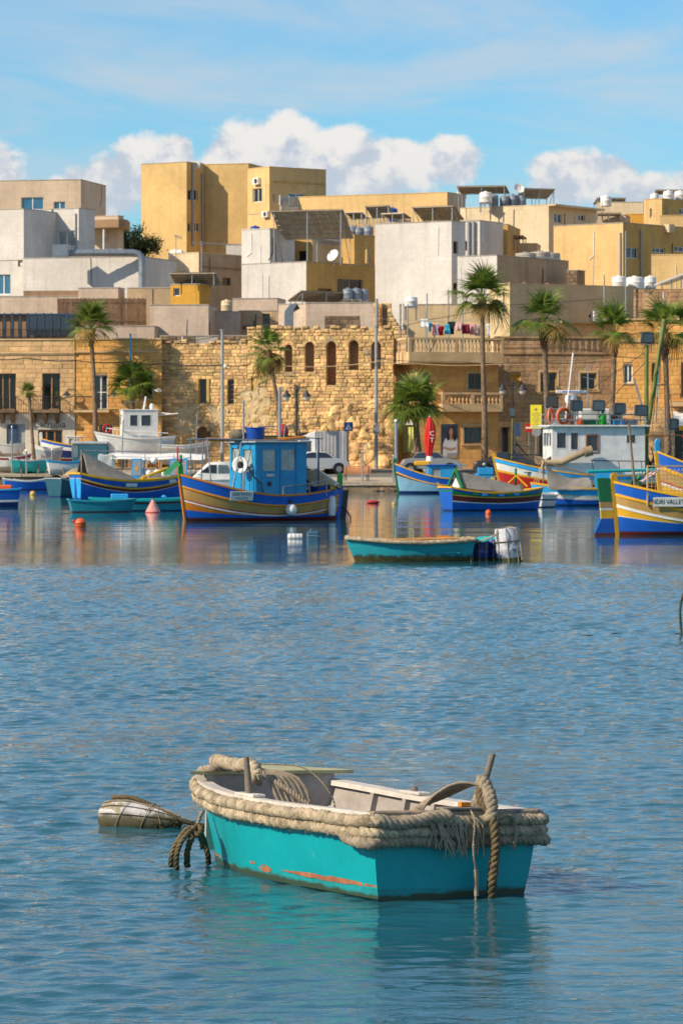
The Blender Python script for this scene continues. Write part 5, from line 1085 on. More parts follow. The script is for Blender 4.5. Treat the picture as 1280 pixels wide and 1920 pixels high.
for i, s in enumerate(('C', 'T')): text(s, .42, frame_M((.14, -.37, zt-1.05-i*.42), (1, .1, 0), (.1, -1, 0)), 'frame_white', r, ext=.02)
# cars
def car(px, foot, label, m, rz, L=4.1, Wd=1.72, Hh=1.45):
    Y = GT(foot); r = thing('parked_car', label, 'car', (PX(px, Y), Y, terrain(Y)+.006), rz, 'cars parked on the seafront road')
    prof = [(-.5, .32), (-.49, .62), (-.44, .68), (-.40, .95), (-.30, 1.0), (-.20, 1.4), (-.05, 1.45), (.12, 1.42), (.27, 1.02), (.44, .88), (.49, .7), (.5, .35)]
    def sec(x, z):
        w = Wd/2*(1 if z < .95 else 1-.22*(z-.95)/.5); w *= 1-.12*max(0, abs(x)-.42)/.08; return w
    mb = MB(); Lf = [(x*L, sec(x, z), z*Hh/1.45) for x, z in prof]; Rf = [(a, -b, c) for a, b, c in Lf]; n = len(prof)
    mb.grid([Rf, Lf]); mb.face(Lf); mb.face(Rf[::-1]); mb.face([Lf[0], Lf[-1], Rf[-1], Rf[0]]); mb.build('body', m, r, bevel=.03, smooth=True)
    for s in (-1, 1):
        mb = MB(); pts = [(-.28, 1.03), (-.19, 1.36), (-.06, 1.40), (-.06, 1.03)], [(-.03, 1.03), (-.03, 1.40), (.11, 1.37), (.22, 1.04)]
        for q in pts: mb = MB(); mb.extr([(x*L, s*(sec(x, z)+.006), z*Hh/1.45) for x, z in q], (0, -s*.012, 0)); mb.build('side_window', 'glass', r)
        for x in (-.31, .31):
            w = MB().lathe([(.31, -.1), (.32, -.06), (.32, .06), (.31, .1)], 20, (x*L, s*(Wd/2-.08), .32), Matrix.Rotation(R(90), 3, 'X')).build('wheel', 'rubber', r, smooth=True); MB().lathe([(.2, -.105), (.2, .105)], 14, (x*L, s*(Wd/2-.08), .32), Matrix.Rotation(R(90), 3, 'X')).build('rim', 'steel', w)
            MB().lathe([(.40, -.02), (.40, .012)], 20, (x*L, s*(Wd/2-.005), .34), Matrix.Rotation(R(90), 3, 'X')).build('wheel_arch', 'black', r)
        mb = MB(); mb.obox((L*.478, s*Wd*.36, .72*Hh/1.45), Vector((1, 0, 0)), Vector((0, 1, 0)), Vector((0, 0, 1)), .05, .16, .07); mb.build('headlight', 'glass_pale', r); mb = MB(); mb.obox((-L*.488, s*Wd*.38, .66), Vector((1, 0, 0)), Vector((0, 1, 0)), Vector((0, 0, 1)), .03, .12, .1); mb.build('tail_light', 'b_red', r)
    for q in ([(.125, 1.40), (.262, 1.05)], [(-.205, 1.37), (-.295, 1.03)]):
        (x0, z0), (x1, z1) = q; s = .012*(1 if x0 > 0 else -1)*L*.5; mb = MB(); mb.face([(x0*L+s, sec(x0, z0)-.08, z0*Hh/1.45+.01), (x1*L+s, sec(x1, z1)-.06, z1*Hh/1.45+.01), (x1*L+s, -sec(x1, z1)+.06, z1*Hh/1.45+.01), (x0*L+s, -sec(x0, z0)+.08, z0*Hh/1.45+.01)]); mb.build('windscreen', 'glass', r)
mat('car_white', (.72, .72, .70), .25, .03, 2); mat('car_silver', (.42, .43, .44), .25, .03, 2, metal=.5); mat('car_grey', (.07, .075, .085), .25, .05, 2, metal=.4)
car(804, 889, 'silver white car parked behind the red parasol', 'car_silver', R(4)); car(947, 890, 'dark grey car parked beside the tallest palm', 'car_grey', R(183)); car(592, 889, 'white car half hidden behind the blue cabin boat', 'car_white', R(20))
# box lorry
Y = GT(887); r = thing('box_lorry', 'white cab lorry with a grey ribbed box parked by the golden wall', 'lorry', (PX(617, Y), Y, terrain(Y)), R(-4))
mat('grey_box', (.36, .36, .37), .6, .08, 2, .15); MB().box(-.75, 1.2, -1, 1, .55, 2.72).build('cargo_box', 'grey_box', r, bevel=.02)
for i in range(8): MB().box(-.7+i*.24, -.64+i*.24, -1.03, -1.0, .6, 2.68).build('box_rib', 'grey_box', r)
mb = MB(); mb.extr([(-.8, -.95, .5), (-2.2, -.95, .5), (-2.2, -.95, 1.3), (-1.9, -.95, 2.3), (-.8, -.95, 2.75)], (0, 1.9, 0)); mb.build('cab', 'car_white', r, bevel=.04)
mb = MB(); mb.extr([(-1.1, -.96, 1.35), (-2.0, -.96, 1.35), (-1.8, -.96, 2.1), (-1.1, -.96, 2.1)], (0, .01, 0)); mb.build('side_window', 'glass', r)
for x in (-1.6, .6):
    for s in (-1, 1): w = MB().lathe([(.4, -.12), (.42, 0), (.4, .12)], 18, (x, s*.85, .42), Matrix.Rotation(R(90), 3, 'X')).build('wheel', 'rubber', r, smooth=True); MB().lathe([(.22, -.125), (.22, .125)], 12, (x, s*.85, .42), Matrix.Rotation(R(90), 3, 'X')).build('rim', 'steel', w)
# gull
Y = 236; r = thing('seagull', 'white seagull flying in front of the short bushy palm', 'bird', P(298, 733, Y)); mb = MB(); mb.sph((0, 0, 0), .1, 10, (2.1, .8, .8)); mb.sph((-.2, 0, .04), .055, 8); mb.extr([(-.25, -.02, .04), (-.33, 0, .03), (-.25, .02, .04)], (0, 0, .015)); mb.build('body', 'tank_white', r, smooth=True)
for s in (-1, 1): mb = MB(); mb.grid([[(-.1, s*.05, .03), (.1, s*.05, .02)], [(-.12, s*.3, .16), (.06, s*.3, .14)], [(-.02, s*.62, .12), (.06, s*.6, .1)]]); w = mb.build('wing', 'tank_white', r); sm = w.modifiers.new('t', 'SOLIDIFY'); sm.thickness = .015
# ---------------------------------------------------------------- boats
X1, Y1, Z1 = Vector((1, 0, 0)), Vector((0, 1, 0)), Vector((0, 0, 1))
class Boat: pass
def boat(name, label, px, py, L, B, rz, sheer, bands, boot='b_maroon', rail='b_yellow', inside='b_inside', shape='double', group=None, z0=None, Y=None, rake=.25, deck=.45, bluff=2.3, boot_h=.08, cat='boat', rail_r=.05, n=26, transom=None, tw=.78):
    """hull lofted from stern (t=0) to bow (t=1). sheer = heights at stern, middle, bow; bands = (material, end fraction at the ends, at the middle) from the rail down"""
    Y = Y or GY(py); zb = 0. if z0 is None else z0
    b = Boat(); b.root = r = thing(name, label, cat, (PX(px, Y), Y, zb), R(rz), group); b.L = L; b.B = B; b.Y = Y; b.px = px; dr = .3
    s0, s1, s2 = sheer
    def sh(t):
        return s1+(s0-s1)*max(0, 1-t/.5)**2+(s2-s1)*max(0, (t-.45)/.55)**2
    def plan(t):
        if shape == 'double': return max(0., 1-abs(2*t-1)**bluff)**.8
        if t < .4: return 1-(1-tw)*((.4-t)/.4)**2
        return max(0., 1-((t-.4)/.6)**bluff)**.8
    def pt(t, z, s=1, off=0.):
        S = sh(t); h = max(0., min(1., (z+dr)/(S+dr))); q = abs(2*t-1); e = .26+.45*(q**3 if shape == 'double' or t > .5 else q*.1)
        w = max(0., B/2*plan(t)*h**e-off)
        x = L*(t-.5)+rake*(z/max(S, .01))*max(0, (t-.6)/.4)**2-(rake*.6*(z/max(S, .01))*max(0, (.4-t)/.4)**2 if shape == 'double' else .12*(z/max(S, .01))*max(0, (.3-t)/.3))
        return Vector((x, s*w, z))
    b.pt = pt; b.sh = sh; ts = [i/(n-1) for i in range(n)]; ts = [.5-.5*math.cos(math.pi*t) if shape == 'double' else t for t in ts]
    if shape != 'double': ts = [math.sin(t*math.pi/2)*.55+t*.45 for t in [i/(n-1) for i in range(n)]]
    rows = [(None, 0., 0.)]+list(bands)
    def zrow(k, t):
        if k >= len(rows): return (boot_h if k == len(rows) else (-.12 if k == len(rows)+1 else -dr))
        _, fe, fm = rows[k]; q = abs(2*t-1)**1.6; f = fm+(fe-fm)*q; return max(sh(t)*(1-f), boot_h+.004*(len(rows)-k))
    mats = [m for m, _, _ in bands]+[bands[-1][0], boot, boot]; um = list(dict.fromkeys(mats)); mb = MB()
    for k in range(len(mats)):
        mb.m = um.index(mats[k])
        for s in (-1, 1): mb.grid([[pt(t, zrow(k, t), s), pt(t, zrow(k+1, t), s)] for t in ts])
    if shape != 'double':
        for k in range(len(mats)):
            mb.m = um.index(mats[k]) if not transom else um.index(mats[k])
            mb.face([pt(0, zrow(k, 0), -1), pt(0, zrow(k, 0), 1), pt(0, zrow(k+1, 0), 1), pt(0, zrow(k+1, 0), -1)])
    b.hull = mb.build('hull', um, r, smooth=True)
    if transom:
        mb = MB(); zz = [sh(0)*q for q in (.82, .6, .35, .1)]
        mb.extr([pt(0, z, 1)+Vector((-.012, -.02, 0)) for z in zz]+[pt(0, z, -1)+Vector((-.012, .02, 0)) for z in zz[::-1]], (.01, 0, 0)); mb.build('transom_board', transom, r)
    mb = MB()
    for s in (-1, 1): mb.grid([[pt(t, sh(t), s, .0), pt(t, sh(t)-.02, s, .07), pt(t, sh(t)*deck, s, .08)] for t in ts])
    mb.grid([[pt(t, sh(t)*deck, -1, .08), pt(t, sh(t)*deck, 1, .08)] for t in ts])
    if shape != 'double': mb.face([pt(0, sh(0), -1, .05)+Vector((.05, 0, 0)), pt(0, sh(0), 1, .05)+Vector((.05, 0, 0)), pt(0, sh(0)*deck, 1, .05)+Vector((.05, 0, 0)), pt(0, sh(0)*deck, -1, .05)+Vector((.05, 0, 0))])
    mb.build('deck', inside, r)
    for s in (-1, 1):
        mb = MB(); a = rail_r; mb.grid([[pt(t, sh(t)+a*.9, s, a), pt(t, sh(t)+a*.9, s, -a*.7), pt(t, sh(t)-a*.5, s, -a*.7), pt(t, sh(t)-a*.5, s, a), pt(t, sh(t)+a*.9, s, a)] for t in ts]); mb.build('gunwale', rail, r, smooth=True)
    if shape != 'double': mb = MB(); mb.bar(pt(0, sh(0)+.02, -1), pt(0, sh(0)+.02, 1), rail_r*1.6, rail_r*1.3); mb.build('stern_rail', rail, r)
    b.ts = ts; b.group = group
    b.zrow = zrow
    return b
def strake(b, k, m, w=.035, t0=0, t1=1):
    """rubbing strip standing proud on the hull along band line k"""
    ts = [t for t in b.ts if t0 <= t <= t1]
    for s in (-1, 1): MB().grid([[b.pt(t, b.zrow(k, t)+w, s), b.pt(t, b.zrow(k, t)+w*.6, s, -w), b.pt(t, b.zrow(k, t)-w*.6, s, -w), b.pt(t, b.zrow(k, t)-w, s)] for t in ts]).build('rubbing_strake', m, b.root, smooth=True)
def stem_post(b, m, h, end=1, w=.07, m2=None):
    t = 1. if end else 0.; S = b.sh(t); pts = [b.pt(t, z) for z in (-.2, S*.3, S*.65, S)]; d = (pts[-1]-pts[-2]).normalized(); s = 1 if end else -1; mb = MB()
    for i in range(3): mb.bar(pts[i]+Vector((s*.02, 0, 0)), pts[i+1]+Vector((s*.02, 0, 0)), w*1.2, w*1.6)
    mb.build('stem' if end else 'stern_post', m, b.root)
    if h: mb = MB(); p = pts[-1]; mb.extr([p+Vector((s*.06, -w/2, -.12)), p+Vector((s*.09, -w/2, h*.7)), p+Vector((s*.0, -w/2, h)), p+Vector((-s*.12, -w/2, h*.95)), p+Vector((-s*.16, -w/2, -.12))], (0, w, 0)); mb.build('post_head', m2 or m, b.root, bevel=.01)
def cabin(root, x0, x1, y0, y1, z0, z1, m, wins, glass='glass_pale', roof=None, over=.1, name='cabin', frame=None, rth=.06):
    F4 = {'P': Face((x1, y1), (-1, 0), x1-x0, z0, z1), 'S': Face((x0, y0), (1, 0), x1-x0, z0, z1), 'F': Face((x1, y0), (0, 1), y1-y0, z0, z1), 'A': Face((x0, y1), (0, -1), y1-y0, z0, z1)}
    hz = z1-z0; panes = []
    for k, ws in wins.items():
        f = F4[k]
        for (u0, u1, v0, v1) in ws: f.holes.append((u0*f.w, u1*f.w, z0+v0*hz, z0+v1*hz)); panes.append((f, f.holes[-1]))
    mb = MB(); [f.sheet(mb, .05) for f in F4.values()]; c = mb.build(name, m, root)
    for f, (a, b_, c0, c1) in panes:
        w = MB(); w.face([f.at(a, c0, -.04), f.at(b_, c0, -.04), f.at(b_, c1, -.04), f.at(a, c1, -.04)]); p = w.build('window', glass, c)
        q = MB(); e = .03
        for (ua, ub, za, zb) in ((a-e, a+e*.3, c0-e, c1+e), (b_-e*.3, b_+e, c0-e, c1+e), (a+e*.3, b_-e*.3, c0-e, c0+e*.3), (a+e*.3, b_-e*.3, c1-e*.3, c1+e)): f.fbox(q, ua, ub, za, zb, -.03, .012)
        q.build('frame', frame or m, p)
    mb = MB(); mb.box(x0-over, x1+over, y0-over, y1+over, z1, z1+rth); mb.build('roof', roof or m, c, bevel=.015); return c
def bx(root, name, m, x0, x1, y0, y1, z0, z1, bevel=0): return MB().box(x0, x1, y0, y1, z0, z1).build(name, m, root, bevel=bevel)
def rod(root, name, m, pts, r=.02, n=7): return MB().tube(pts, r, n).build(name, m, root, smooth=True)
def bucket(label, c, r_, h, m='bucket_blue', name='bucket', cat='bucket', root=None):
    o = thing(name, label, cat, c); MB().lathe([(r_*.8, 0), (r_*.82, .02), (r_, h*.9), (r_*1.06, h*.92), (r_*1.06, h), (r_*.95, h), (r_*.78, .05), (0, .05)], 18).build('body', m, o, smooth=True); a = [Vector((r_*math.cos(q), .02, h*.9-r_*.75*math.sin(q)*.4)) for q in [math.pi*i/8 for i in range(9)]]; MB().tube(a, .012, 5).build('handle', 'steel', o); return o
def wpt(b, x, y, z): c, s = math.cos(b.root.rotation_euler.z), math.sin(b.root.rotation_euler.z); l = b.root.location; return Vector((l.x+c*x-s*y, l.y+s*x+c*y, l.z+z))
def draped(root, name, m, pts_rows): o = MB().grid(pts_rows).build(name, m, root, smooth=2); md = o.modifiers.new('t', 'SOLIDIFY'); md.thickness = .02; ms = o.modifiers.new('s', 'SUBSURF'); ms.levels = 1; ms.render_levels = 1; return o
LUZ = 'painted fishing boats moored off the quay'
def plate(b, words, t, z, w, h, side, m='b_white'):
    p = b.pt(t, z, side); q = b.pt(t+.02, z, side); U = (q-p).normalized()*(-side); U.z *= .6; U.normalize(); up = (b.pt(t, z+.1, side)-b.pt(t, z-.1, side)).normalized(); N = U.cross(up).normalized(); c = p+N*.055
    mb = MB(); mb.obox(c, U, N.cross(U), N, w/2, h/2, .014); pl = mb.build('name_plate', m, b.root)
    for s, sz, dy in words: text(s, sz, frame_M(c+N*.017+N.cross(U)*dy, U, N), 'iron', pl, sx=.78)
def fleet():
    # ---- blue cabin boat with orange rail
    b = boat('fishing_boat', 'wooden fishing boat with blue wheelhouse and orange striped bow', 492, 976, 6.6, 2.3, 214, (1.25, .92, 1.68), [('b_blue', .22, .36), ('b_yellow', .26, .42), ('b_brown', .5, .72), ('b_red', .525, .76), ('b_white', .555, .81), ('b_orange', .74, .815), ('b_blue', .9, .9)], 'b_maroon', 'b_orange', 'b_cabin', group=LUZ, deck=.62, boot_h=.13, bluff=2.6)
    r = b.root; strake(b, 2, 'b_orange', .03); strake(b, 5, 'b_white', .012); stem_post(b, 'b_orange', .42, 1, .055, 'b_lime'); stem_post(b, 'b_blue', .5, 0, .09, 'b_lime')
    cb = cabin(r, -1.35, .85, -.9, .9, .55, 2.85, 'b_cabin', {'F': [(.08, .42, .55, .92), (.52, .86, .6, .9)], 'P': [(.12, .4, .55, .9), (.48, .78, .56, .9)], 'S': [(.3, .7, .55, .9)], 'A': [(.3, .7, .55, .9)]}, 'glass_pale', 'b_grey', .14)
    for (x, y) in ((.86, -.05), (.86, .86), (-.2, .906), (-.9, .906)): MB().box(x-.02, x+.02, y-.02, y+.02, .6, 2.8).build('corner_batten', 'b_cabin', cb)
    bx(cb, 'door', 'b_cabin', .0, .6, .9, .93, .62, 1.75); MB().lathe([(.1, -.02), (.1, .03)], 12, (.3, .93, 1.35), Matrix.Rotation(R(90), 3, 'X')).build('porthole', 'iron', cb); bx(cb, 'light_box', 'steel', .12, .42, .93, .98, 1.62, 1.72)
    # rolled orange awning and roof gear
    rod(r, 'awning_roll', 'b_orange', [(2.2, -.3, 2.98), (1.3, -.35, 2.96), (.5, .4, 3.0), (-.4, .85, 2.98), (-1.3, .9, 3.04)], .07, 8)
    rod(r, 'awning_rail', 'steel', [(3.1, -.2, 2.96), (2.3, .1, 3.0), (.5, .75, 2.94), (-1.4, 1., 2.98)], .03); rod(r, 'awning_rail', 'steel', [(3.1, -.2, 2.96), (2.0, -.6, 2.98), (.6, -.95, 2.96)], .025)
    for p in ((2.55, .25), (2.9, -.3), (2.2, -.55)): rod(r, 'awning_post', 'steel', [(p[0]-.1, p[1]*1.6, b.sh(.88)-.1), (p[0], p[1], 2.98)], .025)
    for (x, y, h) in ((.95, .2, 4.4), (-.35, .62, 4.9)): rod(r, 'mast', 'grey_paint', [(x, y, .6 if x < 0 else 2.9), (x, y, h)], .04 if x > 0 else .06)
    bx(r, 'mast_light', 'b_red', .92, .98, .17, .23, 3.95, 4.07)
    for i in range(2): rod(r, 'roof_rail', 'steel', [(-.2-i*.2, -.8+i*1.6, 2.95), (-.3-i*.2, -.75+i*1.5, 3.45), (-1.1, -.7+i*1.4, 3.45), (-1.3, -.75+i*1.5, 2.95)], .022)
    rod(r, 'crane_arm', 'steel', [(1.3, .75, 1.0), (1.25, .7, 1.75), (.9, .75, 1.9)], .05); rod(r, 'crane_arm', 'steel', [(1.7, .6, 1.05), (1.3, .5, 2.6), (1.2, .45, 2.9)], .022); rod(r, 'hose', 'rubber', [(1.2, .85, 2.0), (1.0, 1.0, 1.6), (.7, 1.02, 1.35), (.6, 1.0, 1.0)], .03)
    rod(r, 'side_rail', 'steel', [(-.2, 1.07, 1.25), (-1.4, 1.0, 1.35), (-2.4, .75, 1.5)], .02); [rod(r, 'rail_stanchion', 'steel', [(x, y, .9), (x, y, z)], .018) for x, y, z in ((-.2, 1.07, 1.25), (-1.4, 1., 1.35), (-2.3, .77, 1.48))]
    M = Matrix.Rotation(R(70), 3, 'Y'); MB().lathe([(.02, -.16), (.2, -.15), (.3, -.05), (.3, .05), (.26, .06), (.13, .0), (.12, -.05), (0, -.05)], 18, (1.25, .45, 2.05), Matrix.Rotation(R(35), 3, 'Z') @ Matrix.Rotation(R(90), 3, 'Y')).build('winch_drum', 'tank_white', r, smooth=True); MB().lathe([(.13, .0), (.1, .055), (0, .06)], 14, (1.25, .45, 2.05), Matrix.Rotation(R(35), 3, 'Z') @ Matrix.Rotation(R(90), 3, 'Y')).build('drum_hub', 'rubber', r, smooth=True)
    rod(r, 'stern_pole', 'blue_post', [(-2.0, .7, .9), (-2.0, .7, 3.0)], .035); rod(r, 'stern_pole', 'blue_post', [(-2.25, .6, 3.0), (-1.1, .85, 3.05)], .02)
    # net heap and stern gear
    rows = []
    for i in range(9): rows.append([Vector((-1.7-.16*j+.03*math.sin(i*3+j), -.75+.19*i, 1.15+.75*math.sin(math.pi*(i+.5)/9)*math.sin(math.pi*(j+1.)/9)**.6+.12*noise.noise(Vector((i*.9, j*.9, 1))))) for j in range(9)])
    draped(r, 'net_cover', 'tarp_tan', rows); draped(r, 'oilskin', 'b_yellow', [[Vector((-2.5-.08*j, .35+.1*i, 1.15+.4*math.sin(i*.8)*math.cos(j*.4)+.05*math.sin(i*j))) for j in range(5)] for i in range(5)]); rod(r, 'stern_plank', 'b_white', [(-2.3, .1, 1.9), (-3.0, .55, 1.3)], .05)
    for (x, h, k) in ((-.52, .55, 1), (-2.62, .62, 1)):
        t = x/b.L+.5; p = b.pt(t, b.sh(t)*.55, k)+Vector((0, .1, 0)); f = thing('boat_fender', 'round white fender hanging at the middle of the blue wheelhouse boat' if x > -1 else 'long pale fender hanging at the stern of the blue wheelhouse boat', 'fender', wpt(b, *p)); 
        if x > -1: MB().sph((0, 0, -.1), .21, 14, (1, 1, 1.1)).build('float', 'tank_white', f, smooth=2); MB().lathe([(.1, .1), (.07, .22), (.03, .28)], 10).build('neck', 'iron', f, smooth=True)
        else: MB().lathe([(0, -.5), (.12, -.45), (.14, -.3), (.14, .15), (.1, .25), (0, .3)], 14).build('float', 'tank_white', f, smooth=True); rod(f, 'rope', 'iron', [(0, 0, .25), (0, .0, .6)], .015)
    plate(b, [('SAN PAWL', .19, .065), ('VALLETTA', .13, -.09)], .73, b.sh(.73)*.84, .86, .34, 1)
    MB().extr([b.pt(0, 1.1)+Vector((-.05, 0, 0)), b.pt(0, 1.1)+Vector((-.35, 0, 0)), b.pt(0, -.2)+Vector((-.35, 0, 0)), b.pt(0, -.2)+Vector((-.05, 0, 0))], (0, .05, 0)).build('rudder', 'iron', r); rod(r, 'rudder_chain', 'iron', [(-3.5, .1, .5), (-3.7, .3, .1), (-3.65, .3, -.2)], .03)
    bucket('large blue tub on the wheelhouse roof', wpt(b, .55, .35, 2.92), .36, .5); bucket('blue bucket at the stern of the blue wheelhouse boat', wpt(b, -2.25, .35, b.sh(.2)*.62), .38, .62)
    cr = thing('fish_crate', 'green plastic crate on the wheelhouse roof', 'crate', wpt(b, -.5, .3, 2.92), R(214)); mb = MB(); [mb.box(*q) for q in ((-.5, .5, -.3, -.27, 0, .2), (-.5, .5, .27, .3, 0, .2), (-.5, -.47, -.27, .27, 0, .2), (.47, .5, -.27, .27, 0, .2), (-.47, .47, -.27, .27, 0, .03))]; mb.build('box', 'b_green', cr); 
    nb = MB(); nb.sph((0, 0, 0), .3, 14, (1.1, 1, .75)); nb.v = [tuple(Vector(v)*(1+.3*noise.noise(Vector(v)*6))) for v in nb.v]; o = nb.build('net_bundle', 'net', None, smooth=2); o.location = wpt(b, 1.0, -.1, 3.12); tag(o, 'brown net bundle beside the blue tub on the wheelhouse roof', 'net')
    nb = MB(); nb.sph((0, 0, 0), .28, 14, (.8, 1, 1.1)); o = nb.build('mooring_ball', 'b_red', None, smooth=2); o.location = wpt(b, -.95, -.1, 3.25); tag(o, 'faded red ball float on the wheelhouse roof', 'float')
    # ---- blue and yellow boat at the right edge, stern towards us
    b = boat('fishing_boat', 'wooden boat lettered on its blue side with a green topped rudder', 1350, 1004, 6.9, 2.5, 19, (1.62, 1.05, 1.7), [('b_blue', .2, .34), ('b_yellow', .24, .40), ('b_brown', .40, .66), ('b_white', .455, .72), ('b_yellow', .62, .725), ('b_white', .635, .73), ('b_blue', .9, .9)], 'b_maroon', 'b_yellow', 'b_yellow', group=LUZ, deck=.55, boot_h=.12, bluff=2.7, Y=113.5)
    r = b.root; strake(b, 2, 'b_yellow', .035); strake(b, 4, 'b_white', .02); stem_post(b, 'b_yellow', .3, 0, .08); p0 = b.pt(0, 0.)
    zs = [(1.72, .02, .5), (1.2, 0, .5)]
    def rud(z0, z1, m, xo0=.55, xo1=.55):
        a = b.pt(0, z0); c = b.pt(0, z1); mb = MB(); mb.extr([a+Vector((-.1, -.035, 0)), c+Vector((-.1, -.035, 0)), Vector((c.x-xo1, -.035, z1)), Vector((a.x-xo0, -.035, z0))], (0, .07, 0)); mb.build('rudder_panel', m, r)
    rud(1.02, 1.75, 'b_green', .5, .52); rud(.84, 1.017, 'b_brown', .5, .5); rud(.77, .837, 'b_white', .5, .5); rud(.52, .767, 'b_yellow', .5, .5); rud(.08, .517, 'b_blue2', .75, .5); rud(-.25, .077, 'b_maroon', .75, .75)
    rod(r, 'tiller', 'b_turq', [(-4.4, .1, 1.95), (-2.2, -.1, 2.0)], .05); rod(r, 'mast', 'wood_pole', [(-3.0, -.35, 1.2), (-3.25, -.4, 3.4)], .04)
    rod(r, 'oar', 'wood_pole', [(-.75, -1.45, 1.15), (-1.05, -1.6, .45)], .03)
    draped(r, 'green_net', 'b_green', [[Vector((-3.0+.12*i, -.15+.1*j, 1.55+.3*math.sin(i*1.2+1)*math.cos(j)+.05*j)) for j in range(4)] for i in range(4)])
    draped(r, 'pink_cloth', 'wash_rose', [[Vector((-2.75+.18*i, -.3+.15*j, 1.62+.12*i+.05*math.sin(i*2+j))) for j in range(4)] for i in range(5)])
    plate(b, [('INDRI VALLETTA', .21, 0)], .20, b.sh(.20)*.83, 1.08, .28, -1)
    # grid guard on the rail
    f = Face((-2.75, -.66), (1, -.12), 4., 1.15, 2.1); mb = MB(); 
    for i in range(33): f.fbox(mb, i*.122, i*.122+.018, 1.2, 2.1, 0, .018)
    for i in range(8): f.fbox(mb, 0, 4, 1.25+i*.12, 1.265+i*.12, .018, .034)
    mb.build('grid_guard', 'trim', r); mb = MB(); f.fbox(mb, -.02, 4., 2.1, 2.14, -.01, .04); [f.fbox(mb, u-.02, u+.02, .9, 2.1, -.03, .03) for u in (0., 1.45, 2.9)]; mb.build('guard_frame', 'trim', r)
    # ---- tall bow behind it
    b = boat('fishing_boat', 'high blue and yellow bow rising behind the lettered boat', 1385, 962, 6.6, 2.6, 194, (1.8, 1.4, 2.5), [('b_blue', .2, .3), ('b_yellow', .26, .36), ('b_brown', .45, .6), ('b_red', .48, .63), ('b_white', .52, .67), ('b_yellow', .78, .7), ('b_blue2', .95, .95)], 'b_maroon', 'b_yellow', 'b_blue', group=LUZ, Y=150, boot_h=.1); stem_post(b, 'b_yellow', .55, 1, .1, 'b_sky'); strake(b, 2, 'b_yellow', .04)
    draped(b.root, 'red_cloth', 'red_cloth', [[Vector((2.4-.12*i, -.3+.2*j, 2.95+.5*(1-abs(i-2)/2.5)+.05*math.sin(j*2))) for j in range(4)] for i in range(5)]); rod(b.root, 'mast', 'wood_pole', [(2.6, .9, 2.0), (2.6, .9, 4.0)], .03); rod(b.root, 'net_roller', 'b_turq', [(1.6, -.8, 2.6), (1.6, .8, 2.6)], .2, 10)
    # ---- pale blue boat with small cabin
    b = boat('fishing_boat', 'pale blue boat with a low blue cabin below the red parasol', 838, 925, 5.7, 2.0, 187, (.95, .85, 1.72), [('b_blue', .25, .42), ('b_yellow', .29, .46), ('b_maroon', .38, .47), ('b_pale', .9, .9)], 'b_navy', 'b_yellow', 'b_cabin', group=LUZ, boot_h=.14, deck=.7); stem_post(b, 'b_green', .35); strake(b, 2, 'b_yellow', .03)
    cb = cabin(b.root, -.3, 1.2, -.62, .62, .6, 1.62, 'b_sky', {'P': [(.12, .48, .35, .85)], 'F': [(.15, .85, .35, .88)], 'S': [(.3, .7, .4, .85)]}, 'glass_pale', 'b_blue2', .12, frame='b_sky'); bx(b.root, 'shade_board', 'b_cabin', -1.1, -.45, -.6, .6, 1.58, 1.64); bx(b.root, 'bench_box', 'b_sky', -2.6, -1.6, -.55, .55, .62, 1.15, .03); bx(b.root, 'bench_back', 'b_sky', -2.6, -1.7, .45, .6, 1.1, 1.5, .02); MB().sph((-2.1, .5, 1.68), .12, 10).build('lamp', 'steel', b.root, smooth=True)
    o = bx(None, 'fender_board', 'b_yellow', -.45, .45, -.06, .06, -.14, .14, .05); o.location = wpt(b, 1.55, .55, 1.75); tag(o, 'small yellow board on the pale blue boat foredeck', 'board')
    # ---- dark blue boat with a tent of canvas
    b = boat('fishing_boat', 'blue and maroon boat with a grey tent cover edged green', 924, 957, 4.2, 1.9, 22, (.98, .74, .95), [('b_blue', .1, .2), ('b_green', .3, .22), ('b_yellow', .32, .28), ('b_maroon', .55, .56), ('b_white', .6, .61), ('b_blue', .9, .9)], 'b_navy', 'b_yellow', 'b_inside', 'transom', group=LUZ, transom='b_blue', tw=.8, boot_h=.06, deck=.55)
    r = b.root; ridge = [Vector((-1.7, 0, 1.72)), Vector((-.4, 0, 1.45)), Vector((1.3, 0, 1.02))]
    draped(r, 'tent_cover', 'tarp_grey', [[Vector((p.x, s*w, p.z-abs(s)*(p.z-h)+.04*math.sin(s*9+p.x*4))) for s in [k/6 for k in range(-6, 7)]] for p, w, h in ((ridge[0], .72, .98), ((ridge[0]+ridge[1])/2, .8, .88), (ridge[1], .82, .82), ((ridge[1]+ridge[2])/2, .7, .8), (ridge[2], .5, .84))])
    for s in (-1, 1): MB().bar(ridge[0]+Vector((-.05, 0, .05)), (-1.78, s*.8, .95), .07, .12).build('tent_edge', 'b_green', r)
    mb = MB(); mb.extr([(-1.74, -.45, .98), (-1.74, .45, .98), (-1.74, 0, 1.4)], (.02, 0, 0)); mb.build('tent_flap', 'b_white', r)
    for i in range(7): t = .22+i*.09; MB().obox(b.pt(t, b.sh(t)*.91, -1)+Vector((0, -.012, 0)), X1, Y1, Z1, .12, .02, .06).build('side_panel', ('b_green', 'b_sky')[i % 2], r)
    mb = MB(); mb.extr([(-2.15, .78, .95), (-2.25, .8, 1.22), (-1.95, .76, 1.0)], (0, .05, 0)); mb.build('stern_horn', 'b_yellow', r)
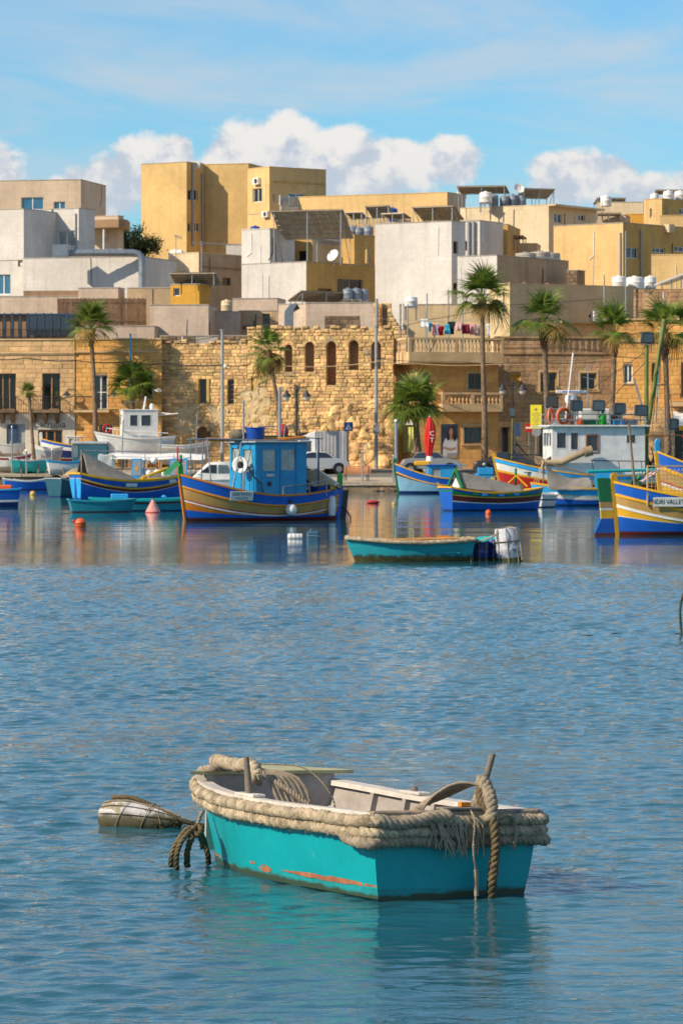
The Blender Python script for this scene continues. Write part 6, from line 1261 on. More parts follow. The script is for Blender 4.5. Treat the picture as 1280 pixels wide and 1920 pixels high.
    # ---- trawler
    b = boat('trawler', 'large trawler with white wheelhouse, lifebuoys and floodlights', 1108, 940, 9.4, 3.1, 190, (1.25, 1.2, 2.15), [('b_sky', .09, .12), ('b_white', .28, .35), ('b_yellow', .34, .40), ('b_red', .97, .97)], 'b_maroon', 'b_yellow', 'b_cabin', group=None, Y=192, deck=.92, bluff=3.2, boot_h=.06, rake=.5); r = b.root
    stem_post(b, 'b_yellow', .2); strake(b, 1, 'b_sky', .05)
    cb = cabin(r, -2.6, 2.35, -1.05, 1.05, 1.1, 3.75, 'b_white', {'F': [(.08, .3, .62, .88), (.38, .62, .62, .88), (.7, .92, .62, .88)], 'P': [(.05, .15, .58, .88), (.2, .28, .55, .88), (.37, .49, .52, .86), (.8, .9, .68, .84)], 'S': [(.3, .6, .6, .88)]}, 'glass', 'b_white', .22, 'wheelhouse', rth=.09)
    f = Face((2.35, 1.055), (-1, 0), 4.95, 1.1, 3.7); mb = MB(); f.fbox(mb, 1.78, 2.48, 2.4, 2.46, .0, .03); f.fbox(mb, 1.78, 2.48, 3.3, 3.36, .0, .03); f.fbox(mb, 1.78, 1.85, 2.46, 3.3, 0, .03); f.fbox(mb, 2.41, 2.48, 2.46, 3.3, 0, .03); mb.build('window_trim', 'frame_brown', cb)
    mb = MB(); rods = [(-2.6, 1.15), (2.4, 1.15), (2.4, -1.15), (-2.6, -1.15)]
    for z in (4.1, 4.4): mb.tube([(x, y, z) for x, y in rods]+[(rods[0][0], rods[0][1], z)], .035, 6)
    for x in (-2.6, -1.3, 0, 1.2, 2.4): [mb.tube([(x, y, 3.82), (x, y, 4.4)], .022, 6) for y in (-1.15, 1.15)]
    mb.build('roof_railing', 'steel', r); bx(r, 'roof_locker', 'b_white', -.9, .7, -.7, .4, 3.85, 4.7, .06); [bx(r, 'roof_crate', m_, x, x+.55, y, y+.4, 3.85, 3.85+h, .02) for x, y, h, m_ in ((-1.6, .4, .3, 'b_sky'), (-2.3, .3, .28, 'b_grey'), (-1.7, -.5, .5, 'net'), (-2.4, -.6, .35, 'b_orange'), (1.5, -.3, .35, 'b_grey'))]; bx(r, 'green_locker', 'b_green', -.2, .7, .5, .9, 3.85, 4.15, .03); bx(r, 'roof_edge', 'frame_brown', -2.8, 2.0, 1.2, 1.26, 3.74, 3.84); bx(r, 'bow_spar', 'b_white', 2.3, 3.3, .4, .5, 3.7, 3.78)
    rod(r, 'side_rail', 'iron', [(-2.6, 1.35, 1.95), (0.4, 1.42, 2.0)], .025); [rod(r, 'rail_stanchion', 'iron', [(x, 1.38, 1.2), (x+.1, 1.38, 1.97)], .022) for x in (-2.4, -1.2, 0.2)]
    mb = MB(); mb.tube([(1.3, 0, 3.8), (1.05, .05, 4.9), (1.1, 0, 5.3)], .06, 8); mb.tube([(.7, -.3, 3.8), (1.05, 0, 5.1)], .04, 8); mb.build('radar_mast', 'steel', r); MB().lathe([(.1, 4.95), (.3, 5.02), (.32, 5.2), (.28, 5.4), (.1, 5.45)], 16, (1.1, 0, 0)).build('radar_dome', 'tank_white', r, smooth=True)
    ra = bx(r, 'radar_bar', 'tank_white', .3, 1.9, -.08, .08, 5.5, 5.66, .03); mb = MB(); [mb.box(.75+i*.12, .83+i*.12, .081, .085, 5.54, 5.62) for i in range(7)]; mb.build('radar_lettering', 'b_blue', ra)
    for (x, y, h, l) in ((1.5, .3, 7.6, -.45), (.7, -.2, 6.6, .05), (.25, .2, 7.0, 0)): rod(r, 'whip_aerial', 'tank_white' if x > 1 else 'steel', [(x, y, 3.8), (x+l, y, h)], .03 if x < 1 else .045)
    mb = MB(); mb.bar((-.15, .2, 6.2), (.5, .2, 6.35), .03); mb.bar((.2, -.2, 6.25), (.3, .5, 6.25), .03); mb.build('wind_vane', 'steel', r)
    mat('mast_green', (.16, .18, .03), .6, .2, 3, .2)
    rod(r, 'boom', 'mast_green', [(-2.9, .2, 1.2), (-2.9, .2, 8.0)], .11, 10); rod(r, 'boom', 'mast_green', [(-2.7, -.3, 1.2), (-4.0, -.3, 9.4)], .12, 10)
    for q in ([(-2.9, .2, 7.7), (1.1, .1, 5.0)], [(-2.9, .2, 7.2), (-.4, .3, 4.6)], [(-3.9, -.3, 9.2), (-3.2, .2, 3.6)], [(-3.9, -.3, 9.2), (-3.9, .4, 3.4)], [(-3.8, -.3, 8.8), (-4.6, .5, 2.0)]): rod(r, 'stay_wire', 'iron', q, .018, 5)
    rod(r, 'boom_rope', 'b_turq', [(-3.8, -.3, 9.), (-3.5, -.1, 4.)], .03, 5); rod(r, 'derrick', 'steel', [(-2.9, .3, 4.0), (-2.2, .3, 6.3)], .05)
    def flood(x, y, z, a, lab, par=None):
        o = thing('floodlight', lab, 'floodlight', wpt(b, x, y, z), b.root.rotation_euler.z+a, 'floodlights on the trawler'); mb = MB(); mb.extr([(-.3, -.1, .05), (.3, -.1, .05), (.34, .16, .0), (-.34, .16, .0)], (0, .02, .55)); mb.build('housing', 'iron', o, bevel=.02)
        mb = MB(); mb.face([(-.28, .175, .06), (.28, .175, .06), (.28, .2, .5), (-.28, .2, .5)]); mb.build('lens', 'glass_pale2', o); mb = MB(); mb.bar((0, 0, -.35), (0, 0, .05), .05); mb.bar((-.36, .05, .3), (-.36, 0, -.05), .03); mb.bar((.36, .05, .3), (.36, 0, -.05), .03); mb.bar((-.36, 0, -.05), (.36, 0, -.05), .03); mb.build('bracket', 'steel', o)
    mat('glass_pale2', (.10, .14, .16), .12, .2, 2, spec=.8)
    fl = [(1.1, 1.05, 4.55, .35, 'first'), (-.1, 1.05, 4.55, .1, 'a'), (-1.2, 1.05, 4.4, .3, 'b'), (-2.35, 1.05, 4.3, .2, 'c')]
    for x, y, z, a, _ in fl: flood(x, y, z, a, 'square black floodlight on the trawler roof railing')
    flood(-2.9, .25, 8.1, .2, 'black floodlight pair on top of the trawler mast'); flood(1.9, -.9, 4.75, 2.9, 'black floodlight on the far side of the trawler roof'); flood(-4.1, .9, 3.6, .5, 'floodlight on the trawler stern frame'); flood(-5.1, .9, 3.55, .5, 'floodlight at the end of the trawler stern frame'); rod(r, 'stern_frame', 'frame_brown', [(-2.6, 1.1, 3.3), (-5.3, 1.0, 3.3), (-5.3, .9, 1.0)], .04)
    for i, (x, y, a) in enumerate(((2.35, .75, 60), (1.75, 1.1, 20))):
        o = thing('lifebuoy', ('orange lifebuoy turned edge-on on the wheelhouse roof corner', 'orange lifebuoy facing the quay water on the wheelhouse roof')[i], 'lifebuoy', wpt(b, x, y, 3.84), b.root.rotation_euler.z+R(a)); c = [Vector((.37*math.cos(q), 0, .46+.37*math.sin(q))) for q in [2*math.pi*k/24 for k in range(24)]]; MB().tube(c, .085, 10, closed=True).build('ring', 'buoy_orange', o, smooth=2); MB().tube([Vector((p.x*1.28, 0, .46+(p.z-.46)*1.28)) for p in c], .012, 5, closed=True).build('grab_line', 'tank_white', o)
    for (x, y, z, rr, m, lab) in ((.85, 1.0, 4.02, .2, 'b_red', 'red ball float behind the second lifebuoy'),): o = MB().sph((0, 0, 0), rr, 14).build('ball_float', 'buoy_orange', None, smooth=2); o.location = wpt(b, x, y, z); tag(o, lab, 'float')
    o = MB().lathe([(.16, 0), (.2, .05), (.2, .5), (.08, .6), (.07, .75)], 12).build('jerry_can', 'b_lime', None, smooth=True); o.location = wpt(b, -.35, 1.0, 3.83); tag(o, 'bright green can on the trawler roof beside the floodlights', 'can')
    # folded sail or net on the foredeck
    rod(r, 'rolled_sail', 'tarp_tan', [(2.9, .9, 1.85), (1.9, 1.25, 1.9), (.9, 1.45, 2.35), (.6, 1.5, 2.5)], .17, 10); rod(r, 'rolled_sail_end', 'tarp_tan', [(.75, 1.48, 2.42), (.35, 1.5, 2.52)], .27, 10); draped(r, 'deck_net', 'tarp_tan', [[Vector((3.2-.2*i, .2+.18*j, 2.0+.25*math.sin(i*.9+j))) for j in range(5)] for i in range(6)])
    mb = MB(); 
    for (a, c_) in (((4.2, .3, 2.1), (4.0, -.2, 3.0)), ((4.2, -.4, 2.1), (4.0, .2, 3.0)), ((3.4, 0, 2.2), (4.0, 0, 2.9)), ((4.6, .4, 2.3), (2.8, .7, 2.3)), ((4.0, 0, 2.9), (4.3, .9, 2.8)), ((4., 0, 2.8), (3.2, .6, 2.7))): mb.tube([a, c_], .035, 6)
    mb.build('bow_gear', 'iron', r); rod(r, 'bow_light_post', 'mast_green', [(4.3, .2, 2.1), (4.25, .2, 4.3)], .04); bx(r, 'bow_lamp', 'iron', 4.15, 4.4, .1, .3, 4.25, 4.75, .02); bx(r, 'bow_lamp_lens', 'glass_pale2', 4.18, 4.37, .3, .32, 4.3, 4.7)
    rod(r, 'mooring_pole', 'wood_pole', [(4.4, 1.1, .6), (4.9, 1.6, -.3)], .05); mb = MB(); rnd = random.Random(3)
    for i in range(26): a = Vector((-3.4+rnd.uniform(-.9, .5), rnd.uniform(-1, 1), rnd.uniform(1.2, 1.8))); mb.tube([a, a+Vector((rnd.uniform(-.5, .5), rnd.uniform(-.5, .5), rnd.uniform(.3, 1.3)))], .03, 5)
    mb.build('stern_gear', 'iron', r); mb = MB(); mb.sph((-3.6, 0, 1.4), .6, 14, (1.3, 1.2, .6)); mb.v = [tuple(Vector(v)+Vector((0, 0, .2*noise.noise(Vector(v)*3)))) for v in mb.v]; mb.build('net_heap', 'net', r, smooth=2)
    # eye painted on the bow
    p = b.pt(.86, b.sh(.86)*.8, 1); MB().obox(p+Vector((0, .01, 0)), X1, Y1, Z1, .28, .03, .025).build('bow_scroll', 'iron', r)
    # ---- boat under the grey tarp
    b = boat('fishing_boat', 'blue and white boat half covered by a hanging grey tarpaulin', 1098, 948, 4.7, 1.9, 187, (.9, .78, 1.05), [('b_yellow', .06, .08), ('b_sky', .36, .42), ('b_yellow', .40, .46), ('b_white', .56, .66), ('b_red', .58, .68), ('b_blue2', .9, .9)], 'b_navy', 'b_yellow', 'b_inside', group=LUZ, boot_h=.07); r = b.root
    draped(r, 'tarpaulin', 'tarp_grey', [[Vector((1.95-2.1*i/8, y_, z_-.34*math.sin(math.pi*i/8)*(1-j/5)+.03*math.sin(i*2.1+j*1.7))) for j, (y_, z_) in enumerate(((-.1, 1.95-.6*i/8), (.3, 1.7-.45*i/8), (.62, 1.4-.3*i/8), (.82, 1.1-.15*i/8), (.95, .92), (1.0, .72)))] for i in range(9)]); bx(r, 'blue_board', 'b_sky', -1.15, -.25, .78, .82, .78, 1.55); rod(r, 'tarp_post', 'wood_pole', [(2.0, -.1, .5), (1.95, -.1, 2.1)], .035); [rod(r, 'tarp_rope', 'trim', [(1.97, -.1, 2.05), (2.5-.1*i, .15*i, .95)], .015, 5) for i in range(3)]; rod(r, 'tarp_beam', 'wood_pole', [(1.95, -.1, 2.0), (-.3, -.1, 1.4)], .03)
    # ---- yellow prowed small boat and white dinghy
    b = boat('fishing_boat', 'small boat with yellow and green painted prow horns', 990, 943, 2.9, 1.3, 186, (.7, .6, .95), [('b_yellow', .3, .3), ('b_red', .5, .55), ('b_white', .9, .9)], 'b_navy', 'b_yellow', 'b_red', group=LUZ, Y=172); stem_post(b, 'b_yellow', .35, 1, .07, 'b_yellow'); stem_post(b, 'b_yellow', .45, 0, .07); rod(b.root, 'prow_post', 'b_green', [(.6, 0, .6), (.6, 0, 1.7)], .06, 6); rod(b.root, 'prow_spar', 'b_yellow', [(1.2, .2, .8), (.6, .1, 1.35), (.1, .3, .85)], .05, 6); draped(b.root, 'net_heap', 'net', [[Vector((.2+.15*i, -.3+.15*j, .8+.25*math.sin(i)*math.sin(j*.8))) for j in range(5)] for i in range(5)])
    b = boat('dinghy', 'small white dinghy with dark rail beside the tarpaulin boat', 1017, 951, 1.9, 1.25, 60, (.55, .52, .62), [('b_white', .3, .3), ('b_navy', .42, .42), ('b_white', .9, .9)], 'b_navy', 'b_white', 'b_inside', 'transom', group='dinghies', boot_h=.05, tw=.85)
    # ---- left group: boat with sky blue transom
    b = boat('fishing_boat', 'blue and yellow boat with sky blue transom and grey canvas tent', 242, 937, 5.7, 2.2, 27, (1.35, .98, 1.25), [('b_yellow', .05, .07), ('b_blue2', .16, .36), ('b_yellow', .2, .41), ('b_maroon', .3, .56), ('b_red', .31, .58), ('b_white', .33, .60), ('b_blue', .9, .9)], 'b_navy', 'b_yellow', 'b_inside', 'transom', LUZ, transom='b_sky', tw=.72, boot_h=.06, deck=.6, rail_r=.07, Y=187)
    r = b.root; MB().box(-2.97, -2.94, -.07, .07, .1, 1.2).build('transom_stripe', 'b_blue', r); strake(b, 3, 'b_yellow', .03)
    draped(r, 'tent_cover', 'tarp_grey', [[Vector((x, s*w, z-abs(s)**1.2*(z-h)+.03*math.sin(s*9+x*5))) for s in [k/6 for k in range(-6, 7)]] for x, z, w, h in ((-2.6, 2.5, .7, 1.3), (-2.0, 2.25, .85, 1.15), (-1.3, 1.9, .95, 1.05), (-.5, 1.5, .9, 1.0), (.2, 1.2, .6, .98))]); rod(r, 'tent_post', 'tarp_grey', [(-2.6, 0, .8), (-2.6, 0, 2.55)], .04)
    rod(r, 'bow_spar', 'b_yellow', [(.6, -.3, 1.1), (2.3, .3, 1.6)], .09); draped(r, 'green_cover', 'b_green', [[Vector((1.9+.2*i, -.4+.2*j, 1.35+.18*i-.1*abs(j-2))) for j in range(5)] for i in range(5)]); rod(r, 'bow_post', 'b_green', [(2.85, 0, 1.0), (2.9, 0, 2.3)], .07); bx(r, 'red_mark', 'b_red', 2.82, 2.97, -.08, .08, 1.9, 2.05); bx(r, 'bow_deck', 'b_pale', .9, 2.2, -.5, .5, 1.15, 1.2)
    plate(b, [('. . . . .', .2, 0)], .44, b.sh(.44)*.80, .62, .17, -1); plate(b, [('. . . .', .2, 0)], .86, b.sh(.86)*.86, .5, .17, -1)
    b = boat('dinghy', 'long low blue boat with green padded rail behind the pink buoy', 280, 958, 4.7, 1.5, 6, (.52, .46, .6), [('b_turq', .18, .18), ('b_maroon', .34, .34), ('b_teal', .9, .9)], 'b_navy', 'b_turq', 'b_sky', 'transom', 'dinghies', rail_r=.07, boot_h=.05, tw=.7); bx(b.root, 'stern_box', 'b_sky', -1.6, -.9, -.4, .4, .35, .72, .02); MB().lathe([(.05, 0), (.12, .05), (.05, .12)], 10, (.6, -.4, .55)).build('cleat', 'b_sky', b.root)
    b = boat('dinghy', 'small worn teal dinghy floating in front of the sky blue transom', 190, 960, 2.45, 1.15, 10, (.5, .44, .52), [('b_teal', .9, .9)], 'b_maroon', 'b_teal', 'b_sky', 'transom', 'dinghies', boot_h=.04, tw=.86, bluff=3.4)
    b = boat('dinghy', 'blue rowing boat with sky blue round stern moored at the left quay', 55, 917, 3.0, 1.2, 12, (.72, .55, .8), [('b_white', .12, .12), ('b_blue', .9, .9)], 'b_maroon', 'b_white', 'b_pale', 'transom', 'dinghies', Y=231, transom='b_sky', tw=.6, boot_h=.05)
    b = boat('dinghy', 'blue boat with orange gear at the left edge of the moorings', -18, 950, 2.5, 1.2, 183, (.8, .75, .95), [('b_blue2', .6, .6), ('b_white', .72, .72), ('b_navy', .9, .9)], 'b_navy', 'b_sky', 'b_pale', 'transom', 'dinghies', boot_h=.05); bx(b.root, 'orange_gear', 'buoy_orange', -1.0, -.3, -.3, .3, .75, .98, .06)
    b = boat('dinghy', 'grey green dinghy under a crumpled tan cover', 138, 931, 3.2, 1.5, 55, (.98, .82, .9), [('b_darkteal', .9, .9)], 'b_navy', 'b_grey', 'b_inside', 'transom', 'dinghies', tw=.8, boot_h=.05); draped(b.root, 'cover', 'tarp_tan', [[Vector((-1.7+.42*i, -.72+.16*j, .95+.16*math.sin(i*.9+j*.5)+(.55 if i > 3 else .12)*math.sin(math.pi*j/9)+.07*noise.noise(Vector((i, j, 0))))) for j in range(10)] for i in range(8)])
    b = boat('dinghy', 'pale green skiff tied to the quay behind the blue rowing boat', 78, 905, 3.2, 1.2, 8, (.62, .5, .7), [('b_white', .2, .2), ('b_grey', .9, .9)], 'b_grey', 'b_white', 'b_inside', 'transom', 'dinghies', Y=234.3)
    # ---- boats hauled out at the left
    def land(*a, foot=0, lift=.35, **k): Y = GT(foot); return boat(*a, Y=Y, z0=terrain(Y)+lift, **k)
    def props(b, xs, h=.5):
        for x in xs:
            for s in (-1, 1): MB().bar((x, s*.55, -.3-h), (x, s*.4, .25), .08).build('prop', 'wood_pole', b.root)
    b = land('dinghy', 'turquoise dinghy hauled out on the quay beside black tyres', 56, 885, 2.3, 1.0, 10, (.62, .5, .66), [('b_white', .1, .1), ('b_turq', .9, .9)], 'b_turq', 'b_white', 'b_inside', 'transom', 'boats hauled out on the quay', foot=888, lift=.34); props(b, (-.6, .5), .02)
    b = land('dinghy', 'white dinghy with bright blue rail hauled out by the restaurant', 134, 893, 2.9, 1.1, 14, (.6, .5, .78), [('b_sky', .2, .2), ('b_white', .9, .9)], 'b_white', 'b_sky', 'b_inside', 'transom', 'boats hauled out on the quay', foot=890, lift=.3); props(b, (-.6, .6), .0)
    b = land('fishing_boat', 'navy and maroon boat on stands with a little windscreen', 145, 872, 4.4, 1.6, 186, (1.5, 1.3, 1.75), [('b_blue', .12, .14), ('b_white', .28, .3), ('b_navy', .68, .66), ('b_white', .7, .68), ('b_maroon', .97, .97)], 'b_maroon', 'b_yellow', 'b_inside', group='boats hauled out on the quay', foot=880, lift=.3); stem_post(b, 'b_white', .45); props(b, (-1.2, 0, 1.2), .0); cabin(b.root, -.6, .7, -.5, .5, 1.1, 1.85, 'b_white', {'F': [(.1, .9, .3, .9)], 'P': [(.1, .5, .3, .88), (.55, .92, .3, .88)]}, 'glass_pale', 'b_white', .05)
    b = land('fishing_boat', 'white cabin boat hauled out above the other boats, with rails and lifebuoy', 258, 868, 4.5, 1.85, 192, (1.1, 1.0, 1.4), [('b_white', .22, .22), ('b_grey', .24, .24), ('b_white', .97, .97)], 'b_white', 'b_white', 'b_white', 'transom', 'boats hauled out on the quay', foot=884, lift=1.15, tw=.85, rake=.6, deck=.85, rail_r=.09); props(b, (-1.4, -.3, .9), .7); r = b.root
    cb = cabin(r, -1.25, 1.05, -.66, .66, .8, 2.85, 'b_white', {'F': [(.12, .46, .55, .88), (.6, .78, .8, .86)], 'P': [(.2, .42, .5, .85), (.52, .8, .5, .85)]}, 'glass', 'b_white', .06); rod(r, 'mast', 'tank_white', [(-.4, .1, 2.9), (-.55, .1, 3.75)], .07); MB().lathe([(.16, 2.92), (.18, 3.1), (.12, 3.3)], 14, (-.95, 0, 0)).build('radar', 'tank_white', r, smooth=True); rod(r, 'roof_rail', 'steel', [(.9, .6, 2.9), (.9, .6, 3.4), (-.2, .6, 3.4), (-.2, .6, 2.9)], .02); rod(r, 'deck_rail', 'tank_white', [(2.2, .2, 1.7), (.8, .8, 1.5), (-1.9, .8, 1.35)], .03); rod(r, 'stern_boom', 'tank_white', [(-1.0, .2, 2.5), (-2.6, .6, 2.65)], .04); rod(r, 'stern_boom', 'tank_white', [(-1.0, -.4, 2.75), (-2.4, .5, 2.6)], .03)
    [rod(r, 'deck_stanchion', 'tank_white', [(x, y, 1.0), (x, y, z)], .022) for x, y, z in ((1.4, .5, 1.62), (0., .8, 1.46), (-1.2, .8, 1.4))]
    o = thing('lifebuoy', 'red and white lifebuoy on the bow rail of the white cabin boat', 'lifebuoy', wpt(b, 2.05, .25, 1.35), R(200)); c = [Vector((.26*math.cos(q), 0, .3+.26*math.sin(q))) for q in [2*math.pi*k/20 for k in range(20)]]; MB().tube(c, .06, 8, closed=True).build('ring', 'b_red', o, smooth=2)
    # teal covered trailer
    Y = GT(884); o = thing('covered_trailer', 'dark teal canvas covered trailer with pale roof and tyre', 'trailer', (PX(172, Y), Y, terrain(Y)), R(-6)); MB().box(-1.15, 1.2, -.8, .8, .35, 1.75).build('canvas_body', 'b_darkteal', o, bevel=.06); MB().box(-1.2, 1.25, -.85, .85, 1.75, 1.98).build('roof', 'b_grey', o, bevel=.08); MB().box(-1.17, -.75, -.83, -.8, .9, 1.72).build('canvas_window', 'glass_pale2', o)
    for x in (-.85, .7):
        w = MB().lathe([(.34, -.1), (.36, 0), (.34, .1)], 18, (x, -.78, .36), Matrix.Rotation(R(90), 3, 'X')).build('wheel', 'rubber', o, smooth=True); MB().lathe([(.2, -.12), (.2, .12)], 14, (x, -.78, .36), Matrix.Rotation(R(90), 3, 'X')).build('rim', 'tank_white', w)
    # grey hull beside the white cabin boat
    b = land('dinghy', 'pale grey hull hauled out behind the awning boat', 345, 872, 3.0, 1.4, 8, (1.0, .95, 1.2), [('b_white', .2, .2), ('b_inside', .97, .97)], 'b_inside', 'b_white', 'b_inside', 'transom', 'boats hauled out on the quay', foot=884, lift=.75, tw=.8); props(b, (-.8, .6), .5)
    # ---- awning boat and white cruiser
    b = boat('fishing_boat', 'cluttered blue boat with a white awning and painted side boards', 292, 925, 5.2, 2.0, 4, (1.0, .95, 1.3), [('b_yellow', .1, .1), ('b_sky', .4, .4), ('b_blue', .9, .9)], 'b_navy', 'b_yellow', 'b_sky', group=LUZ, Y=205); r = b.root
    draped(r, 'awning', 'tank_white', [[Vector((-2.6+.6*i, -.9+.3*j, 2.35-.04*(j-3)**2+.04*math.sin(i*1.3))) for j in range(7)] for i in range(10)])
    for x in (-2.4, -.6, 1.0, 2.6): [rod(r, 'awning_post', 'steel', [(x, s*.85, .9), (x, s*.85, 2.3)], .022) for s in (-1, 1)]
    for (x0, x1) in ((-1.35, -.75), (.75, 1.75)):
        q = bx(r, 'side_board', 'b_sky', x0, x1, -.96, -.92, .95, 2.05); bx(q, 'board_panel', 'b_grey', x0+.08, x1-.08, -.975, -.961, 1.1, 1.95); bx(q, 'board_motif', 'b_yellow', (x0+x1)/2-.09, (x0+x1)/2+.09, -.985, -.976, 1.4, 1.6)
    rod(r, 'red_pole', 'b_red', [(1.2, -1.0, .9), (1.2, -1.0, 2.7)], .05); MB().sph((-.1, -.9, 1.95), .2, 12).build('lamp_globe', 'tank_white', r, smooth=2); mb = MB(); rnd = random.Random(9); [mb.sph((rnd.uniform(-.7, .6), -.6+rnd.uniform(-.2, .2), 1.0+rnd.uniform(0, .45)), rnd.uniform(.13, .22), 10) for _ in range(12)]; mb.build('float_heap', 'tank_white', r, smooth=2)
    draped(r, 'white_cloth', 'tank_white', [[Vector((-3.2+.16*i, -.8+.05*j, 2.3-.22*j+.06*math.sin(i*1.9+j))) for j in range(6)] for i in range(7)]); rod(r, 'boom_rail', 'steel', [(-4.0, -.85, 2.5), (1.2, -.85, 2.4)], .03); [rod(r, 'mast', 'steel', [(x, -.3, .9), (x+.1, -.3, h)], .035) for x, h in ((-1.9, 4.2), (.2, 3.6), (2.2, 4.6))]
    b = boat('motor_cruiser', 'white plastic cruiser with curved side window behind the blue wheelhouse boat', 400, 915, 4.6, 1.8, 184, (.95, .9, 1.1), [('b_white', .5, .5), ('b_navy', .58, .58), ('b_white', .9, .9)], 'b_navy', 'b_white', 'b_white', 'transom', None, Y=203, deck=.9, tw=.9); r = b.root
    mb = MB(); mb.extr([(1.35, -.62, .85), (.9, -.62, 1.25), (.25, -.62, 1.85), (-1.0, -.62, 1.9), (-1.0, -.62, .85)], (0, 1.24, 0)); mb.build('cabin', 'b_white', r, bevel=.06, smooth=True)
    for s in (-1, 1): mb = MB(); mb.extr([(.75, s*.63, 1.3), (.2, s*.63, 1.72), (-.15, s*.63, 1.72), (-.15, s*.63, 1.25)], (0, s*.012, 0)); mb.build('side_window', 'glass', r); mb = MB(); mb.extr([(-.25, s*.63, 1.25), (-.25, s*.63, 1.72), (-.75, s*.63, 1.7), (-.9, s*.63, 1.35), (-.8, s*.63, 1.25)], (0, s*.012, 0)); mb.build('side_window', 'glass_pale2', r)
    rod(r, 'grab_rail', 'steel', [(2.1, 0, 1.2), (2.0, .4, 1.4), (.9, .75, 1.35)], .02)
    # hedge of small hauled gear by the left quay
    for i, (px, py, m, lab) in enumerate(((20, 868, 'b_white', 'white hull with blue cover strap at the left hard standing'), (92, 868, 'b_grey', 'white plastic dinghy behind the navy boat'), (15, 880, 'b_red', 'white and red skiff behind the turquoise dinghy'))):
        b = land('dinghy', lab, px, py, 2.6 if i != 1 else 1.6, 1.1, (8, 190, 4)[i], (.75, .65, .9), [((m, 'b_white', 'b_red')[i], .25, .25), ('b_white' if i != 1 else 'b_grey', .9, .9)], 'b_inside', 'b_white', 'b_sky' if i == 0 else 'b_inside', 'transom', 'boats hauled out on the quay', foot=(880, 881, 887)[i], lift=(1.0, .75, .35)[i]); props(b, (-.7, .5), .7 if i < 2 else .05)
    for i, (px, Y) in enumerate(((76, 237.6), (80, 237.9))): o = MB().lathe([(.2, -.1), (.36, -.1), (.4, 0), (.36, .1), (.2, .1), (.2, -.1)], 20, (0, 0, 0), Matrix.Rotation(R(90), 3, 'X')).build('tyre', 'rubber', None, smooth=True); o.location = (PX(px-22+i*6, Y), Y, terrain(Y)+.4); tag(o, 'black tyre leaning by the turquoise dinghy', 'tyre', 'tyres by the turquoise dinghy')
    for i, (px, t, Y) in enumerate(((23, 800, 236.8), (50, 845, 236.9), (98, 843, 237.))): mb = MB(); mb.tube([(PX(px, Y), Y, .85), (PX(px, Y), Y, ZP(t, Y))], .05, 8); mb.sph((PX(px, Y), Y, ZP(t, Y)), .06, 8); tag(mb.build('mooring_pole', 'steel'), ('tall slim mooring pole by the blue shutter', 'short mooring pole beside the black tyres', 'short mooring pole before the white dinghy with blue rail')[i], 'pole')
mat('wood_pole', (.24, .18, .12), .9, .2, 5, .2); mat('buoy_orange', (.72, .11, .015), .5, .12, 3, .1)
fleet()
# ---------------------------------------------------------------- buoys and floats
def buoys():
    mat('buoy_pink', (.62, .28, .24), .7, .12, 3, .15); mat('buoy_yellow', (.62, .40, .10), .6, .15, 3); mat('buoy_dark', (.03, .10, .17), .5, .15, 3)
    def at(px, py, z=0.): Y = GY(py); return Vector((PX(px, Y), Y, z))
    o = thing('mooring_buoy', 'pink cone buoy floating before the green railed boat', 'buoy', at(287, 961)); MB().lathe([(.30, -.2), (.31, .04), (.29, .07), (.05, .52), (.035, .56)], 20).build('cone', 'buoy_pink', o, smooth=True); MB().lathe([(.05, .55), (.07, .58), (.03, .62)], 8).build('eye', 'b_green', o); MB().lathe([(.315, -.01), (.315, .03)], 20).build('collar', 'b_red', o)
    o = thing('mooring_buoy', 'round orange buoy with a small side float on open water', 'buoy', at(151, 988)); MB().sph((0, 0, .1), .2, 16).build('ball', 'buoy_orange', o, smooth=2); MB().sph((-.22, 0, .2), .06, 8).build('side_float', 'b_red', o, smooth=2); MB().lathe([(.2, .1), (.206, .12), (.2, .14)], 16).build('band', 'b_maroon', o)
    for (px, py, r_, m, lab, sq) in ((62, 928, .17, 'buoy_yellow', 'small yellow ball buoy below the blue rowing boat', (1, 1, 1)), (699, 944, .2, 'b_red', 'flat red float before the quay bench', (1.7, 1, .45)), (738, 946, .09, 'buoy_yellow', 'tiny pale float near the pale blue bow', (1, 1, 1)), (645, 930, .17, 'buoy_pink', 'pale pink ball float at the quay behind the wheelhouse boat', (1.2, 1, .9)), (915, 964, .12, 'buoy_orange', 'small orange ball beside the tent covered boat', (1, 1, 1.2))):
        o = MB().sph((0, 0, r_*.35), r_, 14, sq).build('mooring_buoy', m, None, smooth=2); o.location = at(px, py); tag(o, lab, 'buoy')
    M = Matrix.Rotation(R(90), 3, 'Y')
    o = thing('can_float', 'white cylindrical float beside the dark can', 'float', at(553, 1010), R(4)); MB().lathe([(.0, -.22), (.09, -.21), (.1, -.19), (.1, .19), (.09, .21), (0, .22)], 16, (0, 0, .05), M).build('can', 'tank_white', o, smooth=True); [MB().lathe([(.104, -.012), (.104, .012)], 16, (x, 0, .05), M).build('ridge', 'b_grey', o) for x in (-.12, 0, .12)]
    o = thing('can_float', 'dark blue plastic can float beside the white cylinder', 'float', at(587, 1013)); MB().box(-.19, .19, -.15, .15, -.1, .27).build('can', 'buoy_dark', o, bevel=.06); MB().tube([(-.1, 0, .27), (-.07, 0, .31), (.07, 0, .31), (.1, 0, .27)], .02, 6).build('handle', 'buoy_dark', o); mb = MB(); mb.tube([(-.19, -.158, .14), (.19, -.158, .12)], .008, 5); mb.build('lashing', 'b_grey', o)
buoys()
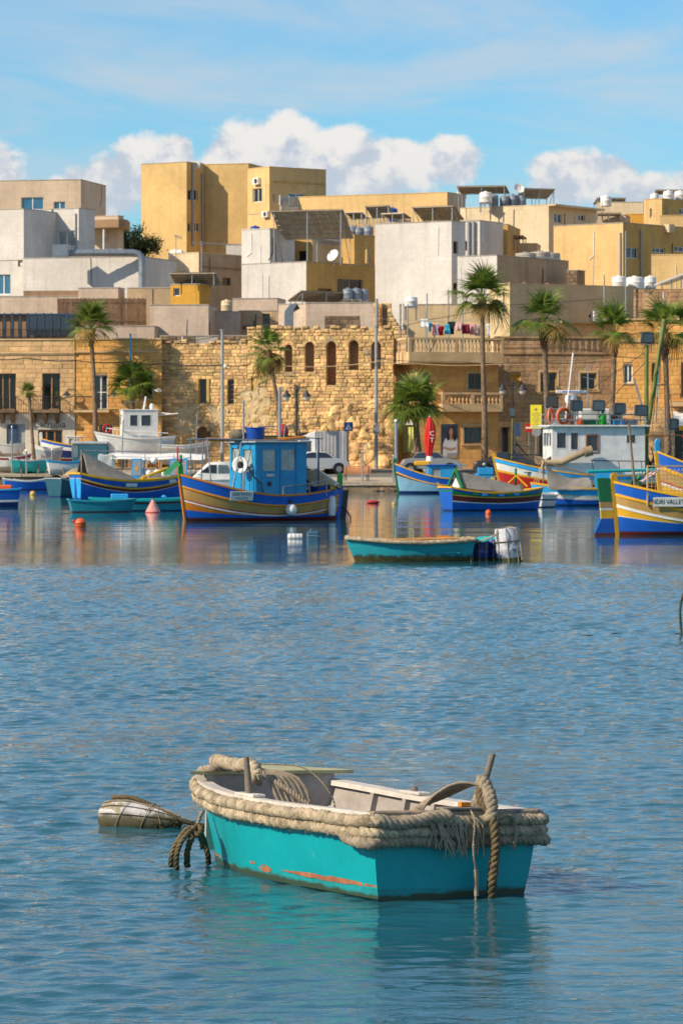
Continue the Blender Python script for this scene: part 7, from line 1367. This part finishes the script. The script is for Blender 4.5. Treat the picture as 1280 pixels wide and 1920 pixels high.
# ---------------------------------------------------------------- the moored turquoise dinghy
mat('rope', (.42, .335, .225), .97, .38, 11, 0, .010, 75, hue=.008, chip=(.24, .185, .12), chipn=.56, chsc=9); mat('rope_grey', (.30, .24, .17), .95, .25, 14, 0, .006, 90); mat('rope_wet', (.115, .080, .035), .7, .35, 10, 0, .006, 70, grime=((.03, .03, .008), .12)); mat('weed', (.05, .05, .008), .8, .5, 9, 0, .03, 30, hue=.03)
mat('hero_paint', (.002, .33, .365), .42, .06, 3., streak=.3, chip=(.05, .36, .38), chipn=.63, chsc=4, grime=((.035, .05, .02), .045), bump=.004, bsc=5)
mat('antifoul', (.008, .27, .29), .6, .2, 6, chip=(.30, .11, .05), chipn=.66, chsc=4, grime=((.035, .05, .02), .05)); mat('scraped', (.36, .135, .06), .8, .25, 9, chip=(.008, .30, .32), chipn=.60, chsc=11)
mat('cap_paint', (.58, .53, .46), .75, .12, 5, chip=(.10, .27, .50), chipn=.60, chsc=9, bump=.004, bsc=30)
mat('transom_cap', (.30, .22, .14), .8, .3, 6, chip=(.03, .07, .24), chipn=.56, chsc=11, bump=.004, bsc=30)
mat('inner_paint', (.36, .32, .285), .85, .14, 3, streak=.2, chip=(.30, .17, .09), chipn=.70, chsc=8, bump=.003, bsc=30); mat('olive_board', (.40, .38, .20), .8, .15, 4, chip=(.25, .22, .13), chipn=.62, chsc=6)
mat('wood_grey', (.20, .165, .13), .9, .25, 8, 0, .006, 40)
def rope(path, r, m, root, name='rope', pitch=.16, strands=3, step=.014, seed=0, lump=.12, closed=False, taper=False):
    """laid rope: strands twisted round a smoothed path"""
    pts = [Vector(p) for p in path]; k = len(pts); fine = []
    seg = range(k if closed else k-1)
    for i in seg:
        p0 = pts[(i-1) % k] if closed or i > 0 else pts[0]; p1 = pts[i]; p2 = pts[(i+1) % k]; p3 = pts[(i+2) % k] if closed or i+2 < k else pts[-1]
        n = max(2, int((p2-p1).length/step))
        for j in range(n):
            t = j/n; fine.append(.5*((2*p1)+(p2-p0)*t+(2*p0-5*p1+4*p2-p3)*t*t+(3*p1-p0-3*p2+p3)*t**3))
    if not closed: fine.append(pts[-1])
    N = len(fine); mb = MB(); s = 0.; S = []
    for i in range(N): S.append(s); s += (fine[(i+1) % N]-fine[i]).length
    turns = max(1, round(s/pitch)); U = None; fr = []
    for i in range(N):
        a = fine[(i-1) % N] if closed else fine[max(0, i-1)]; b = fine[(i+1) % N] if closed else fine[min(N-1, i+1)]; T = (b-a).normalized()
        if U is None: U = T.cross(Z1 if abs(T.z) < .9 else X1).normalized()
        U = (U-T*U.dot(T)).normalized(); fr.append((U.copy(), T.cross(U)))
    for q in range(strands):
        c = []; rr = []
        for i in range(N):
            ph = 2*math.pi*(turns*S[i]/s+q/strands); j = noise.noise(fine[i]*9+Vector((seed, q*5, 0))); rad = r*(1-(.6*i/N if taper else 0))
            c.append(fine[i]+(fr[i][0]*math.cos(ph)+fr[i][1]*math.sin(ph))*rad*.5*(1+.15*j)); rr.append(rad*.56*(1+lump*j))
        mb.tube(c, rr, 8, closed=closed)
    return mb.build(name, m, root, smooth=2)
def fuzz(root, path, r, m, n, seed):
    rnd = random.Random(seed); mb = MB(); k = len(path)
    for _ in range(n):
        i = rnd.randrange(k-1); p = path[i].lerp(path[i+1], rnd.random()); d = Vector((rnd.gauss(0, 1), rnd.gauss(0, 1), rnd.gauss(0, 1))).normalized(); a = p+d*r*.95; e = (d+Vector((rnd.uniform(-1, 1), rnd.uniform(-1, 1), rnd.uniform(-1.4, .3)))).normalized()*rnd.uniform(.01, .035); s = e.cross(d).normalized()*.0012 if e.cross(d).length > 1e-4 else X1*.001
        mb.face([a-s, a+s, a+e])
    o = mb.build('rope_fibres', m, root); o['kind'] = 'stuff'
def hero():
    A = R(28); Ys = 22.05; X0 = PX(845, Ys); L = 2.95
    r = thing('dinghy', 'turquoise dinghy with thick rope fender moored on open water', 'boat', (X0, Ys, .0), R(90)+A); r.rotation_euler = (R(1.9), R(.9), R(90)+A)
    def sh(t): return .475+.02*(1-t)**2+.10*max(0, (t-.35)/.65)**2
    def hb(t):      # half beam at the rail
        a = .575+.06*math.sin(min(1, t/.55)*math.pi/2)
        return a*max(0., 1-max(0, (t-.42)/.58)**3.1)**.62
    def pt(t, z, s=1, off=0.):
        S = sh(t); h = max(0., min(1., (z+.16)/(S+.16))); q = max(0, (t-.55)/.45)
        w = hb(t)*(.80+.20*h**.8)*(1-.30*q*(1-h)); w = max(0., w*(h/.22)**.5 if h < .22 else w)
        w = max(0., w-off) if t < .999 else 0.
        return Vector((L*t-.05*(1-h)*0+.10*(h-.5)*q*q-(.05*h if t < .001 else .05*h*max(0, 1-t*6)), s*w, z))
    n = 44; ts = [1-(1-i/(n-1))**1.7 for i in range(n)]
    zr = lambda t: [sh(t), sh(t)*.8, sh(t)*.6, sh(t)*.4, sh(t)*.25, .062, .03, 0., -.06, -.12, -.16]
    mb = MB()
    dent = lambda p: p+Vector((0, .006*noise.noise(p*3.1), 0))
    for s in (-1, 1):
        mb.m = 0; mb.grid([[dent(pt(t, z, s)) for z in zr(t)[:6]] for t in ts]); mb.m = 1; mb.grid([[dent(pt(t, z, s)) for z in zr(t)[5:]] for t in ts])
    for k in range(10):
        mb.m = 0 if k < 5 else 1; z0, z1 = zr(0)[k], zr(0)[k+1]; mb.face([pt(0, z0, -1), pt(0, z0, 1), pt(0, z1, 1), pt(0, z1, -1)])
    mb.build('hull', ['hero_paint', 'antifoul'], r, smooth=True)
    for (t0, t1, zc, wd) in ((.0, .40, .078, .015), (.43, .49, .070, .022), (.50, .53, .095, .008), (.72, .95, .075, .008)):   # bare primer scraped along the waterline
        k = 24; mb = MB(); mb.grid([[pt(t0+(t1-t0)*i/k, zc+.012*(t0+(t1-t0)*i/k)*3*0+wd*s_*(1+.7*noise.noise(Vector((i*.45, s_*3, t0*9))))*min(1, 3*i/k+.25, 3*(1-i/k)), 1, -.0035) for s_ in (-1, 1)] for i in range(k+1)]); mb.build('scraped_paint', 'scraped', r)
    # inner skin, floor, frames
    mb = MB(); fz = .10
    for s in (-1, 1): mb.grid([[pt(t, z, s, .045) for z in (sh(t)-.005, sh(t)*.6, fz)] for t in ts[:-2]])
    mb.face([pt(0, sh(0), -1, .04)+X1*.05, pt(0, sh(0), 1, .04)+X1*.05, pt(0, fz, 1, .04)+X1*.05, pt(0, fz, -1, .04)+X1*.05]); mb.build('inner_skin', 'inner_paint', r, smooth=True)
    for i in range(7):       # floor boards
        y0 = -.42+i*.12; MB().box(.06, 2.25-.25*abs(i-3)*.4, y0, y0+.112, fz, fz+.018).build('floor_board', 'inner_paint', r)
    for t in (.14, .27, .40, .53, .66):
        for s in (-1, 1):
            mb = MB(); a = [pt(t, z, s, .046) for z in (fz, sh(t)*.5, sh(t)-.01)]; b_ = [p-Vector((0, s*.04, 0)) for p in a]; mb.extr([a[0], a[1], a[2], b_[2], b_[1], b_[0]], (.045, 0, 0)); mb.build('rib', 'inner_paint', r)
    for s in (-1, 1):        # stringer under the rail
        mb = MB(); mb.grid([[pt(t, sh(t)*.72, s, .046), pt(t, sh(t)*.72, s, .062), pt(t, sh(t)*.72-.03, s, .062), pt(t, sh(t)*.72-.03, s, .046)] for t in ts[:-4]]); mb.build('stringer', 'inner_paint', r)
        mb = MB(); mb.grid([[pt(t, sh(t)+.02, s, .085), pt(t, sh(t)+.024, s, -.015), pt(t, sh(t)-.012, s, -.015), pt(t, sh(t)-.012, s, .085), pt(t, sh(t)+.02, s, .085)] for t in ts]); mb.build('gunwale_cap', 'cap_paint', r, smooth=True)
    mb = MB(); S = sh(0); p, q = pt(0, S, 1), pt(0, S, -1); mb.box(p.x-.035, p.x+.045, q.y-.01, p.y+.01, S-.03, S+.032); mb.build('transom_cap', 'transom_cap', r, bevel=.008)
    MB().box(p.x-.045, p.x+.05, -.22, .12, S+.033, S+.05).build('motor_pad', 'wood_grey', r, bevel=.004)
    # bow board
    tb = [t for t in ts if t > .80]; e = [pt(t, sh(t), 1, .0) for t in tb]; poly = [Vector((p.x, p.y*1.03, .595)) for p in e]+[Vector((p.x, -p.y*1.03, .595)) for p in e[::-1]]
    x_ = tb[0]*L; poly = [Vector((x_-.02, .60, .590))]+poly+[Vector((x_-.02, -.60, .590))]
    mb = MB(); mb.extr(poly, (0, 0, .022)); mb.build('bow_board', 'olive_board', r); mb = MB(); tt = tb[0]
    mb.box(x_, x_+.02, -hb(tt)*.92, hb(tt)*.92, fz, .587); mb.build('bow_bulkhead', 'inner_paint', r)
    # thwart blocks and pins
    def blockpin(t, s, h, lean, m='wood_grey'):
        p = pt(t, sh(t), s, .04)+Vector((0, 0, .02)); MB().box(p.x-.13, p.x+.13, p.y-.05, p.y+.045, p.z, p.z+.022).build('rowlock_block', 'cap_paint', r, bevel=.006); MB().tube([p+Vector((0, 0, -.02)), p+Vector((lean[0]*.5, lean[1]*.5, h*.5)), p+Vector((lean[0], lean[1], h))], [.026, .022, .017], 9).build('thole_pin', m, r, smooth=True); return p
    p1 = blockpin(.52, 1, .25, (.0, .03)); p2 = blockpin(.52, -1, .05, (0, 0)); 
    # stern stick
    st = [Vector((.10, -.15, fz)), Vector((.04, -.20, .55)), Vector((.0, -.27, .86))]; MB().tube(st, [.024, .022, .019], 9).build('stern_stick', 'wood_grey', r, smooth=True)
    # fender ropes round the rail
    def rail_path(dz, off, t0=0.):
        a = [pt(t, sh(t)-dz, 1, -off) for t in ts[::2] if t < .985]; b_ = [pt(t, sh(t)-dz, -1, -off) for t in ts[::2] if t < .985]; apex = pt(.9985, sh(1.)-dz, 1)+Vector((off+.03, 0, 0))
        st_ = [Vector((-.05-off, y, S-dz-.004*math.cos(y*9))) for y in (-.5, -.3, -.1, .1, .3, .5)]
        pth = a+[apex]+b_[::-1]+st_
        return [p+Vector((0, 0, .010*noise.noise(p*4+Vector((dz*40, 0, 0))))) for p in pth]
    for i, (dz, off, rr) in enumerate(((.030, .034, .038), (.095, .031, .037))):
        pp = rail_path(dz, off); rope(pp, rr, 'rope', r, 'fender_rope', .105, seed=i, closed=True, lump=.38); fuzz(r, [Vector(q) for q in pp], rr, 'rope', 4200, i)
    w = [Vector((-.072, y, S-.155-.01*math.cos(y*8))) for y in (-.60, -.45, -.2, .05, .3, .5, .60)]; rope([Vector((.10, -.65, S-.15))]+w+[Vector((.06, .64, S-.150)), Vector((.2, .63, S-.13))], .036, 'rope_grey', r, 'fender_rope', .11, seed=5, lump=.22); fuzz(r, w, .043, 'rope_grey', 700, 9)
    rope([Vector((-.10, y, S-.02+.02*math.sin(y*11))) for y in (.58, .45, .3, .18, .08)], .042, 'rope_grey', r, 'fender_rope', .12, seed=6, lump=.3)
    # frayed strands over the transom
    rnd = random.Random(5); mb = MB()
    for i in range(26): y = rnd.uniform(-.12, .2); mb.tube([(-.09, y+.02, S+.0), (-.125, y+rnd.uniform(-.04, .04), S-.06), (-.13, y+rnd.uniform(-.07, .07), S-.17-rnd.random()*.08)], [.009, .007, .004], 5)
    mb.build('frayed_strands', 'rope_grey', r)
    # rope on the bow board, hanging over the pin and into the boat
    z = .64; rope([(2.86, .10, z-.02), (2.66, .28, z+.02), (2.45, .36, z+.035), (2.2, .40, z+.03), (2.0, .43, z+.035), (1.82, .46, z+.05), (1.66, .50, z+.03), (1.58, .52, z-.04)], .043, 'rope', r, 'coiled_rope', .13, seed=11, lump=.2); rope([(2.7, .2, z-.01), (2.5, .25, z-.005), (2.35, .42, z+.0), (2.45, .5, z-.03)], .03, 'rope_grey', r, 'coiled_rope', .1, seed=12)
    for i in range(7): rope([(1.62+.015*i, .50, z+.03), (1.55-.01*i, .46-.03*i, .62), (1.50-.012*i, .42-.04*i, .5-.02*i), (1.46, .40-.05*i, .42-.03*i)], .012, 'rope_grey', r, 'rope_tail', .05, seed=i)
    rope([(1.6, .5, .66), (1.42, .3, .5), (1.25, .1, .3), (1.2, 0, .15)], .02, 'rope_grey', r, 'rope_tail', .07, seed=20); rope([(1.7, .45, .70), (1.55, .2, .68), (1.45, .05, .5), (1.5, .0, .3)], .006, 'rope_grey', r, 'rope_tail', .05, 2, seed=21)
    # ropes round the stern stick
    for i in range(7):
        zz = .50+.028*i; c = st[1]+(st[2]-st[1])*((zz-.55)/.31); q = [c+Vector((.034*math.cos(a), .034*math.sin(a), .012*math.sin(a*.5+i))) for a in [2*math.pi*k/9 for k in range(9)]]; rope(q, .016, 'rope_grey', r, 'stick_wrap', .06, seed=i, closed=True)
    rope([(.02, -.22, .70), (.0, -.19, .66), (-.05, -.17, .58), (-.13, -.19, .50), (-.165, -.20, .40), (-.15, -.21, .25), (-.14, -.20, .1), (-.14, -.20, -.1)], .031, 'rope_wet', r, 'stern_rope', .11, seed=31); rope([(.03, -.24, .68), (.0, -.2, .70), (-.05, -.21, .64), (-.115, -.2, .55), (-.13, -.19, .47)], .042, 'rope_grey', r, 'stern_rope', .1, seed=32)
    for i in range(9): rope([(.01, -.22, .66+.006*i), (.10+.02*i, -.10, .68-.012*i), (.22+.02*i, .0+.012*i, .60-.015*i), (.30+.02*i, .06+.02*i, .47-.02*i), (.33+.02*i, .08, .3)], .010, 'rope_grey', r, 'rope_tail', .045, seed=40+i)
    rope([(-.05, -.07, S+.05), (-.14, -.07, S-.02), (-.15, -.06, .3), (-.13, -.09, .16), (-.13, -.095, .0), (-.13, -.1, -.1)], .008, 'rope_grey', r, 'stern_line', .04, 2, seed=51); MB().tube([(-.13, -.09, .18), (-.13, -.1, .02)], .016, 6).build('line_weight', 'rope_grey', r)
    rope([(-.13, -.21, S-.02), (-.14, -.32, S-.0), (-.135, -.36, S-.1), (-.13, -.35, S-.2)], .012, 'rope_grey', r, 'rope_tail', .05, seed=52)
    MB().obox(Vector((-.04, -.055, S+.065)), X1, Y1, Z1, .022, .032, .012).build('orange_chock', 'b_orange', r)
    mb = MB(); mb.grid([[Vector((.85+.06*i, -.05-.06*j+.1, .16+.10*abs(noise.noise(Vector((i*.7, j*.8, 2))))+.06*math.sin(i*1.1)*math.sin(j*.9)+.1*math.exp(-((i-4)**2+(j-3)**2)/6))) for j in range(8)] for i in range(9)]); o = mb.build('crumpled_cloth', 'tarp_tan', None, smooth=2); o.location = (0, 0, 0)
    c, s = math.cos(R(90)+A), math.sin(R(90)+A); o.matrix_world = r.matrix_basis.copy(); o.location = r.location; o.rotation_euler = r.rotation_euler; tag(o, 'crumpled tan cloth lying inside the turquoise dinghy', 'cloth'); sm = o.modifiers.new('t', 'SOLIDIFY'); sm.thickness = .01
    # mooring ropes at the bow
    def W(px, py, Y): return P(px, py, Y)
    Yb = 23.7; base = W(375, 1600, Yb); m = thing('mooring_rope', 'bundle of dark wet mooring ropes at the dinghy bow', 'rope', (base.x, base.y, 0)); b0 = wloc(m)
    def R_(pts, rr, k, mm='rope_wet'): rope([W(x, y, Yb+d)-b0 for x, y, d in pts], rr, mm, m, 'strand', .09, seed=k)
    R_([(381, 1520, .0), (374, 1535, -.05), (369, 1552, -.1), (366, 1562, -.1)], .013, 60, 'rope_grey')
    R_([(368, 1552, -.1), (350, 1556, -.15), (335, 1575, -.2), (326, 1592, -.2), (322, 1606, -.2), (321, 1625, -.2)], .019, 61); R_([(369, 1554, -.1), (356, 1560, -.2), (342, 1575, -.25), (334, 1592, -.25), (331, 1608, -.25), (331, 1630, -.25)], .019, 62); R_([(369, 1556, -.1), (360, 1570, -.15), (354, 1585, -.15), (351, 1600, -.15), (351, 1625, -.15)], .022, 63)
    R_([(370, 1552, -.1), (378, 1566, -.1), (384, 1582, -.05), (389, 1600, -.05), (391, 1620, 0)], .02, 64); R_([(371, 1560, -.15), (377, 1575, -.15), (380, 1590, -.1)], .016, 65); R_([(372, 1548, -.1), (362, 1556, -.15), (370, 1566, -.2), (378, 1556, -.15), (370, 1548, -.1)], .02, 66)
    # weathered float
    Yf = 26.2; c = P(262, 1543, Yf); f = thing('mooring_float', 'worn white float with rope netting and brown weed, beside the turquoise dinghy', 'float', (c.x, c.y, 0), R(-14)); M = Matrix.Rotation(R(90), 3, 'Y'); mat('float_skin', (.56, .54, .52), .65, .15, 6, chip=(.28, .23, .14), chipn=.52, chsc=9, grime=((.06, .05, .012), .12))
    prof = [(0, -.30), (.06, -.295), (.105, -.265), (.13, -.2), (.137, -.1), (.128, .0), (.105, .12), (.075, .22), (.04, .30), (0, .33)]
    mb = MB(); mb.lathe(prof, 26, (0, 0, 0), M); mb.v = [(x, y, z*.95+.062-.05*(x+.3)*.8) for x, y, z in mb.v]; mb.build('skin', 'float_skin', f, smooth=2)
    ring = lambda x, rr, tl: [Vector((x+tl*math.cos(a), rr*math.sin(a), rr*.95*math.cos(a)+.062-.05*(x+.3)*.8)) for a in [2*math.pi*k/18 for k in range(18)]]
    for k, (x, rr, tl) in enumerate(((-.12, .142, .06), (.06, .122, .05), (.18, .095, -.03))): rope(ring(x, rr, tl), .004, 'rope_grey', f, 'net_line', .03, 2, seed=70+k, closed=True)
    for a in (-.3, -.75, -1.25, .4): rope([Vector((x, rr*1.04*math.sin(a), rr*.99*math.cos(a)+.062-.05*(x+.3)*.8)) for rr, x in prof[2:9]], .007 if a == -.3 else .004, 'rope_grey' if a > -.7 else 'rope_wet', f, 'net_line', .03, 2, seed=int(80+a*10))
    rope([(-.2, -.02, .2), (-.05, -.03, .205), (.1, -.02, .15), (.25, -.03, .08), (.4, -.02, .03), (.5, .02, .01)], .018, 'rope_wet', f, 'float_rope', .07, seed=91)
    rnd = random.Random(8); mb = MB()
    for _ in range(420):
        x = rnd.uniform(.05, .45); y = rnd.gauss(0, .05); zz = rnd.uniform(.0, .06)*(1.2-x); a = rnd.random()*6.3; e = Vector((math.cos(a), math.sin(a), rnd.uniform(-.2, .6)))*rnd.uniform(.01, .03); s_ = Vector((-math.sin(a), math.cos(a), 0))*.006; p_ = Vector((x, y-.02, zz)); mb.face([p_-s_, p_+s_, p_+e+s_*.6, p_+e-s_*.6])
    mb.build('weed', 'weed', f); mb = MB()
    for _ in range(14): x = rnd.uniform(-.28, .2); mb.tube([(x, -.11, .03), (x+.005, -.118, -.03)], .007, 5)
    mb.build('hanging_weed', 'weed', f)
    # ---- second dinghy further out
    b = boat('dinghy', 'small turquoise dinghy with shaggy rope rail beside lashed drums', 772, 1052, 2.7, 1.1, 184, (.52, .45, .56), [('b_turq2', .9, .9)], 'weed', 'rope', 'b_inside', 'transom', None, tw=.8, boot_h=.1, bluff=3.2, deck=.5, rail_r=.03); q = b.root
    pp = [b.pt(t, b.sh(t)+.0, 1, -.04) for t in b.ts[::2]]+[b.pt(t, b.sh(t), -1, -.04) for t in b.ts[::2]][::-1]; rope(pp, .06, 'rope', q, 'fender_rope', .17, step=.05, seed=3, lump=.3)
    rod(q, 'oar', 'wood_orange', [(-1.1, .2, .55), (.6, -.1, .5)], .03); rod(q, 'tholepin', 'wood_grey', [(-.1, -.45, .45), (-.1, -.45, .72)], .02); bx(q, 'thwart', 'b_inside', -.3, -.05, -.45, .45, .38, .42); bx(q, 'orange_block', 'b_orange', -.9, -.6, -.1, .1, .5, .6)
    text('MCLC', .2, frame_M(b.pt(.2, .26, 1)+Vector((0, .01, 0)), (-1, 0, 0), (0, 1, .12)), 'antifoul', q, ext=.002, sx=1.)
    def drum(px, py, Y, rr, h, m, lab, tilt):
        c = P(px, py, Y); o = thing('drum_float', lab, 'drum', (c.x, c.y, 0)); Mx = Matrix.Rotation(tilt, 3, 'Y'); MB().lathe([(rr*.9, -.25), (rr, -.22), (rr, h*.3), (rr*1.04, h*.34), (rr*1.04, h*.4), (rr, h*.44), (rr, h*.93), (rr*.93, h), (0, h)], 20, (0, 0, 0), Mx).build('drum', m, o, smooth=True); MB().lathe([(rr*1.03, -.1), (rr*1.03, .07)], 20, (0, 0, 0), Mx).build('weed_band', 'weed', o)
        for k in range(3): a = -.9+k*.8; rope([Mx @ Vector((rr*1.06*math.sin(a), -rr*1.06*math.cos(a), zz)) for zz in (-.1, .1, h*.5, h*.96)]+[Mx @ Vector((0, 0, h*1.03))], .016, 'rope_grey', o, 'lashing', .08, step=.04, seed=k)
        rope([Mx @ Vector((rr*1.06*math.cos(a), rr*1.06*math.sin(a), h*.6)) for a in [2*math.pi*k/14 for k in range(14)]], .016, 'rope_wet', o, 'lashing', .08, step=.04, closed=True); return o
    mat('drum_blue', (.006, .05, .30), .4, .12, 4, grime=((.03, .035, .012), .08)); mat('drum_white', (.50, .51, .55), .5, .2, 4, chip=(.08, .11, .28), chipn=.54, chsc=7, grime=((.05, .05, .02), .1))
    drum(899, 1052, 87.6, .2, .5, 'drum_blue', 'blue plastic drum lashed at the dinghy stern', 0.); drum(925, 1052, 87.9, .21, .52, 'drum_blue', 'blue plastic drum beside the white drum', .03); drum(955, 1054, 87.2, .29, .78, 'drum_white', 'tilted white drum wrapped in ropes', -.10)
    o = thing('net_bundle', 'turquoise net draped over the blue drums', 'net', P(910, 1010, 87.4)); draped(o, 'net', 'b_turq', [[Vector((-.32+.08*i, -.2+.06*j, .0+.04*math.sin(i*1.4+j)-(.08 if j == 0 else 0)+.03*i*.3)) for j in range(7)] for i in range(9)])
    c0 = wloc(o); rope([P(x, y, 87.0)-c0 for x, y in ((885, 1020), (905, 1012), (925, 1005), (938, 995), (955, 991), (970, 996), (976, 1030), (978, 1050))], .025, 'rope', o, 'tie_rope', .09, step=.04, seed=5)
    # rope hoop and floating line at the right
    Yh = GY(1190); c = P(1280, 1190, Yh); o = thing('mooring_rope', 'green rope hoop standing out of the water with a floating line', 'rope', (c.x, c.y, 0)); ppm = F/Yh
    rope([((x-1280)/ppm, 0, (1190-y)/ppm) for x, y in ((1279, 1215), (1276, 1180), (1274, 1150), (1277, 1125), (1286, 1108), (1300, 1104), (1316, 1115), (1324, 1150), (1326, 1215))], .022, 'weed', o, 'hoop', .1, step=.03, seed=2); rope([((x-1280)/ppm, .25*math.sin(x*.05), -.012+.012*math.sin(x*.11)) for x in range(1065, 1300, 12)], .016, 'rope_wet', o, 'floating_line', .1, step=.05, seed=3)
paint('b_turq2', (.015, .30, .36), grime=((.03, .028, .01), .2))
hero()
